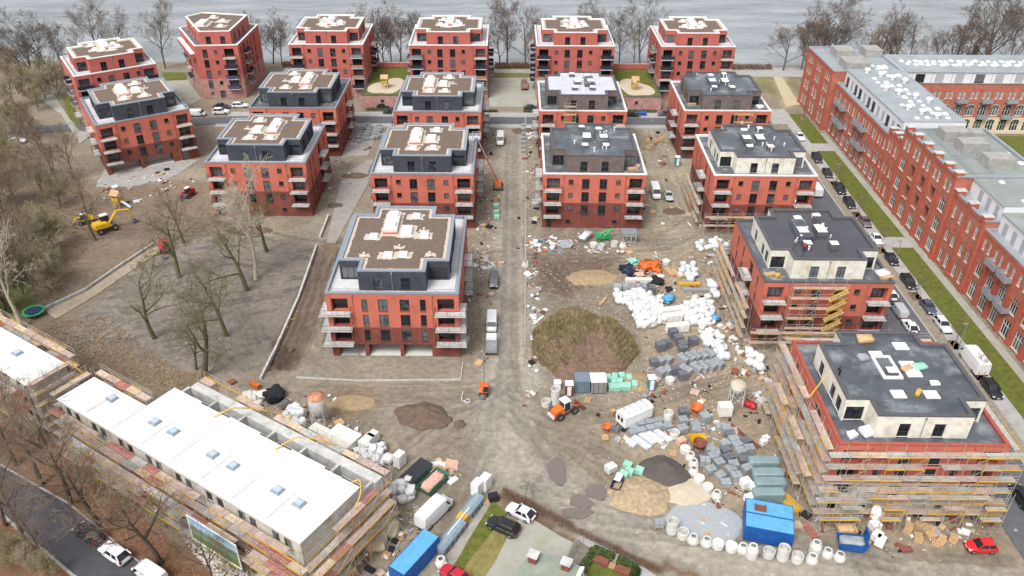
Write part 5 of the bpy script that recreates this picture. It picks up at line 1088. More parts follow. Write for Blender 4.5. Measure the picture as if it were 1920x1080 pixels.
flatbed('old brown flatbed lorry standing in the paved courtyard', 983, 163, UP, (150, 132, 122), 'brown_grey', mat('rusty_bed', C(150, 118, 106), .8, .2, 1.5), 4.6)
# ------------------------------------------------------------------ building-site things
import bmesh
def at(u, v, h=0): p = G(u, v, h/2); return (p.x, p.y, 0)
def crop(x0, y0, s, pts): return [(x0+x/s, y0+y/s) for x, y in pts]
for n, c, r in (('slab_grey', (158, 164, 168), .85), ('slab_dark', (112, 114, 122), .85), ('bagw', (236, 236, 234), .7), ('foam', (244, 244, 242), .8), ('tarp', (138, 160, 164), .55), ('mint', (158, 214, 192), .4), ('wood', (206, 170, 128), .85), ('wood_y', (212, 172, 74), .8), ('ringc', (216, 214, 208), .85), ('blue_c', (104, 176, 220), .45), ('blue_d', (34, 96, 172), .5), ('green_s', (72, 122, 104), .5), ('rust', (136, 84, 68), .85), ('orange', (222, 112, 50), .5), ('yellowm', (236, 186, 44), .45), ('redm', (196, 48, 54), .45), ('greenm', (58, 178, 112), .45), ('cloth_black', (38, 38, 44), .9), ('aacp', (240, 238, 230), .85), ('cream_s', (228, 216, 186), .8), ('pinkins', (222, 178, 156), .9), ('trough', (146, 164, 176), .5), ('film', (226, 228, 232), .25), ('navy', (46, 60, 96), .6), ('brownc', (126, 66, 52), .6), ('skin', (206, 164, 140), .7)):
    M[n] = mat(n+'_surface', C(*c, .8), r, .1, 1.4, bump=.9 if n in ('bagw', 'tarp', 'film', 'cream_s', 'pinkins', 'orange', 'cloth_black') else 0, bscale=4, rnd=.07 if n in ('slab_grey', 'slab_dark', 'bagw', 'wood', 'ringc', 'tarp') else 0)
def blobmesh(name, seed, sx, sy, sz, m, sub=2, amp=.16, sq=.55, freq=1.6):
    bm = bmesh.new(); bmesh.ops.create_icosphere(bm, subdivisions=sub, radius=1)
    for v in bm.verts:
        d = v.co.normalized(); c = Vector([math.copysign(abs(x)**sq, x) for x in d]); c *= 1/max(1e-6, max(abs(c.x), abs(c.y), abs(c.z))**.5)
        k = 1+amp*mnoise.noise(d*freq+Vector((seed*3.1, seed*1.7, 0)))+amp*.5*mnoise.noise(d*freq*2.7+Vector((seed, 0, 5)))
        v.co = Vector((c.x*sx/2*k, c.y*sy/2*k, sz/2+c.z*sz/2*k))
        if v.co.z < .03: v.co.z = 0
    for f in bm.faces: f.smooth = True
    me = bpy.data.meshes.new(name); bm.to_mesh(me); bm.free(); me.materials.append(m); return me
def bag(u, v, label, group, s=1.0, seed=0, m='bagw', z=0, name='bulk_bag', cat='bag'):
    k = seed % 6; fl = m in ('orange', 'cloth_black', 'navy', 'blue_c', 'mint', 'pinkins', 'redm'); me = cached(('bag', k, m), lambda: blobmesh('crumpled_sheet', k, 1.5, 1.25, .7, M[m], 3, .75, .85, 2.3) if fl else blobmesh('bulk_bag', k, 1.15, 1.1, .95, M[m], 2, .36, .5, 1.7))
    x, y, _ = at(u, v, .9*s); return tag(obj(name, me, None, (x, y, z-.03), seed*1.3, (s, s, s*.95)), label, cat, group)
def pallet_mesh():
    m = MB()
    for i in range(5): m.box(-.6, -.4+i*.2-.07, .1, .6, -.4+i*.2+.07, .13)
    for x in (-.55, 0, .55): m.box(x-.05, -.47, .0, x+.05, .47, .1)
    return m.mesh('pallet', M['wood'])
def pallet(u, v, label, group=None, rz=0, n=1):
    x, y, _ = at(u, v, .15*n); T = None
    for i in range(n): o = tag(obj('pallet', cached('pallet', pallet_mesh), None, (x, y, .15*i), rz+.03*i), label, 'pallet', group)
def stack_mesh(w, d, h, m, layers=4, nx=2, ny=1, seed=0):
    def mk():
        rs = random.Random(seed); b = MB(); lh = h/layers
        for l in range(layers):
            for i in range(nx):
                for j in range(ny):
                    e = rs.uniform(-.015, .015); b.box(-w/2+w*i/nx+.012+e, -d/2+d*j/ny+.012, .13+l*lh, -w/2+w*(i+1)/nx-.012+e, -d/2+d*(j+1)/ny-.012, .13+(l+1)*lh-.018)
        return b.mesh('slab_stack', M[m])
    return cached(('stk', w, d, h, m, layers, nx, ny, seed), mk)
def slabs(u, v, label, group, rz=0, w=1.15, d=.95, h=.75, m='slab_grey', seed=0, nx=2, ny=2, layers=3, name='slab_pallet', cat='pallet of slabs', z=0):
    x, y, _ = at(u, v, h); T = thing(name, label, cat, (x, y, z), rz, group); obj('pallet', cached('pallet', pallet_mesh), T, sc=(w/1.2, d/.95, 1)); obj('stack', stack_mesh(w, d, h, m, layers, nx, ny, seed % 3), T); return T
def box_thing(name, label, cat, u, v, sx, sy, sz, rz, m, group=None, z=0, bev=.04):
    x, y, _ = at(u, v, sz); b = MB(); e = bev
    b.hull([(-sx/2, -sy/2, 0), (sx/2, -sy/2, 0), (sx/2, sy/2, 0), (-sx/2, sy/2, 0)], [(-sx/2, -sy/2, sz-e), (sx/2, -sy/2, sz-e), (sx/2, sy/2, sz-e), (-sx/2, sy/2, sz-e)])
    b.f.pop(-2); b.m.pop(-2); b.hull([(-sx/2, -sy/2, sz-e), (sx/2, -sy/2, sz-e), (sx/2, sy/2, sz-e), (-sx/2, sy/2, sz-e)], [(-sx/2+e, -sy/2+e, sz), (sx/2-e, -sy/2+e, sz), (sx/2-e, sy/2-e, sz), (-sx/2+e, sy/2-e, sz)])
    return tag(obj(name, b.mesh(name, M[m]), None, (x, y, z), rz), label, cat, group)
# concrete rings
def ring_mesh(kind):
    m = MB()
    if kind == 'ring': m.lathe([(.62, 0), (.74, 0), (.74, .95), (.72, .98), (.64, .98), (.62, .95), (.62, .06), (0, .06)], 22)
    elif kind == 'cone': m.lathe([(.6, 0), (.76, 0), (.76, .35), (.52, .95), (.50, 1.0), (.34, 1.0), (.32, .95), (.58, .32), (.6, .06), (0, .06)], 22)
    else: m.lathe([(.0, .0), (.78, 0), (.78, .7), (.74, .74), (.66, .74), (.64, .70), (0, .66)], 22)
    return m.mesh('concrete_'+kind, M['ringc'])
def cring(u, v, kind, label, group, n=1, s=1.0):
    x, y, _ = at(u, v, .95*n)
    for i in range(n):
        k = kind if i == n-1 else 'ring'; tag(obj({'ring': 'concrete_ring', 'cone': 'concrete_cone', 'lid': 'closed_concrete_ring'}[k], cached(('ring', k), lambda: ring_mesh(k)), None, (x, y, i*.97*s), random.uniform(0, 6), s), label, 'concrete ring', group)
GR = 'concrete manhole rings'
for (x, y, k, n) in [(245, 520, 'ring', 2), (365, 605, 'ring', 1), (480, 660, 'cone', 1), (630, 690, 'cone', 1), (760, 715, 'lid', 1), (910, 745, 'lid', 1), (1040, 765, 'cone', 1), (1145, 800, 'cone', 2), (1330, 820, 'ring', 1), (1495, 820, 'ring', 2), (1650, 875, 'ring', 1), (1820, 880, 'cone', 1), (1855, 760, 'cone', 2)]:
    cring(1220+x/6, 900+y/6, k, {'ring': 'open concrete ring in the row along the dirt road by the blue containers', 'cone': 'concrete cone ring in the row along the dirt road by the blue containers', 'lid': 'closed concrete ring in the row along the dirt road by the blue containers'}[k], GR, n, 1.02)
for (u, v, k) in [(1552, 1036, 'cone'), (1575, 1043, 'cone')]: cring(u, v, k, 'concrete cone ring beside the blue open skip', 'cones by the skip')
for (u, v, k, n) in [(1295, 855, 'cone', 1), (1301, 868, 'cone', 1), (1301, 882, 'cone', 1), (1344, 927, 'cone', 1)]: cring(u, v, k, 'concrete cone ring beside the dark gravel heap and slab pallets', 'cones by the dark heap', n)
for (u, v) in [(1311, 897), (1327, 913)]: cring(u, v, 'lid', 'closed concrete ring below the cones by the dark gravel heap', 'lids by the dark heap')
cring(1285, 842, 'lid', 'white concrete ring with red mark beside the dark gravel heap', None); cring(1253, 782, 'ring', 'concrete rings stacked two high behind the crates', 'stacked pair', 2); cring(1265, 814, 'ring', 'single open concrete ring beside the metal bundles', None)
for (u, v, n) in [(1042, 742, 3), (1024, 755, 1)]: cring(u, v, 'ring', 'white concrete rings behind the orange wheel loader', 'rings behind the loader', n)
for (u, v, k) in [(1113, 458, 'lid'), (1127, 462, 'ring'), (1152, 457, 'ring'), (1168, 459, 'cone')]: cring(u, v, k, 'concrete ring in front of the green machine', 'rings by the green machine')
cring(985, 495, 'cone', 'lone concrete cone beside the dirt road', None); cring(827, 1052, 'cone', 'round concrete cone beside the blue shipping container', None); cring(1249, 490, 'lid', 'concrete ring beside the orange tarpaulin', None)
cring(1256, 712, 'lid', 'grey round shaft among the grey slab pallets by the toilet', None, 1)
# slab pallets in the middle yard
rs = random.Random(11)
for (x, y) in [(1090, 200), (1080, 300), (1075, 390), (1310, 220), (1335, 265), (1225, 350), (1230, 410), (1500, 370), (1570, 395), (1610, 450), (1650, 510), (1690, 570), (1725, 650), (1765, 740), (1800, 840), (1550, 560), (1560, 630), (1595, 715), (1385, 610), (1440, 660), (1490, 770), (1395, 850), (1620, 850), (1680, 930), (1310, 720), (1500, 920), (1560, 1000), (1825, 620), (1785, 530), (1330, 760), (1650, 790), (1420, 700)]:
    rz_, h_, m_ = rs.uniform(-.15, .5), rs.choice([.8, .9, 1.1]), rs.choice(['slab_grey', 'slab_grey', 'slab_grey', 'slab_dark']); wh = 'between the white boards and the orange bucket' if y < 440 and x < 1400 else ('beside the dark grit heap and its cones' if x < 1420 else ('along the rusty beams' if y < 600 else 'next to the tarpaulin piles'))
    slabs(1100+x/6, 740+y/6, '%s pallet of %s paving slabs %s' % ('tall' if h_ > 1 else 'low', 'dark' if m_ == 'slab_dark' else 'pale grey', wh), 'slab pallets before the containers', rz_, 1.4, 1.2, h_, m_, rs.randrange(3))
for (x, y, d) in [(490, 200, 1), (555, 190, 1), (625, 170, 1), (705, 160, 1), (780, 150, 1), (640, 300, 2), (710, 290, 2), (785, 280, 2), (870, 255, 2), (215, 230, 0), (310, 210, 0), (240, 350, 0), (310, 330, 0), (510, 330, 1)]:
    slabs(1200+x/6, 640+y/6, 'pallet of grey kerb slabs between the white bags and the dirt track', 'kerb slab pallets', .75+rs.uniform(-.1, .1), 1.35, 2.1 if d else 1.5, 1.0, 'slab_grey', rs.randrange(3), 2, 3)
for (x, y) in [(160, 245), (395, 330), (480, 390), (300, 30), (480, 90)]: slabs(1200+x/6, 640+y/6, 'dark wrapped block pallet among the kerb slab pallets', 'dark block pallets', .2, 1.4, 1.2, 1.3, 'slab_dark', 1)
for (x, y) in [(1625, 760), (1635, 790), (1615, 820), (1600, 850), (1645, 870), (1500, 745), (1520, 770), (1510, 800), (1505, 830), (1490, 860), (1470, 905), (1545, 900), (1420, 800), (1410, 830), (1400, 860), (1395, 890), (1390, 935), (1590, 885), (1470, 780)]:
    slabs(440+x/6, 110+y/6, 'low pallet of pale slabs on the paved plot between two red blocks', 'slab pallets between the blocks', .1, 1.3, 1.0, .7, 'slab_grey', rs.randrange(3))
for i in range(7): slabs(981+rs.uniform(-1, 1), 235+i*8, 'slab pallet in the row along the right edge of the dirt road', 'slab row by the road', 0, 1.2, 1.2, .5, 'slab_grey', i)
for (u, v) in [(1187, 803), (1187, 812), (1202, 796), (1202, 808), (1219, 793), (1219, 804), (1235, 790), (1235, 800), (1252, 801)]:
    slabs(u, v, 'crate of hollow stones beside the white site trailer', 'crates by the trailer', .3, 1.3, .95, .75, 'slab_grey', 1, 4, 2)
for (x, y, L) in [(615, 540, 3.2), (675, 490, 3.0), (765, 480, 3.0), (860, 465, 3.0), (500, 540, 1.6)]:
    px, py, _ = at(1100+x/6, 740+y/6, .4); T = thing('metal_bundle', 'bundle of long silver profiles lying below the crates' if L > 2 else 'short silver bundle beside the long profiles', 'metal bundle', (px, py, 0), R(-48), 'silver profile bundles' if L > 2 else None)
    for i in range(4): q = MB(); q.box(-L/2, -.1, 0, L/2, .1, .42); obj('profile', cached(('prof', L), lambda: q.mesh('profile', M['film'])), T, (rs.uniform(-.05, .05), -.36+i*.24, 0))
# white bags and packs in the storage yard
def scatter(poly, n, label, group, seed, smin=.9, smax=1.3, m='bagw', pile=.5, name='bulk_bag', cat='bag'):
    rs = random.Random(seed); P = [tuple(p) for p in poly]; k = 0; used = []; tries = 0
    us, vs_ = [p[0] for p in P], [p[1] for p in P]
    while k < n and tries < 4000:
        tries += 1; u, v = rs.uniform(min(us), max(us)), rs.uniform(min(vs_), max(vs_))
        if not inside(np.array([u]), np.array([v]), P)[0]: continue
        if any(abs(u-a) < 6.2 and abs(v-b) < 4.6 for a, b in used): continue
        used.append((u, v)); bag(u, v, label, group, rs.uniform(smin, smax), rs.randrange(60), m if rs.random() < .85 else ('film' if m == 'bagw' else m), 0, name, cat); k += 1
        if rs.random() < pile: bag(u+rs.uniform(-3, 3), v+rs.uniform(-3, 3), label, group, rs.uniform(smin, smax)*.85, rs.randrange(60), m, .8, name, cat)
scatter(crop(1120, 470, 6, [(200, 490), (560, 490), (700, 560), (740, 800), (480, 850), (420, 700), (330, 600), (210, 540)]), 72, 'white bulk bag in the heap along the overgrown soil mound', 'bags along the mound', 1)
scatter(crop(1120, 470, 6, [(950, 580), (1270, 540), (1320, 800), (1150, 830), (960, 740)]), 36, 'white bag in the loose heap beside the long white blocks', 'bags beside the blocks', 2, .8, 1.15)
scatter(crop(1120, 470, 6, [(1160, 900), (1400, 900), (1420, 1060), (1200, 1075)]), 12, 'white sheet pack at the track corner near the kerb slabs', 'packs at the track corner', 3, .9, 1.3)
scatter(crop(1200, 640, 6, [(840, 40), (960, 60), (970, 180), (860, 190)]), 7, 'white foil bag behind the kerb slab pallets', 'foil bags behind the kerbs', 4)
scatter([(690, 835), (718, 838), (732, 860), (705, 872), (672, 868), (660, 855)], 16, 'white bag heaped beside the block pallets at the garden scaffolding', 'bags at the garden scaffolding', 5)
scatter([(525, 772), (560, 765), (578, 785), (560, 800), (530, 795)], 11, 'white bag heaped at the foot of the rusty-topped silo', 'bags at the silo', 6)
scatter([(733, 905), (765, 905), (785, 930), (750, 938), (735, 925)], 10, 'white foil sack pile in front of the big white panel van', 'foil sacks before the van', 7)
scatter([(690, 1012), (715, 995), (738, 978), (745, 990), (715, 1018), (700, 1030)], 11, 'cream sack lying along the gable scaffolding', 'cream sacks', 8, .9, 1.3, 'cream_s', .2)
scatter([(455, 740), (490, 735), (500, 755), (470, 765)], 6, 'white wrapped pack beside the black waste heap', 'wrapped packs by the waste', 9, 1.1, 1.5, 'aacp', .2)
scatter([(1335, 515), (1345, 540), (1352, 560), (1342, 560), (1328, 525)], 5, 'grey-white bag in the row along the yard scaffolding', 'bags along the scaffolding', 10, 1.1, 1.3, 'film', 0)
scatter([(1275, 500), (1308, 500), (1308, 522), (1278, 522)], 8, 'pale lilac sack pile by the timber stack', 'lilac sacks', 12, 1.1, 1.3, 'film', .8)
scatter([(1395, 640), (1420, 650), (1440, 690), (1400, 695)], 7, 'white plastic-wrapped pack beside the yard scaffolding corner', 'wrapped packs at the scaffold corner', 13, 1.0, 1.3)
scatter([(1300, 450), (1360, 455), (1365, 468), (1310, 468)], 12, 'white sack in the row before the cream-topped block scaffolding', 'sacks before the scaffolding', 14, .8, 1.1, 'bagw', .3)
scatter([(1660, 958), (1690, 958), (1690, 968), (1665, 968)], 0, '', '', 15)
scatter([(990, 545), (1008, 545), (1010, 700), (990, 735)], 13, 'discarded wrapping in the strip of rubble right of the dirt road', 'rubble strip waste', 16, .35, .65, 'film', 0, 'rubble_sack', 'rubble')
scatter([(995, 448), (1030, 447), (1045, 466), (1000, 466)], 4, 'pale sack in the waste left of the skip with rubbish', 'pale waste sacks', 18, .6, .9, 'film', 0, 'waste_sack', 'waste')
for (x, y) in [(220, 430), (330, 430), (395, 440), (460, 430), (525, 430), (600, 440)]: slabs(1120+x/6, 470+y/6, 'tall grey and white block pallet in the row behind the white bags', 'block pallet row', .05, 1.6, 1.3, 1.5, 'slab_grey' if x != 600 else 'slab_dark', 1, 2, 2, 5)
for (x, y, L) in [(830, 690, 4.2), (840, 760, 3.6), (900, 870, 4.0)]:
    px, py, _ = at(1120+x/6, 470+y/6, 1.5); T = thing('block_stack', 'long white aerated block stack among the bags', 'block stack', (px, py, 0), R(12), 'long white block stacks')
    obj('blocks', stack_mesh(L, 1.2, 1.5, 'aacp', 3, 4, 1, 0), T)
for (u, v) in [(1262, 625), (1272, 636), (1280, 648), (1300, 640), (1238, 650)]: slabs(u, v, 'dark grey block pallet before the long white blocks', 'dark pallets before the white blocks', .3, 1.5, 1.3, 1.4, 'slab_dark', 2)
for i, (u, v) in enumerate([(1213, 497), (1225, 495), (1232, 505)]): bag(u, v, 'crumpled orange tarpaulin over waste by the dirt track', 'orange tarpaulins', 1.7 if i < 2 else 1.2, i, 'orange', 0, 'tarpaulin', 'tarpaulin')
for i, (u, v, m) in enumerate([(1180, 506, 'navy'), (1190, 510, 'cloth_black'), (1175, 500, 'cloth_black'), (1198, 512, 'pinkins'), (1233, 525, 'cloth_black'), (1253, 558, 'blue_c'), (1337, 594, 'blue_c'), (1188, 488, 'mint')]): bag(u, v, 'waste heap of %s sheeting in the storage yard' % {'navy': 'navy blue', 'cloth_black': 'black', 'pinkins': 'pinkish', 'blue_c': 'bright blue', 'mint': 'turquoise'}[m], 'coloured sheeting heaps', 1.5, i+3, m, 0, 'waste_heap', 'waste')
def timber(u, v, rz, label, L=3.0, w=.9, h=.5, m='wood', n=5, group=None, name='timber_stack', z=0):
    p_ = G(u, v, z+h/2); x, y = p_.x, p_.y; T = thing(name, label, 'timber', (x, y, z), rz, group); r_ = random.Random(int(u))
    for j in range(max(1, int(h/.25))):
        for i in range(n): q = MB(); q.box(-L/2, -.07, 0, L/2, .07, .2); obj('plank', cached(('plank', L, m), lambda: q.mesh('plank', M[m])), T, (r_.uniform(-.12, .12), -w/2+w*(i+.5)/n, .02+j*.24), r_.uniform(-.02, .02))
for (x, y, a) in [(815, 240, -65), (895, 260, -60)]: timber(1120+x/6, 470+y/6, R(a), 'striped timber stack beside the lilac sacks', 3, 1.0, .5, 'wood', 6, 'striped timber')
timber(1292, 532, 0, 'long timber bundle under the lilac sacks', 4.2, .9, .5, 'wood_y'); timber(1303, 543, 0, 'grey plank bundle below the timber by the sacks', 4.4, .8, .5, 'slab_grey'); timber(1198, 525, 0, 'white plank stack behind the block pallet row', 5.2, 1.0, .75, 'aacp')
timber(1478, 940, R(-62), 'yellow formwork girders between the tarpaulin piles and the scaffolding', 4.0, 1.6, .5, 'wood_y', 8); timber(1520, 995, R(-75), 'red and yellow board bundle by the container corner', 2.4, 1.0, .25, 'dk_red', 6); timber(1397, 818, R(-58), 'two rusty steel beams on the dirt behind the slab pallets', 6.0, .8, .25, 'rust', 2); timber(1500, 950, R(-62), 'scaffold tubes lying next to the yellow girders', 3.6, 1.0, .25, 'steel', 6)
for (x, y) in [(1410, 330), (1500, 320), (1560, 305), (1430, 390)]: timber(980+x/6, 210+y/6, R(80), 'brown board stack on the sandy plot beside the cream-topped block', 3.0, 1.2, .5, 'wood', 5, 'board stacks')
timber(1130, 565, R(60), 'weathered planks leaning on the overgrown mound', 3, .5, .25, 'wood', 3); timber(1010, 600, R(55), 'white boards in the rubble strip beside the mound', 3, .5, .25, 'aacp', 3)
for (x, y, z) in [(1150, 535, 0), (1195, 670, 0), (1220, 775, 0), (1200, 895, 0)]:
    px, py, _ = at(1240+x/6, 780+y/6, 1.5); m = cached('tarpm', lambda: blobmesh('tarpaulin_pile', 4, 4.3, 1.5, 1.7, M['tarp'], 3, .05, .28)); tag(obj('covered_pile', m, None, (px, py, -.02), R(-3+y*.004)), 'pile covered with grey-green tarpaulin behind the blue containers', 'covered pile', 'tarpaulin piles')
for (u, v, a, b, c) in [(1398, 905, 1.3, 1.2, 1.2), (1415, 912, 1.2, 1.0, 1.0), (1405, 934, 1.2, 1.0, 1.0)]: box_thing('foam_block', 'white foam block beside the tarpaulin piles', 'foam block', u, v, a, b, c, .4, 'foam', 'foam blocks by the piles')
for i, (u, v, z) in enumerate([(1641, 985, 0), (1641, 968, 1.1), (1645, 1005, 0), (1651, 1014, 0), (1636, 960, 2.2)]): box_thing('foam_block', 'white foam block in the pile leaning before the front scaffolding', 'foam block', u, v+z*7, 1.3, 1.1, 1.1, .3+i*.2, 'foam', 'foam blocks before the scaffolding', z)
for (u, v, z) in [(1436, 822, 0), (1432, 828, 0), (1480, 715, 10.2), (1487, 730, 10.2)]: box_thing('foam_block', 'white insulation block on the scaffolding or beside it at the yard side', 'foam block', u, v, 1.0, .8, .8, .5, 'foam', 'insulation blocks') if z == 0 else None
PG = 'stacked timber pallets'
for (u, v, n) in [(1703, 990, 8), (1725, 985, 7), (1722, 1008, 5), (1745, 1003, 4), (1765, 1015, 3), (1788, 1010, 5), (1755, 1018, 1), (1740, 990, 4)]: pallet(u, v, 'wooden pallet in the piles below the front scaffolding', PG, rs.uniform(0, 1.2), n)
for (u, v) in [(750, 1002), (747, 1010), (725, 1040), (912, 940), (907, 896), (1262, 849), (1102, 750), (662, 1075), (1147, 1058)]: pallet(u, v, 'single wooden pallet lying about the site', 'single pallets', rs.uniform(0, 1.5), 1)
for (x, y, z) in [(1085, 410, 0), (1155, 400, 0), (1235, 390, 0), (1315, 410, 0), (1380, 485, 0), (1115, 510, 0), (1180, 515, 0), (1245, 505, 0), (1305, 505, 0), (1145, 450, 0), (1215, 455, 0)]: box_thing('insulation_pack', 'mint green insulation pack in the pile beside the portable toilet', 'insulation pack', 960+x/6, 640+y/6, .95, 1.2, .85, .15*((x % 3)-1), 'mint', 'mint packs by the toilet')
for (u, v) in [(1177, 872), (1199, 882), (1170, 889), (1180, 884)]: box_thing('insulation_pack', 'mint green insulation pack beside the gravel heaps', 'insulation pack', u, v, 1.2, 1.0, .85, -.5, 'mint', 'mint packs by the heaps')
for (u, v) in [(930, 385), (930, 397), (931, 406)]: box_thing('insulation_pack', 'mint green insulation pack on the verge behind the boom lift', 'insulation pack', u, v, 1.2, 1.0, .7, .1, 'mint', 'mint packs on the verge')
slabs(1145, 878, 'white plastic-wrapped pallet near the mint packs', None, .6, 1.5, 1.2, .9, 'film', 0); slabs(1359, 768, 'tall stack of white boards beside the cream silo', None, .1, 2.0, 1.5, 1.9, 'aacp', 0, 1, 1, 7); slabs(1236, 982, 'small grey stone pallet at the edge of the dirt road', None, 0, 1.2, 1.0, .8, 'slab_grey', 0)
slabs(1157, 827, 'small grey box on a wooden board by the dirt road', None, -.7, 1.0, .8, .4, 'slab_grey', 0); slabs(1153, 806, 'grey machine pallet beside the orange mixer', None, -.4, 1.2, 1.0, .7, 'slab_dark', 0); slabs(1277, 828, 'brown stone pallet beside the single ring', None, .5, 1.3, 1.0, .8, 'pinkins', 0)
# block pallets by the town houses
for (u, v, L, d, rz) in [(637, 830, 4.6, 4.8, TA), (688, 830, 2.4, 1.3, TA+R(90)), (700, 820, 1.4, 1.2, TA+R(90)), (600, 812, 3.0, 1.6, TA)]:
    px, py, _ = at(u, v, 1.5); T = thing('block_stack', 'white aerated block pallets stacked by the garden scaffolding', 'block stack', (px, py, 0), rz, 'white block pallets'); obj('blocks', stack_mesh(L, d, 1.5, 'aacp', 3, max(1, int(L/1.2)), max(1, int(d/1.2)), 0), T)
for (u, v, n, lab) in [(749, 862, 5, 'tall chimney-like stack of pale blocks beside the white bags'), (895, 915, 4, 'pale block stack at the end of the grey troughs'), (910, 905, 4, 'white wrapped block stack beside the brown hedge')]:
    px, py, _ = at(u, v, 2.2); T = thing('block_stack', lab, 'block stack', (px, py, 0), TA+R(90)); obj('blocks', stack_mesh(1.5, 1.2, 2.2, 'aacp', n, 1, 1, 0), T)
# heaps
def heap(u, v, rx, ry, h, m, label, seed, name='soil_heap', cat='heap', rz=0, amp=.25, n=40, dome=False):
    p = G(u, v); b = MB(); K = 14; rows = []
    for k in range(K+1):
        t = k/K; row = []
        for i in range(n):
            a = 2*math.pi*i/n; d = Vector((math.cos(a), math.sin(a), 0)); j = 1+amp*mnoise.noise(d*1.3+Vector((seed*7.7, 0, 0)))+amp*.4*mnoise.noise(d*4+Vector((seed*3, 2, 0)))
            z = h*(1-t)**.9*(1-.25*(1-t))*(1+.35*mnoise.noise(Vector((d.x*t*2.5, d.y*t*2.5, seed*3.3)))) if t < 1 else -.2
            if dome and t < 1: z = h*(1-t**2.4)*(.72+.45*mnoise.noise(Vector((d.x*t*2.2, d.y*t*2.2, 7.7)))+.12*mnoise.noise(Vector((d.x*t*6, d.y*t*6, 2)))+.25)*(1+.3*d.y*t)*(1-.6*max(0, min(1, (t-.2)*3))*max(0, -d.y-.55)*2)
            row.append((rx*t*j*d.x, ry*t*j*d.y, max(z, -.2)))
        rows.append(row)
    for r0, r1 in zip(rows, rows[1:]):
        for i in range(n): b.quad(r0[i], r1[i], r1[(i+1) % n], r0[(i+1) % n])
    return tag(obj(name, b.mesh(name, m, True), None, (p.x, p.y, 0), rz), label, cat)
dk = lambda n, c, v=.2: mat(n, C(*c), .95, v, 1.6, bump=.8, bscale=5, detail=8)
M['soil_d'] = dk('dark_soil', (112, 94, 80)); M['grav_d'] = dk('dark_grit', (96, 88, 84), .12); M['grav_t'] = dk('tan_gravel', (178, 158, 128), .26); M['sand'] = dk('pale_sand', (204, 190, 168), .08); M['gravg'] = dk('grey_grit', (172, 176, 180), .06); M['sand_y'] = dk('yellow_sand', (168, 146, 114), .16)
heap(790, 778, 4.2, 2.8, 2.0, M['soil_d'], 'dark soil heap in the open middle of the site', 1); heap(803, 788, 3.6, 2.2, 1.6, M['soil_d'], 'lower dark soil heap joined to the bigger one', 2); heap(862, 795, .9, .9, .7, M['soil_d'], 'tiny dark soil mound beside the two soil heaps', 3)
heap(1245, 885, 3.6, 3.2, 1.9, M['grav_d'], 'dark grit heap ringed by concrete cones', 4, 'grit_heap'); heap(1203, 925, 4.4, 3.9, 1.3, M['grav_t'], 'tan gravel heap beside the mint packs', 5, 'gravel_heap'); heap(1284, 920, 3.6, 2.8, .5, M['sand'], 'flat pale sand heap between gravel and slab pallets', 6, 'sand_heap'); heap(1320, 978, 5.3, 3.7, .3, M['gravg'], 'flat grey grit bed behind the row of concrete rings', 7, 'grit_bed', amp=.12)
heap(1193, 716, 2.6, 2.6, 1.1, M['sand_y'], 'yellow sand heap behind the mint packs', 8, 'sand_heap'); heap(1263, 396, 2.5, 1.7, .35, M['soil_d'], 'flat dark soil patch before the white van', 9); heap(628, 385, 1.9, 1.3, .5, M['grav_d'], 'small dark grit heap on the compacted plot', 10, 'grit_heap'); heap(665, 330, 3.6, 1.8, .6, M['soil_d'], 'low brown soil heap between two red blocks', 11); heap(1110, 520, 5, 3, .9, M['sand_y'], 'brown sand ridge behind the overgrown mound', 12); heap(660, 755, 3.6, 2.0, .4, M['sand_y'], 'flat ochre sand patch near the rusty-topped silo', 13, 'sand_heap'); heap(465, 432, 5, 2, .6, M['soil_d'], 'brown earth ridge under the bare oaks', 14); heap(983, 245, 3.4, 2.2, .8, M['soil_d'], 'earth heap at the head of the dirt road', 15); heap(545, 655, .5, .5, .2, M['soil_d'], 'small clod of earth on the tracked strip', 16)
MND = dk('mound_earth', (122, 100, 84), .28); heap(1094, 652, 8.9, 8.6, 5.4, MND, 'big earth mound overgrown with dry grass', 17, 'earth_mound', 'mound', 0, .34, 72, True)
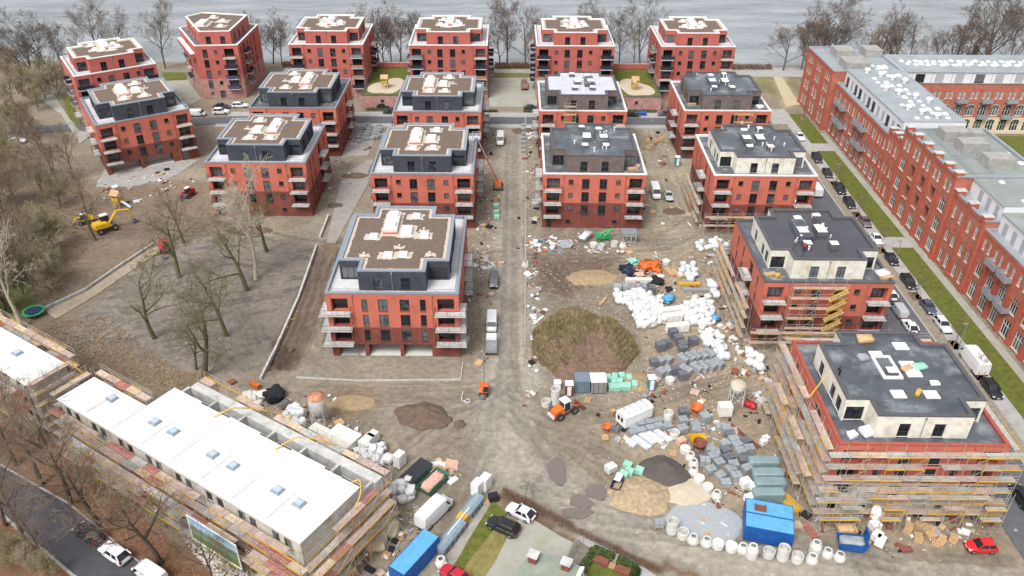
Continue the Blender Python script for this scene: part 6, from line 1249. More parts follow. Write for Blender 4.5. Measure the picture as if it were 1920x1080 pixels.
# containers
def container(u, v, rz, label, top='blue_c', side='blue_d', L=6.06, W=2.44, H=2.55, world=None, cat='container'):
    x, y = (at(u, v, H)[:2]) if world is None else world; T = thing('shipping_container', label, cat, (x, y, 0), rz); a = MB(); n = int(L/.28)
    for s in (-1, 1):
        a = MB()
        for i in range(n):
            x0, x1 = -L/2+.1+(L-.2)*i/n, -L/2+.1+(L-.2)*(i+1)/n; xm = (x0+x1)/2; d0, d1 = W/2-.05, W/2
            P = [(x0, d1), (xm-.06, d1), (xm-.02, d0), (x1-.04, d0), (x1, d1)]
            for p, q in zip(P, P[1:]): a.quad((p[0], s*p[1], .12), (q[0], s*q[1], .12), (q[0], s*q[1], H-.12), (p[0], s*p[1], H-.12))
        obj('side_panel', a.mesh('container_sides', M[side]), T)
    a = MB()
    for i in range(n):
        x0, x1 = -L/2+.1+(L-.2)*i/n, -L/2+.1+(L-.2)*(i+1)/n; a.box(x0, -W/2+.06, H-.08, (x0+x1)/2, W/2-.06, H-.02); a.box((x0+x1)/2, -W/2+.06, H-.09, x1, W/2-.06, H-.045)
    obj('roof', a.mesh('container_roof', M[top]), T); a = MB()
    for s in (-1, 1):
        a.box(-L/2, s*W/2-.07*(s > 0)-.0, 0, L/2, s*W/2+.07*(s < 0), .13); a.box(-L/2, s*W/2-.08*(s > 0), H-.13, L/2, s*W/2+.08*(s < 0), H)
        for e in (-1, 1): a.box(e*L/2-.1*(e > 0), s*W/2-.1*(s > 0), .13, e*L/2+.1*(e < 0), s*W/2+.1*(s < 0), H-.13)
    obj('frame', a.mesh('container_frame', M[side]), T); a = MB()
    a.box(-L/2+.03, -W/2+.1, .13, -L/2+.06, W/2-.1, H-.13); obj('end_wall', a.mesh('container_end', M[side]), T)
    for s in (0, 1):
        q = MB(); q.box(L/2-.07, 0, .14, L/2-.03, W/2-.11, H-.14); d = obj('door', cached(('cdoor', side, L, H), lambda: q.mesh('container_door', M[side])), T, (0, -W/2+.1 if s == 0 else .005, 0)); q = MB(); q.tube((L/2-.01, W/4, .2), (L/2-.01, W/4, H-.2), .025, 5); obj('lock_rod', cached(('crod', L, H), lambda: q.mesh('lock_rod', M['steel'])), d)
    return T
cA = math.atan2((G(1489, 1003)-G(1392, 985)).y, (G(1489, 1003)-G(1392, 985)).x)
cb = G(1440, 990, 1.2); nx_, ny_ = -math.sin(cA), math.cos(cA)
container(0, 0, cA, 'front one of two bright blue shipping containers standing side by side', world=(cb.x-nx_*.4, cb.y-ny_*.4)); container(0, 0, cA, 'rear blue shipping container with a wooden crate on its roof', world=(cb.x+nx_*2.08, cb.y+ny_*2.08))
container(778, 1046, gang((755, 1078), (812, 1015)), 'pale blue corrugated shipping container at the service lane', L=7.0, top='blue_c')
px, py = cb.x+nx_*2.1-1.2, cb.y+ny_*2.1; pl_ = MB(); 
for i in range(6): pl_.box(-.7, -.5+i*.18, 0, .7, -.5+i*.18+.14, .12)
pl_.box(-.7, -.52, .12, -.6, .56, .35); pl_.box(.6, -.52, .12, .7, .56, .35); tag(obj('wooden_crate', pl_.mesh('wooden_crate', M['rust']), None, (px, py, 2.55), cA), 'flat wooden crate lying on the rear blue container', 'crate')
def cabin(u, v, w, d, h, rz, label, body, roof, cat='cabin', name='site_cabin', door=True, ribs=0):
    x, y, _ = at(u, v, h); T = thing(name, label, cat, (x, y, 0), rz); m = MB(); m.box(-w/2, -d/2, .1, w/2, d/2, h); obj('body', m.mesh('cabin_body', M[body]), T); m = MB(); m.box(-w/2-.06, -d/2-.06, h, w/2+.06, d/2+.06, h+.09); m.box(-w/2+.15, -d/2+.15, h+.09, w/2-.15, d/2-.15, h+.14); obj('roof', m.mesh('cabin_roof', M[roof]), T)
    for k in range(ribs): q = MB(); q.box(-.03, -.03, .15, .03, 0, h-.05); obj('rib', cached(('crib', h), lambda: q.mesh('cabin_rib', M['darksteel'])), T, (-w/2+w*(k+.5)/ribs, -d/2, 0))
    if door: m = MB(); m.box(-w*.28, -d/2-.03, .15, w*.28, -d/2-.002, h-.2); dd = obj('door', m.mesh('cabin_door', M[roof]), T); q = MB(); q.box(w*.2, -d/2-.07, h*.5, w*.25, -d/2-.031, h*.5+.12); obj('handle', q.mesh('door_handle', M['darksteel']), dd)
    m = MB(); m.box(-w/2+.05, -d/2+.05, 0, w/2-.05, d/2-.05, .098); obj('base', m.mesh('cabin_base', M['darksteel']), T); return T
M['cabgrey'] = mat('grey_steel_sheet', C(120, 136, 152), .5, .08, 1); M['teal'] = mat('teal_plastic', C(70, 150, 160), .5, .05, 1)
cabin(1091, 718, 2.3, 2.3, 2.3, R(2), 'grey steel tool container with a pallet on its roof', 'cabgrey', 'cabgrey', 'container', 'tool_container', True, 4); cabin(1121, 719, 2.4, 2.3, 2.3, R(2), 'grey steel container with a bright white roof', 'steel', 'white', 'container', 'tool_container', False, 3)
cabin(1221, 718, 1.15, 1.15, 2.3, .1, 'white and teal portable toilet beside the yellow sand heap', 'teal', 'white', 'toilet', 'portable_toilet'); cabin(1270, 302, 1.15, 1.15, 2.3, .1, 'white and teal portable toilet before the cream-topped block', 'teal', 'white', 'toilet', 'portable_toilet'); cabin(1067, 729, 1.15, 1.15, 2.2, 0, 'brown portable toilet with white roof behind the wheel loader', 'brownc', 'white', 'toilet', 'portable_toilet'); cabin(1045, 722, 1.0, 1.0, 1.2, 0, 'small white cabinet behind the concrete rings', 'white', 'white', 'cabinet', 'site_cabinet')
g_ = cabin(1179, 443, 2.9, 2.3, 2.3, R(1), 'grey concrete container with black graffiti letters', 'concrete_d', 'coping', 'container', 'graffiti_container', False)
tc = bpy.data.curves.new('graffiti_letters', 'FONT'); tc.body = 'SRB'; tc.size = 1.55; tc.extrude = .01; tc.offset = .02; tc.shear = -.08; tc.align_x = 'CENTER'
to = bpy.data.objects.new('t', tc); COL.objects.link(to); bpy.context.view_layer.update(); tm = bpy.data.meshes.new_from_object(to.evaluated_get(bpy.context.evaluated_depsgraph_get())); bpy.data.objects.remove(to); tm.materials.clear(); tm.materials.append(M['cloth_black'])
lo = obj('graffiti', tm, g_, (.05, -1.165, .55)); lo.rotation_euler = (math.pi/2, 0, 0)
def trailer():
    hd = gang((1158, 800), (1225, 770)); x, y, _ = at(1189, 778, 2.3); T = thing('site_trailer', 'white site trailer with rounded ribbed roof', 'trailer', (x, y, 0), hd); L, W = 5.2, 2.3; m = MB(); m.box(-L/2, -W/2, .5, L/2, W/2, 2.3); obj('body', m.mesh('trailer_body', M['white']), T); m = MB(); P = [(W/2+.06, 2.28), (W/2+.06, 2.36), (W*.38, 2.6), (0, 2.72), (-W*.38, 2.6), (-W/2-.06, 2.36), (-W/2-.06, 2.28)]
    m.hull([(-L/2-.08, a, b) for a, b in P], [(L/2+.08, a, b) for a, b in P]); obj('roof', m.mesh('trailer_roof', M['film']), T)
    for k in range(4): q = MB(); q.box(-.02, -W*.38, 2.6, .02, W*.38, 2.75); obj('roof_rib', cached('rrib', lambda: q.mesh('roof_rib', M['steel'])), T, (-L/2+1+k*1.1, 0, 0))
    for s in (-.55, .2): q = MB(); q.box(-L/2-.03, s, 1.2, -L/2-.002, s+.5, 1.95); obj('window', q.mesh('trailer_window', M['carglass']), T)
    for s in (-1, 1): add_wheel(T, .3, s*(W/2-.15), .36, .22)
    m = MB(); m.tube((-L/2, -.4, .5), (-L/2-1.3, 0, .5), .05); m.tube((-L/2, .4, .5), (-L/2-1.3, 0, .5), .05); m.tube((-L/2-1.25, 0, .5), (-L/2-1.25, 0, 0), .05); obj('drawbar', m.mesh('drawbar', M['darksteel']), T)
trailer()
def skip(u, v, hd, label, m, fill=None, L=3.6, W=1.8, H=1.15, lid=False):
    x, y, _ = at(u, v, H); T = thing('skip', label, 'skip', (x, y, 0), hd); a = MB(); t = .07; lo = [(-L/2+.5, -W/2+.1), (L/2-.5, -W/2+.1), (L/2-.5, W/2-.1), (-L/2+.5, W/2-.1)]; hi = [(-L/2, -W/2), (L/2, -W/2), (L/2, W/2), (-L/2, W/2)]
    for i in range(4):
        j = (i+1) % 4; a.quad((*lo[i], .05), (*lo[j], .05), (*hi[j], H), (*hi[i], H)); li = [(p[0]*.96, p[1]*.93) for p in lo]; h2 = [(p[0]*.97, p[1]*.94) for p in hi]; a.quad((*li[j], .12), (*li[i], .12), (*h2[i], H), (*h2[j], H)); a.quad((*hi[i], H), (*hi[j], H), (*h2[j], H), (*h2[i], H))
    a.poly([(p[0]*.96, p[1]*.93, .12) for p in lo]); a.poly([(*p, .05) for p in reversed(lo)]); obj('body', a.mesh('skip_body', M[m]), T)
    for k in range(5): q = MB(); q.box(-.04, -W/2-.05, .3, .04, -W/2+.03, H); obj('rib', cached(('srib', m, W, H), lambda: q.mesh('skip_rib', M[m])), T, (-L/2+.5+k*(L-1)/4, 0, 0))
    if lid:
        for k in range(3): q = MB(); q.box(-L/6+.01, -W/2-.02, H+.01, L/6-.01, W/2+.02, H+.07); obj('lid', cached(('slid', L, W), lambda: q.mesh('skip_lid', M['darksteel'])), T, (-L/3+k*L/3, 0, 0))
    if fill: o = blobmesh('skip_load', 3, L*.82, W*.8, H*.9, M[fill], 3, .35, .6, 2.5); tag(obj('rubble_load', o, None, (x, y, .2), hd), 'mixed rubbish filling the '+label[:60].split(' with')[0].split(' beside')[0].split(' before')[0], 'rubbish')
sa = gang((757, 905), (800, 865))
skip(781, 888, sa, 'dark green skip with closed lids before the white bags', 'green_s', None, 4.6, 2.2, 1.2, True); skip(812, 905, sa, 'open green skip beside the closed one with pink insulation waste', 'green_s', 'pinkins', 4.6, 2.2, 1.2)
skip(1597, 1018, R(-8), 'blue open skip with raised end flap beside the foam blocks', 'blue_d', 'slab_grey', 3.8, 1.9, 1.3); skip(1096, 444, R(60), 'grey skip heaped with rubbish beside the green machine', 'slab_grey', 'film', 4.0, 2.0, 1.0); skip(1157, 908, R(65), 'small dark blue skip with a white slab by the mint packs', 'navy', None, 2.6, 1.3, .9); skip(1060, 458, R(10), 'low waste skip with blue and white rubbish beside the grey skip', 'film', 'slab_grey', 2.8, 2.0, .9)
box_thing('skip_flap', 'raised blue end flap of the open skip', 'flap', 1625, 1005, .12, 1.8, 1.9, R(-8), 'blue_d'); box_thing('white_slab', 'white slab lying on the small dark blue skip', 'slab', 1159, 903, 1.5, .9, .12, R(65), 'white', None, .92)
skip(1586, 994, 0, 'wooden debris crate above the blue open skip', 'wood', 'wood', 2.6, 1.5, .9); skip(533, 758, TA+R(90), 'low wooden crate with bottles near the rusty-topped silo', 'wood', 'slab_dark', 2.4, 1.2, .5)
# grey concrete-skip troughs and their yellow frame
ta = gang((838, 1010), (890, 945))
for (u, v, L) in [(886, 948, 3.6), (845, 1005, 5.2)]:
    x, y, _ = at(u, v, 1.3); T = thing('steel_trough', 'long grey steel hopper in the row beside the service lane', 'hopper', (x, y, 0), ta, 'grey steel hoppers'); m = MB(); m.hull([(-L/2, -.6, .1), (L/2, -.6, .1), (L/2, .6, .1), (-L/2, .6, .1)], [(-L/2, -.75, 1.0), (L/2, -.75, 1.0), (L/2, .75, 1.0), (-L/2, .75, 1.0)]); m.hull([(-L/2, -.75, 1.0), (L/2, -.75, 1.0), (L/2, .75, 1.0), (-L/2, .75, 1.0)], [(-L/2+.1, -.35, 1.35), (L/2-.1, -.35, 1.35), (L/2-.1, .35, 1.35), (-L/2+.1, .35, 1.35)]); obj('body', m.mesh('trough_body', M['trough']), T)
    for k in range(5): q = MB(); q.box(-.05, -.8, .0, .05, .8, .9); obj('rib', cached('thr', lambda: q.mesh('trough_rib', M['trough'])), T, (-L/2+.3+k*(L-.6)/4, 0, 0))
box_thing('yellow_grab', 'yellow steel bucket lying between the grey hoppers', 'bucket', 868, 970, 1.5, 1.3, 1.0, ta, 'wood_y'); box_thing('black_bin', 'black waste bin beside the white block stack', 'bin', 925, 932, 1.3, 1.0, 1.0, .3, 'cloth_black')
x, y, _ = at(860, 977, 2.7); m = MB(); m.box(-2.6, -.06, 0, 2.6, .06, .1); tag(obj('white_pole', m.mesh('white_pole', M['white']), None, (x, y, 1.36), ta), 'long white pole lying on the grey hoppers', 'pole')
# silos
def silo(u, v, label, h, r, top, z0=1.6):
    x, y, _ = at(u, v, h+z0); T = thing('silo', label, 'silo', (x, y, 0)); m = MB(); m.lathe([(.25, z0-.5), (r, z0+.9), (r, z0+h), (r*.9, z0+h+.12)], 24); obj('tank', m.mesh('silo_tank', M['ringc'], True), T); m = MB(); m.lathe([(r+.03, z0+h-.05), (r+.03, z0+h+.05), (r*.5, z0+h+.32), (0, z0+h+.36)], 24); obj('lid', m.mesh('silo_lid', M[top], True), T)
    for k in range(4):
        a = math.pi/4+k*math.pi/2; q = MB(); q.tube((r*1.08*math.cos(a), r*1.08*math.sin(a), 0), (r*.98*math.cos(a), r*.98*math.sin(a), z0+h*.8), .07, 5); obj('leg', q.mesh('silo_leg', M['ringc']), T)
    m = MB()
    for k in range(4):
        a, b = math.pi/4+k*math.pi/2, math.pi/4+(k+1)*math.pi/2; m.tube((r*1.07*math.cos(a), r*1.07*math.sin(a), .3), (r*1.07*math.cos(b), r*1.07*math.sin(b), z0), .04, 4); m.tube((r*1.07*math.cos(b), r*1.07*math.sin(b), .3), (r*1.07*math.cos(a), r*1.07*math.sin(a), z0), .04, 4)
    obj('bracing', m.mesh('silo_bracing', M['ringc']), T)
M['rusttop'] = mat('rusty_top', C(196, 132, 104), .9, .25, 2, dirt=C(222, 180, 150), dscale=1.5)
silo(596, 768, 'cylindrical mortar silo with a rusty orange top', 3.4, 1.25, 'rusttop'); silo(1382, 738, 'cream mortar silo standing on four legs by the track', 1.6, 1.2, 'sand', 2.4)
# orange tanks, mixers, barrels
def hopper(u, v, label, m, s=1.0):
    x, y, _ = at(u, v, 1.2*s); T = thing('concrete_bucket', label, 'bucket', (x, y, 0), 0); q = MB(); q.lathe([(.2*s, .35*s), (.28*s, .35*s), (.75*s, 1.0*s), (.78*s, 1.25*s), (.7*s, 1.25*s), (.66*s, 1.0*s), (.2*s, .45*s), (0, .45*s)], 18); obj('bowl', q.mesh('bucket_bowl', M[m], True), T); q = MB()
    for k in range(4): a = k*math.pi/2; q.tube((.6*s*math.cos(a), .6*s*math.sin(a), 0), (.62*s*math.cos(a), .62*s*math.sin(a), .95*s), .05, 4)
    q.lathe([(.56*s, .05), (.66*s, .05), (.66*s, .13), (.56*s, .13), (.56*s, .05)], 14); obj('stand', q.mesh('bucket_stand', M[m]), T)
hopper(1306, 768, 'orange concrete bucket among the slab pallets', 'orange', 1.2); hopper(1311, 836, 'rusty orange concrete bucket in front of the yellow skip', 'rust', 1.3); hopper(1138, 803, 'orange mixer drum on a grey block by the dirt road', 'orange', .9)
skip(1307, 824, R(5), 'bright yellow small skip beside the rusty bucket', 'yellowm', None, 2.4, 1.5, 1.0, False)
box_thing('concrete_block', 'pale concrete block beside the red hose reel', 'block', 1428, 754, 1.5, 1.2, 1.1, .5, 'concrete'); bag(1408, 757, 'red folded machine cover beside the concrete block', None, 1.1, 2, 'redm', 0, 'machine_cover', 'cover'); box_thing('barrier_tank', 'orange and yellow barrier tank at the end of the kerb wall', 'barrier', 478, 722, 1.9, .6, .8, R(-30), 'orange'); bag(513, 738, 'black plastic waste heap beside the wrapped packs', None, 2.0, 3, 'cloth_black', 0, 'waste_heap', 'waste')
# kerb walls and fences
def wall_line(name, label, pts, h, w, m, cat='wall', seg=2.0):
    P = [G(*p) for p in pts]; T = thing(name, label, cat, tuple(P[0]))
    for a, b in zip(P, P[1:]):
        L = (b-a).length; n = max(1, round(L/seg)); d = (b-a)/L; rz = math.atan2(d.y, d.x); k = round(L/n, 2)
        for i in range(n): q = MB(); q.box(.01, -w/2, -.2, k-.01, w/2, h); c = a+d*(L*i/n)-P[0]; obj('wall_element', cached(('wl', name, k, h, w, m), lambda: q.mesh('wall_element', M[m])), T, (c.x, c.y, 0), rz)
wall_line('kerb_wall', 'long pale concrete kerb wall between the oak plot and the tracked strip', [(594, 462), (560, 560), (520, 650), (489, 712)], .55, .35, 'concrete'); wall_line('kerb_wall', 'short pale concrete kerb wall near the slab plot', [(616, 406), (600, 446)], .55, .35, 'concrete'); wall_line('edging', 'thin concrete edging in front of the garages of the wide block', [(555, 708), (672, 714), (864, 712), (868, 680)], .2, .12, 'concrete'); wall_line('edging', 'thin concrete edging beside the verge of the dirt road', [(893, 470), (906, 640), (905, 740)], .15, .12, 'concrete_d')
wall_line('retaining_edge', 'low pale retaining edge along the path through the oak plot', [(85, 580), (160, 545), (225, 500), (290, 458)], .5, .25, 'concrete')
sheet('plot_path', [(85, 583), (162, 547), (227, 502), (292, 459), (305, 468), (240, 512), (180, 553), (105, 598)], .04, mat('tan_path', C(168, 154, 132), .95, .14, .9))
# ------------------------------------------------------------------ machines
def tubes(name, T, segs, r, m, n=6):
    q = MB()
    for a, b in segs: q.tube(a, b, r, n, cap=True)
    return obj(name, q.mesh(name, M[m]), T)
def boxpart(name, T, m, *boxes):
    q = MB()
    for b in boxes: q.box(*b)
    return obj(name, q.mesh(name, M[m]), T)
def hullpart(name, T, m, lo, hi): q = MB(); q.hull(lo, hi); return obj(name, q.mesh(name, M[m]), T)
def cab(T, x0, x1, w, z0, z1, m, roof='white'):
    hullpart('cab_glass', T, 'carglass', [(x0, -w, z0), (x1, -w, z0), (x1, w, z0), (x0, w, z0)], [(x0+.08, -w*.92, z1), (x1-.1, -w*.92, z1), (x1-.1, w*.92, z1), (x0+.08, w*.92, z1)])
    q = MB()
    for sx, tx in ((x0, x0+.08), (x1, x1-.1)):
        for s in (-1, 1): q.tube((sx, s*w, z0), (tx, s*w*.92, z1), .05, 4)
    obj('cab_frame', q.mesh('cab_frame', M[m]), T); boxpart('cab_roof', T, roof, (x0, -w, z1, x1, w, z1+.12))
def wheel_loader():
    x, y, _ = at(1058, 768, 1.5); T = thing('wheel_loader', 'orange wheel loader with white cab roof and lowered bucket', 'wheel loader', (x, y, 0), gang((1040, 775), (1088, 752)))
    hullpart('engine_cover', T, 'orange', [(-2.4, -.7, .6), (-.5, -.8, .6), (-.5, .8, .6), (-2.4, .7, .6)], [(-2.2, -.6, 1.5), (-.5, -.75, 1.75), (-.5, .75, 1.75), (-2.2, .6, 1.5)]); boxpart('chassis', T, 'slab_grey', (-2.3, -.5, .45, 1.9, .5, .85)); cab(T, -.6, .7, .72, 1.1, 2.6, 'white'); boxpart('counterweight', T, 'film', (-2.62, -.75, .5, -2.42, .75, 1.0))
    for fx in (-1.5, 1.3):
        for s in (-1, 1): add_wheel(T, fx, s*.95, .62, .45)
    for s in (-.45, .45): tubes('lift_arm', T, [((.7, s, 1.3), (2.3, s, .9)), ((2.3, s, .9), (2.9, s, .45))], .1, 'orange')
    hullpart('bucket', T, 'rust', [(2.8, -1.1, .08), (3.6, -1.1, .05), (3.6, 1.1, .05), (2.8, 1.1, .08)], [(2.75, -1.1, .75), (2.95, -1.1, .75), (2.95, 1.1, .75), (2.75, 1.1, .75)])
wheel_loader()
def excavator(label, u, v, hd, col, s=1.0, wheels=False, pts=((.6, 0, 1.3), (2.2, 0, 3.0), (4.2, 0, 2.6), (4.6, 0, .9)), swing=0):
    p = G(u, v); T = thing('excavator', label, 'excavator', (p.x, p.y, .02), hd); T.scale = (s, s, s)
    if wheels:
        boxpart('undercarriage', T, 'slab_dark', (-1.6, -.6, .5, 1.6, .6, .95))
        for fx in (-1.2, 1.2):
            for sy in (-1, 1): add_wheel(T, fx, sy*1.0, .52, .4)
    else:
        for sy in (-1, 1): hullpart('track', T, 'tyre', [(-1.2, sy*.75-.22, .0), (1.2, sy*.75-.22, 0), (1.2, sy*.75+.22, 0), (-1.2, sy*.75+.22, 0)], [(-1.4, sy*.75-.22, .55), (1.4, sy*.75-.22, .55), (1.4, sy*.75+.22, .55), (-1.4, sy*.75+.22, .55)])
        boxpart('undercarriage', T, 'slab_dark', (-.9, -.5, .2, .9, .5, .7))
    U = Matrix.Rotation(swing, 3, 'Z')
    hullpart('house', T, col, [tuple(U @ Vector(q)) for q in ((-1.9, -1.0, .98), (.9, -1.0, .98), (.9, 1.0, .98), (-1.9, 1.0, .98))], [tuple(U @ Vector(q)) for q in ((-1.7, -.9, 1.7), (.2, -.9, 1.7), (.2, .9, 1.7), (-1.7, .9, 1.7))])
    c0 = [(-.4, .05), (.95, .05), (.95, .95), (-.4, .95)]; hullpart('cab_glass', T, 'carglass', [tuple(U @ Vector((a, b, 1.2))) for a, b in c0], [tuple(U @ Vector((a*.9, .05+(b-.05)*.9, 2.6))) for a, b in c0]); hullpart('cab_roof', T, col if not wheels else 'white', [tuple(U @ Vector((a, b, 2.6))) for a, b in c0], [tuple(U @ Vector((a*.9, b, 2.72))) for a, b in c0])
    P = [U @ Vector((q[0], -.3, q[2])) for q in pts]; tubes('boom', T, [(P[0], P[1]), (P[1], P[2])], .2, col); tubes('dipper', T, [(P[2], P[3])], .15, col)
    e = P[3]; b = MB(); b.hull([(e.x-.35, e.y-.5, e.z-.7), (e.x+.45, e.y-.5, e.z-.5), (e.x+.45, e.y+.5, e.z-.5), (e.x-.35, e.y+.5, e.z-.7)], [(e.x-.1, e.y-.5, e.z+.1), (e.x+.2, e.y-.5, e.z+.05), (e.x+.2, e.y+.5, e.z+.05), (e.x-.1, e.y+.5, e.z+.1)]); obj('bucket', b.mesh('excavator_bucket', M['slab_dark']), T)
excavator('yellow wheeled excavator with raised boom near the timber play tower', 200, 432, gang((180, 438), (235, 420)), 'yellowm', 1.25, True)
excavator('small yellow and black digger parked behind the wheeled excavator', 162, 418, gang((170, 415), (145, 420)), 'yellowm', .9, True, ((.6, 0, 1.3), (1.6, 0, 1.6), (2.4, 0, 1.0), (2.6, 0, .5)))
excavator('orange mini excavator beside the dirt road with its arm folded', 907, 738, DN, 'orange', .75, False, ((.6, 0, 1.2), (1.0, 0, 2.4), (1.9, 0, 2.0), (1.8, 0, .9)))
excavator('red mini excavator on the path under the bare oak', 309, 470, gang((305, 460), (312, 492)), 'redm', .95, False, ((.6, 0, 1.3), (1.8, 0, 2.4), (3.0, 0, 1.8), (3.3, 0, .7)))
excavator('red digger standing beside the plane tree block', 353, 368, R(-110), 'redm', .9, True, ((.6, 0, 1.3), (1.6, 0, 1.6), (2.4, 0, 1.0), (2.6, 0, .5)))
def boomlift():
    b = G(934, 352); T = thing('boom_lift', 'orange telescopic boom lift reaching up to the terrace', 'boom lift', (b.x, b.y, 0)); tip = G(893, 256, 13.6)-b
    boxpart('chassis', T, 'slab_dark', (-.9, -1.6, .4, .9, 1.6, .8)); hullpart('turret', T, 'orange', [(-.8, -1.2, .8), (.8, -1.2, .8), (.8, 1.1, .8), (-.8, 1.1, .8)], [(-.7, -1.0, 1.7), (.7, -1.0, 1.7), (.7, .7, 1.7), (-.7, .7, 1.7)])
    for fy in (-1.2, 1.2):
        for s in (-1, 1): a_, c_ = wheel_mesh(.42, .3); w = obj('wheel', a_, T, (s*.95, fy, .42), R(90)); obj('rim', c_, w)
    s = Vector((0, -.3, 1.6)); mid = s.lerp(tip, .55); tubes('boom', T, [(s, mid)], .15, 'orange'); tubes('telescope', T, [(mid, tip)], .1, 'film'); q = MB(); q.box(tip.x-.9, tip.y-.5, tip.z-.2, tip.x+.9, tip.y+.5, tip.z-.1); 
    for zz in (.4, .9): 
        for a, c in (((-.9, -.5), (.9, -.5)), ((.9, -.5), (.9, .5)), ((.9, .5), (-.9, .5)), ((-.9, .5), (-.9, -.5))): q.tube((tip.x+a[0], tip.y+a[1], tip.z+zz), (tip.x+c[0], tip.y+c[1], tip.z+zz), .04, 4)
    for a in ((-.9, -.5), (.9, -.5), (.9, .5), (-.9, .5)): q.tube((tip.x+a[0], tip.y+a[1], tip.z-.1), (tip.x+a[0], tip.y+a[1], tip.z+.9), .04, 4)
    obj('basket', q.mesh('basket', M['film']), T)
boomlift()
def green_machine():
    x, y, _ = at(1132, 443, 1.4); T = thing('green_lift', 'bright green folded boom machine before the dark-roofed block', 'lift machine', (x, y, 0), R(10)); boxpart('chassis', T, 'greenm', (-1.5, -.6, .3, 1.5, .6, .7)); hullpart('counterweight', T, 'greenm', [(-1.7, -.6, .7), (-.5, -.6, .7), (-.5, .6, .7), (-1.7, .6, .7)], [(-1.5, -.5, 1.5), (-.6, -.5, 1.4), (-.6, .5, 1.4), (-1.5, .5, 1.5)]); tubes('boom', T, [((-.9, 0, 1.3), (1.9, .2, 2.2)), ((1.9, .2, 2.2), (-.2, -.9, 1.2))], .2, 'greenm')
    for s in (-1, 1):
        for fx in (-1, 1): add_wheel(T, fx, s*.7, .34, .22)
    for (ax, ay) in ((-1.4, -1.3), (1.5, -1.4), (1.6, 1.2)): tubes('outrigger', T, [((ax*.6, ay*.4, .6), (ax, ay, .05))], .08, 'greenm')
green_machine()
box_thing('blue_trailer', 'blue car trailer cover parked on the cross street', 'trailer', 1203, 213, 2.6, 1.5, 1.0, 0, 'blue_d'); cabin(871, 132, 2.2, 2.0, 1.8, 0, 'dark green container on the grass beside the courtyard', 'green_s', 'steel', 'container', 'tool_container', False)
# ------------------------------------------------------------------ play towers, podiums, garden walls
def podium(x0, x1, y0, y1, label, h=4.0):
    T = thing('garage_podium', label, 'podium', ((x0+x1)/2, y0, 0)); w = x1-x0; d = y1-y0; m = MB(); hh = [(w*.42, 1.9, w*.42+.9, 2.7, .2)]; m.wall((-w/2, 0, 0), (1, 0, 0), (0, -1, 0), w, 0, h, hh)
    for a, b in (((w/2, 0), (w/2, d)), ((w/2, d), (-w/2, d)), ((-w/2, d), (-w/2, 0))): m.quad((*a, 0), (*b, 0), (*b, h), (*a, h))
    obj('wall', m.mesh('podium_wall', [M['brick_pale'], M['brick_pale']]), T); window(T, -w/2+w*.42, .13, 1.9, .9, .8, 1, 0); m = MB(); ring(m, [(-w/2, 0), (w/2, 0), (w/2, d), (-w/2, d)], .35, h+.05, 0, .3); obj('coping', m.mesh('podium_coping', M['coping_d']), T); m = MB(); m.poly([(-w/2+.34, .34, h-.2), (w/2-.34, .34, h-.2), (w/2-.34, d-.34, h-.2), (-w/2+.34, d-.34, h-.2)]); obj('lawn', m.mesh('podium_lawn', M['grass']), T)
    m = MB(); m.poly([(p[0], p[1], h-.17) for p in blob(0, d*.32, w*.38, d*.26, seed=int(x0))]); obj('sandpit', m.mesh('podium_sandpit', M['sand']), T)
    m = MB(); m.box(-w/2+.4, d-.3, h, w/2-.4, d, h+1.5, 0, 1); obj('garden_wall', m.mesh('garden_wall', [M['plaster_far'], M['coping_w']]), T)
podium(-43.1, -30.2, 224.5, 250, 'pink brick podium with lawn, sandpit and play tower beside the courtyard block'); podium(29.1, 42.2, 224.5, 250, 'pink brick podium with lawn, sandpit and play tower near the parked green car')
def playtower(x, y, z, label, slide=False, rz=0):
    T = thing('play_tower', label, 'play tower', (x, y, z), rz)
    for a in (-.8, .8):
        for b in (-.8, .8): q = MB(); q.box(-.08, -.08, 0, .08, .08, 3.0); obj('post', cached('ptp', lambda: q.mesh('tower_post', M['wood_y'])), T, (a, b, 0))
    boxpart('platform', T, 'wood_y', (-.9, -.9, 1.4, .9, .9, 1.5)); boxpart('parapet', T, 'wood_y', (-.9, -.9, 1.6, .9, -.84, 2.3), (.84, -.9, 1.6, .9, .9, 2.3), (-.9, -.9, 1.6, -.84, .9, 2.3))
    q = MB(); q.quad((-1.1, -1.1, 2.9), (1.1, -1.1, 2.9), (1.1, 0, 3.9), (-1.1, 0, 3.9)); q.quad((1.1, 1.1, 2.9), (-1.1, 1.1, 2.9), (-1.1, 0, 3.9), (1.1, 0, 3.9)); obj('roof', q.mesh('tower_roof', M['wood']), T); tubes('ladder', T, [((-.3, -1.6, 0), (-.3, -.9, 1.5)), ((.3, -1.6, 0), (.3, -.9, 1.5)), ((-.3, -1.4, .4), (.3, -1.4, .4)), ((-.3, -1.15, .9), (.3, -1.15, .9))], .05, 'wood_y')
    if slide: q = MB(); q.hull([(.9, -.3, 1.4), (3.2, -.3, .2), (3.2, .3, .2), (.9, .3, 1.4)], [(.9, -.3, 1.5), (3.2, -.3, .3), (3.2, .3, .3), (.9, .3, 1.5)]); obj('slide', q.mesh('slide', M['film']), T)
playtower(-37.2, 231.5, 3.8, 'timber play tower on the podium beside the courtyard block'); playtower(35.2, 231.5, 3.8, 'timber play tower on the podium near the green car'); pt = G(224, 386); playtower(pt.x, pt.y, 0, 'timber play tower with slide on the earth plot by the yellow excavator', True, R(-20))
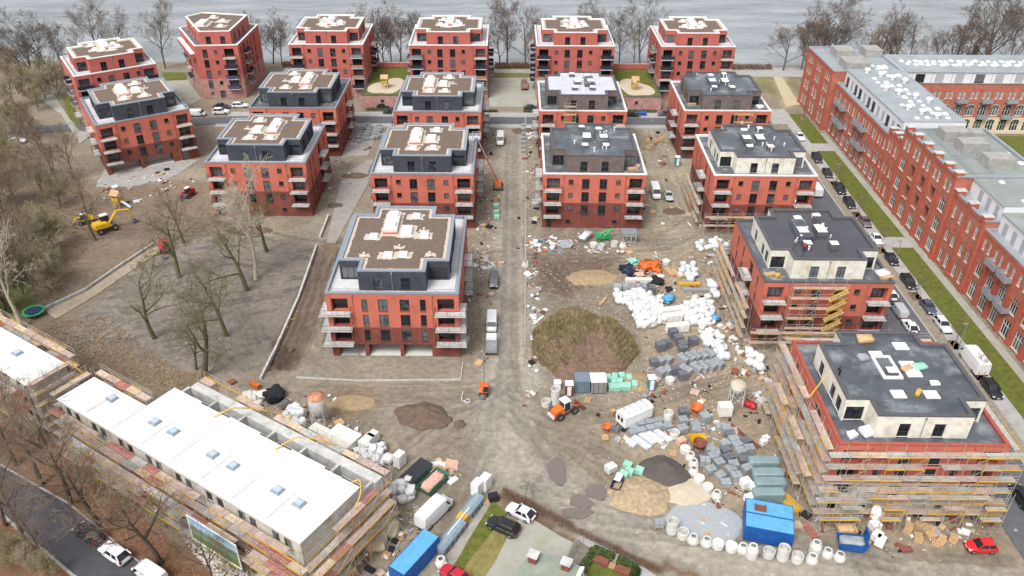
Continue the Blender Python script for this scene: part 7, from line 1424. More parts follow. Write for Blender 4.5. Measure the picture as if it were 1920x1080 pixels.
def trampoline():
    p = G(65, 590); T = thing('trampoline', 'round trampoline with green rim by the thick pale trunk', 'trampoline', (p.x, p.y, 0)); q = MB(); q.lathe([(1.5, .8), (1.9, .8), (1.9, .88), (1.5, .88), (1.5, .8)], 26); obj('rim', q.mesh('trampoline_rim', M['greenm']), T); q = MB(); q.lathe([(0, .82), (1.51, .82)], 26); obj('mat', q.mesh('trampoline_mat', M['navy']), T)
    for k in range(6): a = k*math.pi/3; tubes('leg', T, [((1.8*math.cos(a), 1.8*math.sin(a), 0), (1.8*math.cos(a), 1.8*math.sin(a), .8))], .04, 'steel'); tubes('net_pole', T, [((1.95*math.cos(a), 1.95*math.sin(a), 0), (1.95*math.cos(a), 1.95*math.sin(a), 2.4))], .03, 'darksteel')
trampoline()
# ------------------------------------------------------------------ bottom yard: shed with chimneys, bike racks, planters
def shed():
    z = 4.0; a, b = G(1010, 1034, z), G(1078, 1058, z); T = thing('shed_building', 'low shed with green-grey roof and two white-capped chimneys', 'shed', (a.x, a.y, 0)); d = (b-a).normalized(); n = Vector((d.y, -d.x, 0)); L = (b-a).length+1.2; P = [Vector((0, 0, 0))-d*.5, d*L, d*L+n*9-d*.2, n*9-d*3.2]
    m = MB(); m.hull([(p.x, p.y, 0) for p in reversed(P)], [(p.x, p.y, z-.15) for p in reversed(P)]); obj('wall', m.mesh('shed_wall', M['garage']), T); m = MB(); m.hull([(p.x, p.y, z-.15) for p in reversed(P)], [(p.x, p.y, z) for p in reversed(P)]); obj('roof', m.mesh('shed_roof', mat('green_grey_felt', C(146, 156, 142), .8, .12, .6)), T)
    m = MB(); e = d*L; m.hull([(e.x+.0, e.y, z), (P[2].x, P[2].y, z), (P[2].x-.5, P[2].y, z), (e.x-.5, e.y, z)], [(e.x+.0, e.y, z+.2), (P[2].x, P[2].y, z+.2), (P[2].x-.5, P[2].y, z+.2), (e.x-.5, e.y, z+.2)]); obj('roof_edge', m.mesh('shed_roof_edge', M['white']), T)
    for (u, v) in ((1000, 1042), (1062, 1056)):
        c = G(u, v, z+.9)-a; q = MB(); q.box(-.5, -.45, 0, .5, .45, 1.1); o = obj('chimney', q.mesh('chimney', M['brick']), T, (c.x, c.y, z-.02), math.atan2(d.y, d.x)); q = MB(); q.box(-.65, -.6, 1.1, .65, .6, 1.3); obj('cap', q.mesh('chimney_cap', M['concrete']), o)
shed()
for k in range(7):
    t = k/6; p = G(1092-t*26, 1017+t*36); q = MB(); q.path([(0, 0, 0), (0, 0, .8), (.15, 0, .9), (.85, 0, .9), (1.0, 0, .8), (1.0, 0, 0)], .035, 5); tag(obj('bike_rack', cached('brack', lambda: q.mesh('bike_rack', M['steel'])), None, (p.x-.5, p.y, 0), R(25)), 'steel hoop bike rack beside the clipped hedge', 'bike rack', 'bike racks')
sheet('rack_bed', [(1078, 1008), (1106, 1020), (1088, 1062), (1062, 1050)], .04, mat('rack_gravel', C(132, 124, 112), .95, .2, 2)); sheet('garden_lawn', [(1118, 1040), (1192, 1072), (1180, 1110), (1095, 1110), (1100, 1072)], .05, M['grass'])
for (u, v) in ((1127, 1052), (1168, 1070)): box_thing('planter', 'dark brown wooden planter inside the hedged garden', 'planter', u, v, 1.9, 1.0, .6, R(-25), 'rust', 'garden planters')
# street furniture: tree-pit guards, street lamps
for i, (u, v) in enumerate([(1505, 228), (1565, 345), (1606, 403), (1652, 470), (1716, 556), (1789, 648), (1835, 705)]):
    p = G(u, v); T = thing('tree_guard', 'small square tree pit with timber guard between the parked cars', 'tree pit', (p.x, p.y, .05), 0, 'tree pits along the street')
    boxpart('pit', T, 'soil_d', (-.9, -1.3, .0, .9, 1.3, .06))
    for a in (-.5, .5):
        for b in (-.5, .5): q = MB(); q.box(-.04, -.04, 0, .04, .04, 1.3); obj('post', cached('tgp', lambda: q.mesh('guard_post', M['wood'])), T, (a, b, .05))
for i, (x, y) in enumerate([(76.2, 205), (76.2, 176), (76.2, 140), (76.2, 112), (76.2, 88)]):
    T = thing('street_lamp', 'slim grey street lamp on the pavement beside the long lawn', 'street lamp', (x, y, .1), 0, 'street lamps along the pavement'); tubes('pole', T, [((0, 0, 0), (0, 0, 5.2))], .06, 'steel'); boxpart('lamp_head', T, 'steel', (-.7, -.15, 5.18, .1, .15, 5.3))
for (u, v) in [(1080, 1010), (1250, 1080), (595, 645)]: pass
# ------------------------------------------------------------------ people (continuous skinned bodies)
def person(label, loc, rz, jacket, trousers='navy', bend=.0, helmet='white', arms=((.42, .25, .95), (-.38, .15, .85))):
    b = bend; hip = Vector((0, 0, .92)); ch = hip+Vector((math.sin(b)*.42, 0, math.cos(b)*.42)); nk = ch+Vector((math.sin(b)*.16, 0, math.cos(b)*.16)); hd = nk+Vector((math.sin(b*.6)*.2+.02, 0, math.cos(b*.6)*.2))
    V = [hip, ch, nk, hd]; E = [(0, 1), (1, 2), (2, 3)]; Rr = [.15, .17, .07, .115]
    def add(p, par, r): V.append(Vector(p)); Rr.append(r); E.append((par, len(V)-1)); return len(V)-1
    for s, st in ((1, .12), (-1, -.12)):
        k = add((.03+st*.5, s*.11, .5), 0, .085); f = add((st, s*.12, .09), k, .055); add((st+.15, s*.13, .05), f, .045)
    for s, (ax, ay, az) in zip((1, -1), arms):
        sh = add(ch+Vector((0, s*.21, .06)), 1, .075); el = add(ch+Vector((.08+abs(ax)*.2, s*.29, -.2)), sh, .055); hn = add(ch+Vector((abs(ax)*.8, s*(.24+ay*.1), az-1.2)), el, .04)
    me = bpy.data.meshes.new('skel'); me.from_pydata([tuple(v) for v in V], E, []); o = bpy.data.objects.new('skel', me); COL.objects.link(o); md = o.modifiers.new('s', 'SKIN'); me.skin_vertices[0].data[0].use_root = True
    for i, r in enumerate(Rr): me.skin_vertices[0].data[i].radius = (r, r*(1.25 if i < 2 else 1))
    sb = o.modifiers.new('d', 'SUBSURF'); sb.levels = 1; sb.render_levels = 1; bpy.context.view_layer.update()
    bm_ = bpy.data.meshes.new_from_object(o.evaluated_get(bpy.context.evaluated_depsgraph_get())); bpy.data.objects.remove(o)
    bm_.materials.clear()
    for m in (jacket, trousers, 'skin', 'cloth_black'): bm_.materials.append(M[m])
    for f in bm_.polygons:
        z = f.center.z; f.use_smooth = True; f.material_index = 3 if z < .1 else (1 if z < .86 else (2 if (f.center-hd).length < .2 else 0))
    T = tag(obj('person', bm_, None, loc, rz), label, 'person'); q = MB(); q.lathe([(.15, -.02), (.135, .05), (.09, .11), (0, .13)], 12); obj('helmet', q.mesh('helmet', M[helmet], True), T, tuple(hd+Vector((0, 0, .04)))); return T
RF = 12.6+3.3-.28
def onroof(u, v, z=RF): p = G(u, v, z+.9); return (p.x, p.y, z)
person('roof worker in a red jacket bending over a roof light', onroof(1509, 462), R(60), 'redm', 'navy', .5); person('roof worker in a pale shirt beside the lift overrun on the wet roof', onroof(1491, 453), R(-40), 'film', 'slab_dark', .3); person('worker dressed in black standing on the front black roof', onroof(1575, 697), R(200), 'cloth_black', 'cloth_black', .15, 'cloth_black'); p = G(935, 372, .9); person('worker in a yellow vest beside the boom lift', (p.x, p.y, 0), R(90), 'yellowm', 'navy', .1, 'yellowm')
# things lying on the unfinished roofs and terraces
for (u, v, sx, sy, sz, rz, m, lab) in [(1622, 635, 2.2, 1.4, .8, 0, 'wood', 'timber and tool pile on the front black roof'), (1700, 690, 1.6, .9, .5, .4, 'wood', 'plywood offcuts on the front black roof'), (1725, 687, 1.8, 1.2, .5, .2, 'mint', 'turquoise sheet heap on the front black roof'), (1722, 736, 1.3, .6, .7, .9, 'wood_y', 'cardboard box on the front black roof'), (1753, 718, 1.2, .9, .3, 0, 'white', 'round white bag on the front black roof'), (1618, 670, 1.4, 1.2, .7, .2, 'slab_grey', 'grey machine on the front black roof')]:
    p = G(u, v, RF+sz/2); b = blobmesh('roof_item', int(u) % 7, sx, sy, sz, M[m], 2, .2, .4); tag(obj('roof_material', b, None, (p.x, p.y, RF), rz), lab, 'material')
for (u, v, w, d) in [(1688, 650, 1.9, 1.6), (1642, 665, 1.7, 1.2), (1707, 693, 2.0, 3.3), (1684, 740, 1.7, 1.5), (1746, 741, 1.8, 1.5)]:
    p = G(u, v, RF); q = MB(); q.box(-w/2, -d/2, 0, w/2, d/2, .16); q.box(-w/4, -d/4, .16, w/4, d/4, .24); tag(obj('insulation_board', q.mesh('insulation_board', M['foam']), None, (p.x, p.y, RF+.02), 0), 'white insulation board around a roof opening on the front black roof', 'insulation board', 'boards on the front roof')
p = G(1662, 690, RF); T = thing('hatch_frame', 'white-framed rectangular opening in the middle of the front black roof', 'roof opening', (p.x, p.y, RF+.01)); boxpart('frame', T, 'foam', (-1.3, -2.4, 0, -.95, 2.4, .3), (.95, -2.4, 0, 1.3, 2.4, .3), (-.95, -2.4, 0, .95, -2.05, .3), (-.95, 2.05, 0, .95, 2.4, .3)); boxpart('cover', T, 'slab_dark', (-.95, -2.05, 0, .95, 2.05, .12))  # dark box inside the frame puts the opening's shade into its colour
skylight(T, .15, -1.2, .13, 1.3, 1.1, .5, 'coping_d')
TZ = 12.6-.42
for (u, v, m, s, lab) in [(1444, 514, 'wood', 1.3, 'timber offcuts on the terrace of the wet roof block'), (1458, 516, 'wood_y', .6, 'yellow bucket pile on the terrace corner of the wet roof block'), (1655, 512, 'film', 1.6, 'plastic waste on the street-side terrace of the wet roof block'), (1663, 520, 'wood', 1.2, 'boards on the street-side terrace of the wet roof block'), (1627, 808, 'film', 1.6, 'foil-wrapped pack on the front terrace of the scaffolded block'), (1598, 815, 'bagw', .9, 'crumpled white foil on the black front terrace'), (1297, 195, 'wood', 1.5, 'timber pile on the terrace of the grey-brown topped block'), (1306, 192, 'wood', 1.4, 'second timber pile beside it on the grey-brown block terrace'), (1425, 200, 'film', 1.4, 'white sheets on the far terrace corner of the grey-brown block'), (1186, 316, 'wood', 1.6, 'plank pile on the terrace of the dark-roofed block'), (1195, 313, 'pinkins', 1.2, 'pinkish boards beside the planks on the dark-roofed terrace')]:
    if m in ('wood', 'pinkins'): timber(u, v, .3 if m == 'wood' else 1.2, lab, 2.2, .9, .5, 'wood' if m == 'wood' else 'dk_wood', 5, None, 'timber_stack', TZ+.01); continue
    p = G(u, v, TZ+.4); q = blobmesh('terrace_item', int(u+v) % 7, 1.3*s, 1.1*s, .8, M[m], 2, .25, .35); tag(obj('terrace_material', q, None, (p.x, p.y, TZ), .3), lab, 'material')
# yellow hoses on the town house and front block
def hose(label, pts, m='yellow', r=.09):
    P = [Vector(p) for p in pts]; Q = []
    for i in range(len(P)-1):
        a, b, c, d = P[max(0, i-1)], P[i], P[i+1], P[min(len(P)-1, i+2)]
        for k in range(8): t = k/8; Q.append(.5*((2*b)+(c-a)*t+(2*a-5*b+4*c-d)*t*t+(3*b-a-3*c+d)*t**3))
    Q.append(P[-1]); q = MB(); q.path(Q, r, 6); tag(obj('hose', q.mesh('hose', M[m]), None), label, 'hose')
tz = lambda x, y, z: (*tw(x, y), z)
hose('yellow hose looping off the roof by the first terrace bay', [tz(21, 9, 9.7), tz(22.5, 11, 10.4), tz(24, 13.5, 9.2), tz(25, 14.6, 8.4)]); hose('yellow hose looping off the roof by the fourth terrace bay', [tz(32.5, 9, 9.7), tz(34, 11.5, 10.5), tz(36, 13.6, 9.4), tz(37, 14.8, 8.2)]); hose('yellow hose hanging over the gable end of the town houses', [tz(44.6, 10, 9.7), tz(45.8, 10.2, 10.5), tz(46.8, 9.0, 9.6), tz(46.7, 7.8, 8.4)]); hose('yellow hose over the low step of the town houses', [tz(-6.6, 4.2, 9.5), tz(-5.6, 5, 10.2), tz(-4.6, 5.6, 9.4), tz(-4, 6, 8.4)])
hose('yellow chute hose hanging from the yard side of the white-topped block', [tuple(G(1551, 700, 15.5)), tuple(G(1535, 722, 14)), tuple(G(1517, 745, 12.6))]); hose('yellow hose lying on the tracked strip beside the wide block', [tuple(G(540, 615, .1)), tuple(G(536, 606, .1)), tuple(G(544, 600, .1)), tuple(G(553, 597, .1))], r=.07); hose('white hose coiled near the orange mini excavator', [tuple(G(868, 735, .1)), tuple(G(866, 750, .1)), tuple(G(880, 755, .1)), tuple(G(878, 748, .1)), tuple(G(870, 752, .1))], 'film', .06)
# ------------------------------------------------------------------ bare trees, shrubs, hedges, grass
for n, c in (('bark_grey', (112, 102, 92)), ('bark_olive', (108, 104, 74)), ('bark_pale', (196, 186, 166)), ('bark_dark', (96, 86, 76)), ('bark_red', (122, 108, 100)), ('twig_tan', (172, 158, 132)), ('twig_olive', (152, 146, 112)), ('twig_brown', (138, 118, 98))): M[n] = mat(n, C(*c), .9, .2, 2.0, rnd=.1)
def rot_about(v, ax, a): return Matrix.Rotation(a, 3, ax) @ v
def tree_meshes(seed, H, r0, spread=.55, up=.35, n1=9, lv=4, clear=.3, twigs=5, bark='bark_grey', tw=None, tr=.022, lean=(0, 0), wob=.25):
    rs = random.Random(seed); A, B = MB(), MB()
    def perp(d): a = Vector((rs.gauss(0, 1), rs.gauss(0, 1), rs.gauss(0, 1))); return d.cross(a).normalized()
    def branch(p, d, L, r, lev):
        n = 5 if lev == 0 else (4 if lev < 3 else 3); pts = [p]; d = d.normalized(); dirs = [d]
        for i in range(n):
            d = (d+Vector((rs.gauss(0, wob), rs.gauss(0, wob), rs.gauss(0, wob*.5)+(up*.35 if lev else .1)))*(.45 if lev else .22)).normalized(); pts.append(pts[-1]+d*(L/n)); dirs.append(d)
        mbx = A if lev <= 1 else B; sides = 7 if lev == 0 else (5 if lev == 1 else 3); rad = [max(tr*.7, r*(1-.78*i/n)) for i in range(n+1)]
        for i in range(n): mbx.tube(pts[i], pts[i+1], rad[i], sides, 0 if lev <= 1 else 0, rad[i+1])
        if lev >= lv: return
        nc = n1 if lev == 0 else (max(4, int(n1*.7)) if lev == 1 else (6 if lev == 2 else twigs))
        for k in range(nc):
            t = (clear+(1-clear)*(k+rs.random()*.8)/nc) if lev == 0 else (.25+.75*(k+rs.random()*.8)/nc); t = min(t, .99); i = min(n-1, int(t*n)); q = pts[i].lerp(pts[i+1], t*n-i); ax = perp(dirs[i+1]); ang = rs.uniform(.5, 1.15)*(.75+spread*.5)
            nd = rot_about(dirs[i+1], ax, ang); nd.z += up*(.4 if lev < 2 else .15); ll = L*(.62 if lev == 0 else .55)*(1.15-.55*t)*rs.uniform(.75, 1.2)*(.8+spread*.5 if lev == 0 else 1)
            branch(q, nd, ll, max(tr, rad[i]*.55), lev+1)
    branch(Vector((0, 0, -.2)), Vector((lean[0], lean[1], 1)), H*.78, r0, 0)
    return A.mesh('tree_trunk', M[bark], True), B.mesh('tree_crown', M[tw or bark])
TREES = {
 'oak': lambda s: tree_meshes(s, 13, .40, .95, .22, 8, 4, .3, 3, 'bark_olive', 'bark_olive', .022, wob=.42),
 'lake': lambda s: tree_meshes(s, 17, .30, .6, .5, 10, 4, .2, 5, 'bark_grey', 'bark_red' if s % 2 else 'bark_grey', .026),
 'slim': lambda s: tree_meshes(s, 13, .2, .35, .6, 9, 4, .18, 4, 'bark_grey', 'twig_brown', .022),
 'pale': lambda s: tree_meshes(s, 23, .46, .6, .4, 11, 4, .35, 4, 'bark_pale', 'bark_pale', .026, wob=.3),
 'road': lambda s: tree_meshes(s, 16, .34, .6, .35, 9, 4, .4, 4, 'bark_dark', 'twig_brown', .017, wob=.3),
 'bush': lambda s: tree_meshes(s, 8, .12, .7, .5, 13, 4, .06, 5, 'bark_dark', 'twig_tan' if s % 2 else 'twig_olive', .02, wob=.3),
 'sapling': lambda s: tree_meshes(s, 5, .06, .4, .5, 7, 3, .4, 3, 'bark_grey', 'bark_grey', .014)}
def tree(kind, seed, u, v, label, group=None, s=1.0, world=None, lean=None, name='bare_tree', cat='tree', z=0):
    a, b = cached(('tree', kind, seed), lambda: TREES[kind](seed)); p = G(u, v) if world is None else Vector((*world, 0)); r_ = random.Random(int(u*7+v*13))
    T = thing(name, label, cat, (p.x, p.y, z), r_.uniform(0, 6.28), group); T.scale = (s*r_.uniform(.9, 1.1),)*2+(s*r_.uniform(.92, 1.08),)
    if lean: T.rotation_euler = (lean[0], lean[1], T.rotation_euler[2])
    obj('trunk', a, T); obj('crown', b, T); return T
# oaks of the earth plot
for k, (u, v, sd, s, lab) in enumerate([(290, 634, 1, .95, 'broad bare oak with a long low limb on the grey earth plot'), (383, 703, 2, 1.15, 'tall mossy bare tree nearest to the rear of the town houses'), (425, 629, 3, .85, 'gnarled bare oak between the wide block kerb wall and the tall mossy tree'), (336, 520, 1, .95, 'dark leaning oak beside the red mini excavator'), (463, 544, 3, .95, 'crooked bare oak at the foot of the pale plane tree'), (367, 692, 2, .6, 'thin mossy young tree beside the tall mossy tree'), (500, 470, 2, .8, 'bushy bare oak before the plane tree block'), (345, 455, 3, .75, 'ivy-clad bare oak on the far side of the path')]): tree('oak', sd, u, v, lab, None, s*1.2)
tree('pale', 1, 480, 522, 'tall pale plane tree in front of a red block'); tree('pale', 2, 42, 614, 'thick pale trunk at the corner of the short town house block', None, .85); tree('oak', 2, 180, 450, 'bare tree stump-like oak beside the yellow excavator', None, .7); tree('slim', 1, 160, 395, 'slim bare tree beside the small yellow digger', None, .8)
# lakeside trees
def lakeplace(x):
    for a, t in ((-120, 'beside the thicket'), (-96, 'behind the askew lakeside block'), (-76, 'beside the five-sided block'), (-62, 'between the five-sided block and its neighbour'), (-44, 'behind the block left of the play tower'), (-29, 'behind the podium with the black car'), (-8, 'behind the block beside the dark green container'), (6, 'at the end of the paved courtyard'), (29, 'behind the block with the parked lorry'), (43, 'behind the podium with the green car'), (64, 'behind the last red lakeside block')):
        if x < a: return t
    return 'beside the meadow path'
LG_ = [(20, 150), (45, 148), (62, 160), (80, 148), (98, 152), (118, 140), (35, 175), (310, 128), (515, 118), (535, 112), (498, 112), (712, 124), (722, 118), (735, 124), (752, 120), (690, 112), (938, 128), (950, 124), (998, 134), (986, 122), (1160, 122), (1186, 118), (1198, 120), (1468, 132), (1502, 130), (1518, 128), (1535, 122), (590, 108), (660, 108), (800, 110), (870, 112), (1080, 108), (1120, 112), (150, 118), (205, 108), (240, 112)]
for i, (u, v) in enumerate(LG_):
    p = G(u, v); tree('lake' if i % 3 else 'slim', i % 4 if i % 3 else 1+i % 2, u, v, ('%s bare tree on the lake bank %s' % (('slim' if i % 3 == 0 else ('reddish' if (i % 4) % 2 else 'grey')), lakeplace(p.x))), 'trees on the lake bank', 1.0+.15*((i*7) % 5-2)*.5, world=(p.x, min(p.y, 264.5)))
rs = random.Random(5)
for i in range(15): tree('lake' if i % 3 else 'slim', i % 4 if i % 3 else 1, 1600+i*20, 90, ('%s bare tree on the bank behind the factory %s' % ('slim' if i % 3 == 0 else ('reddish' if (i % 4) % 2 else 'grey'), 'tower' if i < 4 else ('wing next to the first conifer' if i < 8 else 'wing next to the slim conifer'))), 'trees behind the factory', rs.uniform(1.0, 1.5), world=(93+i*5.2+rs.uniform(-1.5, 1.5), 252+rs.uniform(-6, 10)))
# left-hand thicket
n = 0
WP = [(-60, 190), (60, 190), (110, 215), (150, 300), (140, 360), (110, 470), (120, 520), (70, 590), (-60, 640)]
while n < 58:
    u, v = rs.uniform(-60, 150), rs.uniform(190, 620)
    if inside(np.array([u]), np.array([v]), WP)[0]:
        tree('bush' if n % 4 else 'slim', n % 4 if n % 4 else 2, u, v, ('%s of the thicket %s' % (('slim bare tree' if n % 4 == 0 else ('tan bushy tree' if (n % 4) % 2 else 'olive bushy tree')), 'near the askew lakeside block' if v < 260 else ('beside the street end' if v < 330 else ('opposite the yellow excavators' if v < 450 else 'above the trampoline')))), 'thicket trees', rs.uniform(.75, 1.3)); n += 1
for i, (u, v) in enumerate([(20, 165), (55, 178), (85, 185), (30, 200), (95, 168), (110, 178)]): tree('bush', 1+i % 3, u, v, 'olive bushy tree at the lake end of the thicket', 'lake-end thicket trees', 1.2)
# road trees at the bottom left
for i, (u, v, s) in enumerate([(79, 908, 1), (133, 947, 1.05), (188, 984, .95), (303, 1055, 1.0), (30, 872, 1.0), (-15, 850, 1)]): tree('road', i % 3, u, v, ['bare verge tree well up the road from the black car', 'bare verge tree a few metres before the black car', 'bare verge tree beside the black car', 'bare verge tree beside the white van', 'bare verge tree at the upper bend of the road', 'bare verge tree at the far end of the road'][i], 'verge trees', s)
for i, (u, v, s) in enumerate([(47, 1012, .9), (10, 985, .9), (90, 1062, .6), (400, 1100, .6)]): tree('road', (i+1) % 3, u, v, 'bare tree on the outer side of the tree-lined road', 'outer road trees', s)
for i, (u, v) in enumerate([(20, 1060), (60, 1075), (5, 1030), (40, 1045), (95, 1085)]): tree('bush', i % 4, u, v, 'straggly yellow-green bush below the outer road kerb', 'roadside bushes', .5)
for i in range(9): tree('bush', i % 4, 190+i*32+rs.uniform(-8, 8), 905+i*20+rs.uniform(-6, 6), 'low bare shrub between the verge path and the outer scaffolding', 'verge shrubs', rs.uniform(.28, .45))
for i, (u, v) in enumerate([(1505, 228), (1565, 345), (1606, 403), (1652, 470), (1716, 556), (1789, 648), (1835, 705)]): tree('sapling', 1+i % 2, u, v, 'young bare street tree growing in a guarded tree pit', 'street saplings', 1.0)
for i, (u, v) in enumerate([(1000, 935), (985, 940)]): tree('sapling', 1, u, v, 'reddish bare sapling in the brown hedge', 'hedge saplings', .7)
# twiggy hedges and clipped evergreen hedges
def leafbox(name, label, cat, P0, P1, w, h, m, n, leaf=.16, seed=0, group=None, blade=False):
    a, b = Vector((P0.x, P0.y, 0)), Vector((P1.x, P1.y, 0)); d = b-a; L = d.length; rz = math.atan2(d.y, d.x); r_ = random.Random(seed); q = MB()
    for i in range(n):
        x, y = r_.uniform(0, L), r_.gauss(0, w*.27); zt = h*(.8+.35*mnoise.noise(Vector((x*.9, seed, 0)))); y = max(-w/2, min(w/2, y)); z = r_.uniform(0, 1)**.6*zt*(1-.35*abs(y)/(w/2)); c = Vector((x, y, z)); s = leaf*r_.uniform(.5, 1.2)
        e1 = Vector((r_.gauss(0, 1), r_.gauss(0, 1), r_.gauss(0, 1))).normalized(); e2 = e1.orthogonal().normalized()
        if blade: q.poly([c, c+e2*.02, c+(e1+Vector((0, 0, 1.1)))*s*2.2])
        else: q.quad(c-e1*s*.5-e2*s*.35, c+e1*s*.5-e2*s*.35, c+e1*s*.5+e2*s*.35, c-e1*s*.5+e2*s*.35)
    T = thing(name, label, cat, (a.x, a.y, 0), rz, group); obj('foliage', q.mesh('hedge_foliage', m), T)
    k = MB()
    for i in range(int(L/.5)+1): k.tube((i*.5, 0, -.1), (i*.5+.05, .03, h*.8), .025, 3)
    obj('stems', k.mesh('hedge_stems', M['bark_dark']), T)
M['evergreen'] = mat('evergreen_leaves', C(74, 92, 44), .7, .35, 3); M['hedge_b'] = mat('brown_hedge_twigs', C(128, 98, 78), .9, .35, 2); M['hedge_g'] = mat('dull_green_leaves', C(86, 98, 58), .8, .35, 2); M['dryg'] = mat('dry_grass_blades', C(172, 154, 118), .9, .35, 1.2, dirt=C(134, 134, 78), dscale=.22); M['conifer'] = mat('conifer_needles', C(62, 78, 48), .8, .3, 2)
for i, (a, b) in enumerate([((942, 926), (1000, 955)), ((1000, 955), (1070, 993)), ((1070, 993), (1150, 1030)), ((1150, 1030), (1240, 1075))]): leafbox('twig_hedge', ['brown bare hedge beside the white hatchback', 'brown bare hedge along the paved yard', 'thin brown hedge past the bike racks', 'straggly verge hedge at the lower end of the yard path'][i], 'hedge', G(*a), G(*b), 1.5 if i < 2 else .9, 1.1 if i < 2 else .5, M['hedge_b'], 2600 if i < 2 else 1400, .22, i, None, True)
for i, (a, b) in enumerate([((1088, 1076), (1114, 1036)), ((1114, 1034), (1150, 1050)), ((1158, 1054), (1194, 1072)), ((1194, 1072), (1180, 1100))]): leafbox('evergreen_hedge', ['dark clipped hedge side facing the bike racks', 'dark clipped hedge at the garden corner', 'dark clipped hedge behind the second planter', 'dark clipped hedge closing the garden'][i], 'hedge', G(*a), G(*b), 1.0, 1.5, M['evergreen'], 2600, .2, i+10)
for i, (x0, x1, y) in enumerate([(-42, -31, 223.4), (30, 41, 223.4), (-8.5, -4.5, 222.6), (3, 5.5, 222.6), (-74, -68, 223)]): leafbox('box_hedge', ['low green hedge before the pink podium by the black car', 'low green hedge before the pink podium by the green car', 'short green hedge at the courtyard entrance', 'tiny green hedge at the other side of the courtyard entrance', 'low hedge near the five-sided block'][i], 'hedge', Vector((x0, y, 0)), Vector((x1, y, 0)), 1.2, .9, M['hedge_g'], 900, .22, i+20)
for i, (x0, x1) in enumerate([(-75, -66), (-43, -31), (-6, 5), (30, 41), (70, 84)]): leafbox('lake_hedge', ['rough bank hedge beside the five-sided block', 'dark green bank hedge behind the first podium', 'bare bank hedge at the end of the courtyard', 'bank hedge behind the second podium', 'brown bramble hedge by the meadow path'][i], 'hedge', Vector((x0, 262.6, 0)), Vector((x1, 262.8, 0)), 2.6, 2.0, M['evergreen'] if i == 1 else M['hedge_b'], 1600, .3, i+30)
def conifer(x, y, h, label):
    T = thing('conifer', label, 'tree', (x, y, 0)); q = MB(); q.tube((0, 0, 0), (0, 0, h), .2, 6, 0, .03); obj('trunk', q.mesh('conifer_trunk', M['bark_dark']), T); q = MB(); r_ = random.Random(int(x))
    for i in range(1500):
        t = r_.random()**.7; z = h*(.12+.88*(1-t)) if 0 else h*(.1+.9*r_.random()); R_ = (h-z)*.3*r_.uniform(.5, 1); a = r_.uniform(0, 6.28); c = Vector((R_*math.cos(a), R_*math.sin(a), z)); e = Vector((math.cos(a), math.sin(a), -.4)); o = Vector((-math.sin(a), math.cos(a), 0)); q.poly([c-o*.22, c+o*.22, c+e*.6])
    obj('crown', q.mesh('conifer_crown', M['conifer']), T)
conifer(109, 247, 12, 'small dark conifer behind the brick factory tower'); conifer(139, 246, 13, 'slim dark conifer behind the brick factory wing')
# dry grass on the earth mound and leaf litter
def mound_grass():
    q = MB(); r_ = random.Random(3); mo = [o for o in bpy.data.objects if o.name.startswith('earth_mound')][0]; c = mo.location; V = [v.co for v in mo.data.vertices]; F = [f for f in mo.data.polygons]
    fs = r_.choices(F, [f.area for f in F], k=36000)
    for f in fs:
        w = [r_.random() for _ in f.vertices]; s = sum(w); p = Vector((0, 0, 0))
        for wi, vi in zip(w, f.vertices): p += V[vi]*(wi/s)
        if p.z < .02: continue
        bare = p.y < -1.6+1.2*mnoise.noise(Vector((p.x*.4, p.y*.4, 1))) and abs(p.x-1.2) < .8+max(0, -p.y-1)*.8+1.4*mnoise.noise(Vector((p.x*.5, p.y*.5, 4)))
        if bare or r_.random() < .2+.5*max(0, mnoise.noise(Vector((p.x*.55, p.y*.55, 9)))): continue
        h = r_.uniform(.35, 1.0); d = Vector((r_.gauss(0, .35), r_.gauss(0, .35), 1)).normalized(); a = r_.uniform(0, 3.14); e = Vector((math.cos(a), math.sin(a), 0))*.045
        q.poly([p-e, p+e, p+d*h])
    for i in range(2600):
        a = r_.uniform(0, 6.28); t = r_.gauss(1.0, .09); p = Vector((8.9*t*math.cos(a), 8.6*t*math.sin(a), -.1))
        if math.sin(a) < -.5: continue
        h = r_.uniform(.2, .6); d = Vector((r_.gauss(0, .4), r_.gauss(0, .4), 1)).normalized(); b_ = r_.uniform(0, 3.14); e = Vector((math.cos(b_), math.sin(b_), 0))*.04; q.poly([p-e, p+e, p+d*h])
    o = obj('mound_grass', q.mesh('mound_grass', M['dryg']), None, tuple(c)); o['kind'] = 'stuff'; o['label'] = 'dry olive grass covering the top of the earth mound'; o['category'] = 'grass'
mound_grass()
def litter(name, label, poly, n, m, seed, size=.16):
    P = [tuple(p) for p in pw(poly)]; r_ = random.Random(seed); q = MB(); xs = [p[0] for p in P]; ys = [p[1] for p in P]; k = 0
    A = np.array([[r_.uniform(min(xs), max(xs)), r_.uniform(min(ys), max(ys))] for _ in range(n)]); ok = inside(A[:, 0], A[:, 1], P)
    for (x, y) in A[ok]:
        a = r_.uniform(0, 6.28); s = size*r_.uniform(.5, 1.4); e1 = Vector((math.cos(a)*s, math.sin(a)*s, r_.uniform(-.3, .3)*s)); e2 = Vector((-math.sin(a)*s*.7, math.cos(a)*s*.7, r_.uniform(-.3, .3)*s)); c = Vector((x, y, .03)); q.quad(c-e1, c-e2, c+e1, c+e2)
    o = obj(name, q.mesh(name, m)); o['kind'] = 'stuff'; o['label'] = label; o['category'] = 'ground cover'
M['leaf_r'] = mat('fallen_leaves', C(142, 100, 74), .9, .4, 2.5); M['leaf_t'] = mat('tan_leaves', C(150, 126, 100), .9, .4, 2.5); M['rubble'] = mat('rubble_bits', C(206, 198, 186), .9, .4, 3)
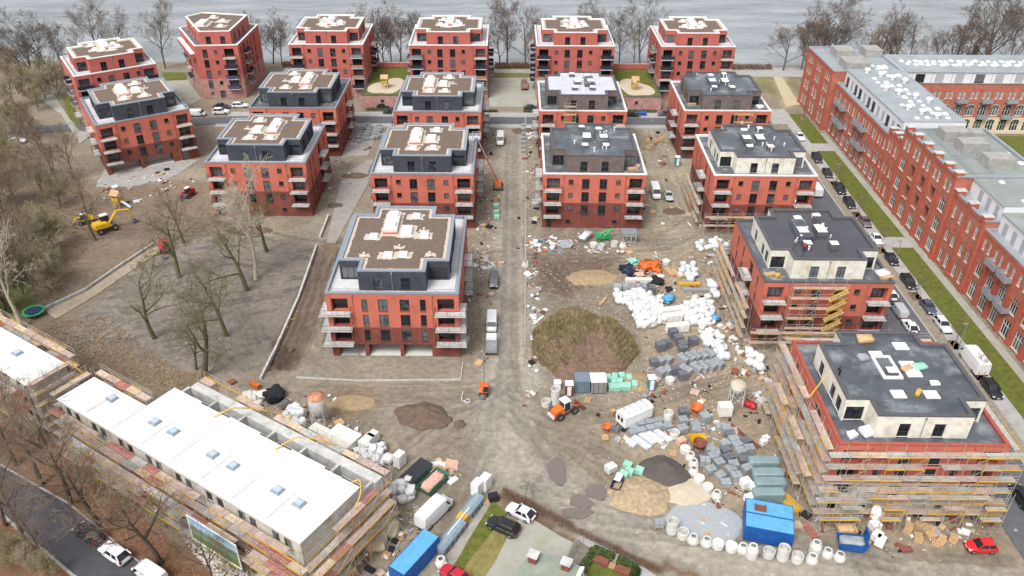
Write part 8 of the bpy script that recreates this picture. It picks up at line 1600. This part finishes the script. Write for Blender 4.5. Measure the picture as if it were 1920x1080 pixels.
litter('leaf_litter', 'reddish fallen leaves on the verge of the tree-lined road', [(0, 850), (110, 905), (200, 970), (330, 1080), (400, 1110), (330, 1020), (230, 930), (120, 840), (0, 790)], 14000, M['leaf_r'], 1); litter('leaf_litter', 'tan fallen leaves behind the town houses and around the oaks', [(60, 610), (200, 590), (260, 640), (330, 690), (420, 715), (400, 745), (300, 740), (200, 700), (110, 650)], 9000, M['leaf_t'], 2); litter('leaf_litter', 'brown leaves on the floor of the thicket', [(-50, 230), (150, 300), (190, 420), (130, 520), (70, 600), (-60, 620)], 12000, M['leaf_t'], 3, .22)
litter('site_rubble', 'pale rubble crumbs scattered over the storage yard', [(985, 440), (1300, 440), (1420, 560), (1450, 760), (1250, 760), (1000, 740), (985, 540)], 2600, M['rubble'], 4, .13); litter('site_rubble', 'pale rubble crumbs beside the dirt road verge', [(870, 230), (932, 225), (928, 520), (905, 700), (872, 690)], 1500, M['rubble'], 5, .13); litter('site_rubble', 'white rubbish strewn along the verge path fence', [(330, 985), (420, 1040), (470, 1080), (400, 1080), (350, 1020)], 2600, M['rubble'], 6, .2)

# building debris: boards, offcuts, packaging (uncountable)
def debris(label, poly, n, seed, smax=.9, pal=('wood', 'aacp', 'slab_grey', 'film', 'rust', 'dk_wood', 'cloth_black')):
    P = [tuple(p) for p in pw(poly)]; r_ = random.Random(seed); q = MB(); xs = [p[0] for p in P]; ys = [p[1] for p in P]
    A = np.array([[r_.uniform(min(xs), max(xs)), r_.uniform(min(ys), max(ys))] for _ in range(n)]); ok = inside(A[:, 0], A[:, 1], P)
    cl = [(r_.choice(A[ok]), r_.uniform(.6, 1.6)) for _ in range(max(3, n//14))]
    for (x, y) in A[ok]:
        if r_.random() < .6: c, sg = r_.choice(cl); x, y = c[0]+r_.gauss(0, sg), c[1]+r_.gauss(0, sg)
        L = r_.uniform(.12, smax)*r_.choice([.5, .7, 1, 1.6]); w = L*r_.choice([.12, .2, .5, .9]); h = min(.3, w*r_.uniform(.2, .7))
        Mx = Matrix.Translation((x, y, -.03)) @ Matrix.Rotation(r_.uniform(0, 6.28), 4, 'Z') @ Matrix.Rotation(r_.gauss(0, .12), 4, 'Y'); q.box(-L/2, -w/2, 0, L/2, w/2, h+.04, r_.randrange(len(pal)), None, Mx, False)
    o = obj('site_debris', q.mesh('site_debris', [M[k] for k in pal])); o['kind'] = 'stuff'; o['label'] = label; o['category'] = 'debris'
debris('boards and packaging strewn along the left verge of the dirt road', [(872, 240), (930, 232), (928, 470), (908, 690), (874, 690)], 420, 1); debris('boards and rubble in the strip right of the dirt road', [(986, 240), (1014, 240), (1014, 430), (1010, 760), (990, 760), (984, 540)], 460, 2)
debris('mixed waste in front of the dark-roofed block', [(985, 440), (1060, 440), (1180, 462), (1170, 475), (990, 472)], 220, 3, .9, ('wood', 'orange', 'blue_c', 'film', 'rust', 'pinkins', 'aacp')); debris('offcuts between the bags and pallets of the storage yard', [(1180, 480), (1330, 480), (1430, 700), (1210, 760), (1200, 640)], 620, 4); debris('offcuts under the yard scaffolding of the wet roof block', [(1300, 440), (1380, 440), (1440, 640), (1450, 760), (1400, 760), (1340, 560)], 360, 5)
debris('scraps around the slab pallets and rings before the containers', [(1130, 780), (1440, 740), (1500, 930), (1560, 1010), (1400, 1010), (1240, 960)], 520, 6); debris('torn packaging in front of the dark pickup', [(895, 465), (930, 465), (930, 518), (895, 515)], 130, 7, .8, ('pinkins', 'film', 'aacp', 'mint', 'wood', 'film', 'pinkins')); debris('pink insulation scraps spilling beside the green skips', [(815, 870), (850, 878), (850, 905), (830, 905)], 110, 8, 1.3, ('pinkins', 'pinkins', 'dk_wood', 'aacp', 'wood', 'pinkins', 'film'))
debris('scraps on the ground behind the town houses', [(440, 720), (620, 740), (740, 860), (800, 930), (700, 880), (560, 800)], 420, 9); debris('pallet wood and foil below the front scaffolding', [(1490, 940), (1900, 960), (1860, 1000), (1700, 1035), (1540, 1010)], 360, 10); debris('scraps between the gable scaffolding and the service lane', [(650, 1080), (735, 980), (790, 940), (800, 1000), (740, 1080)], 260, 11)
debris('building scraps before the askew block and the play tower plot', [(190, 330), (330, 320), (360, 350), (250, 380), (150, 380)], 200, 12); debris('scraps on the plots between the red blocks', [(600, 240), (700, 240), (690, 300), (620, 420), (590, 440), (640, 320)], 200, 13); debris('scraps on the sandy plot before the cream-topped block', [(1205, 235), (1290, 225), (1310, 420), (1215, 430)], 260, 14)
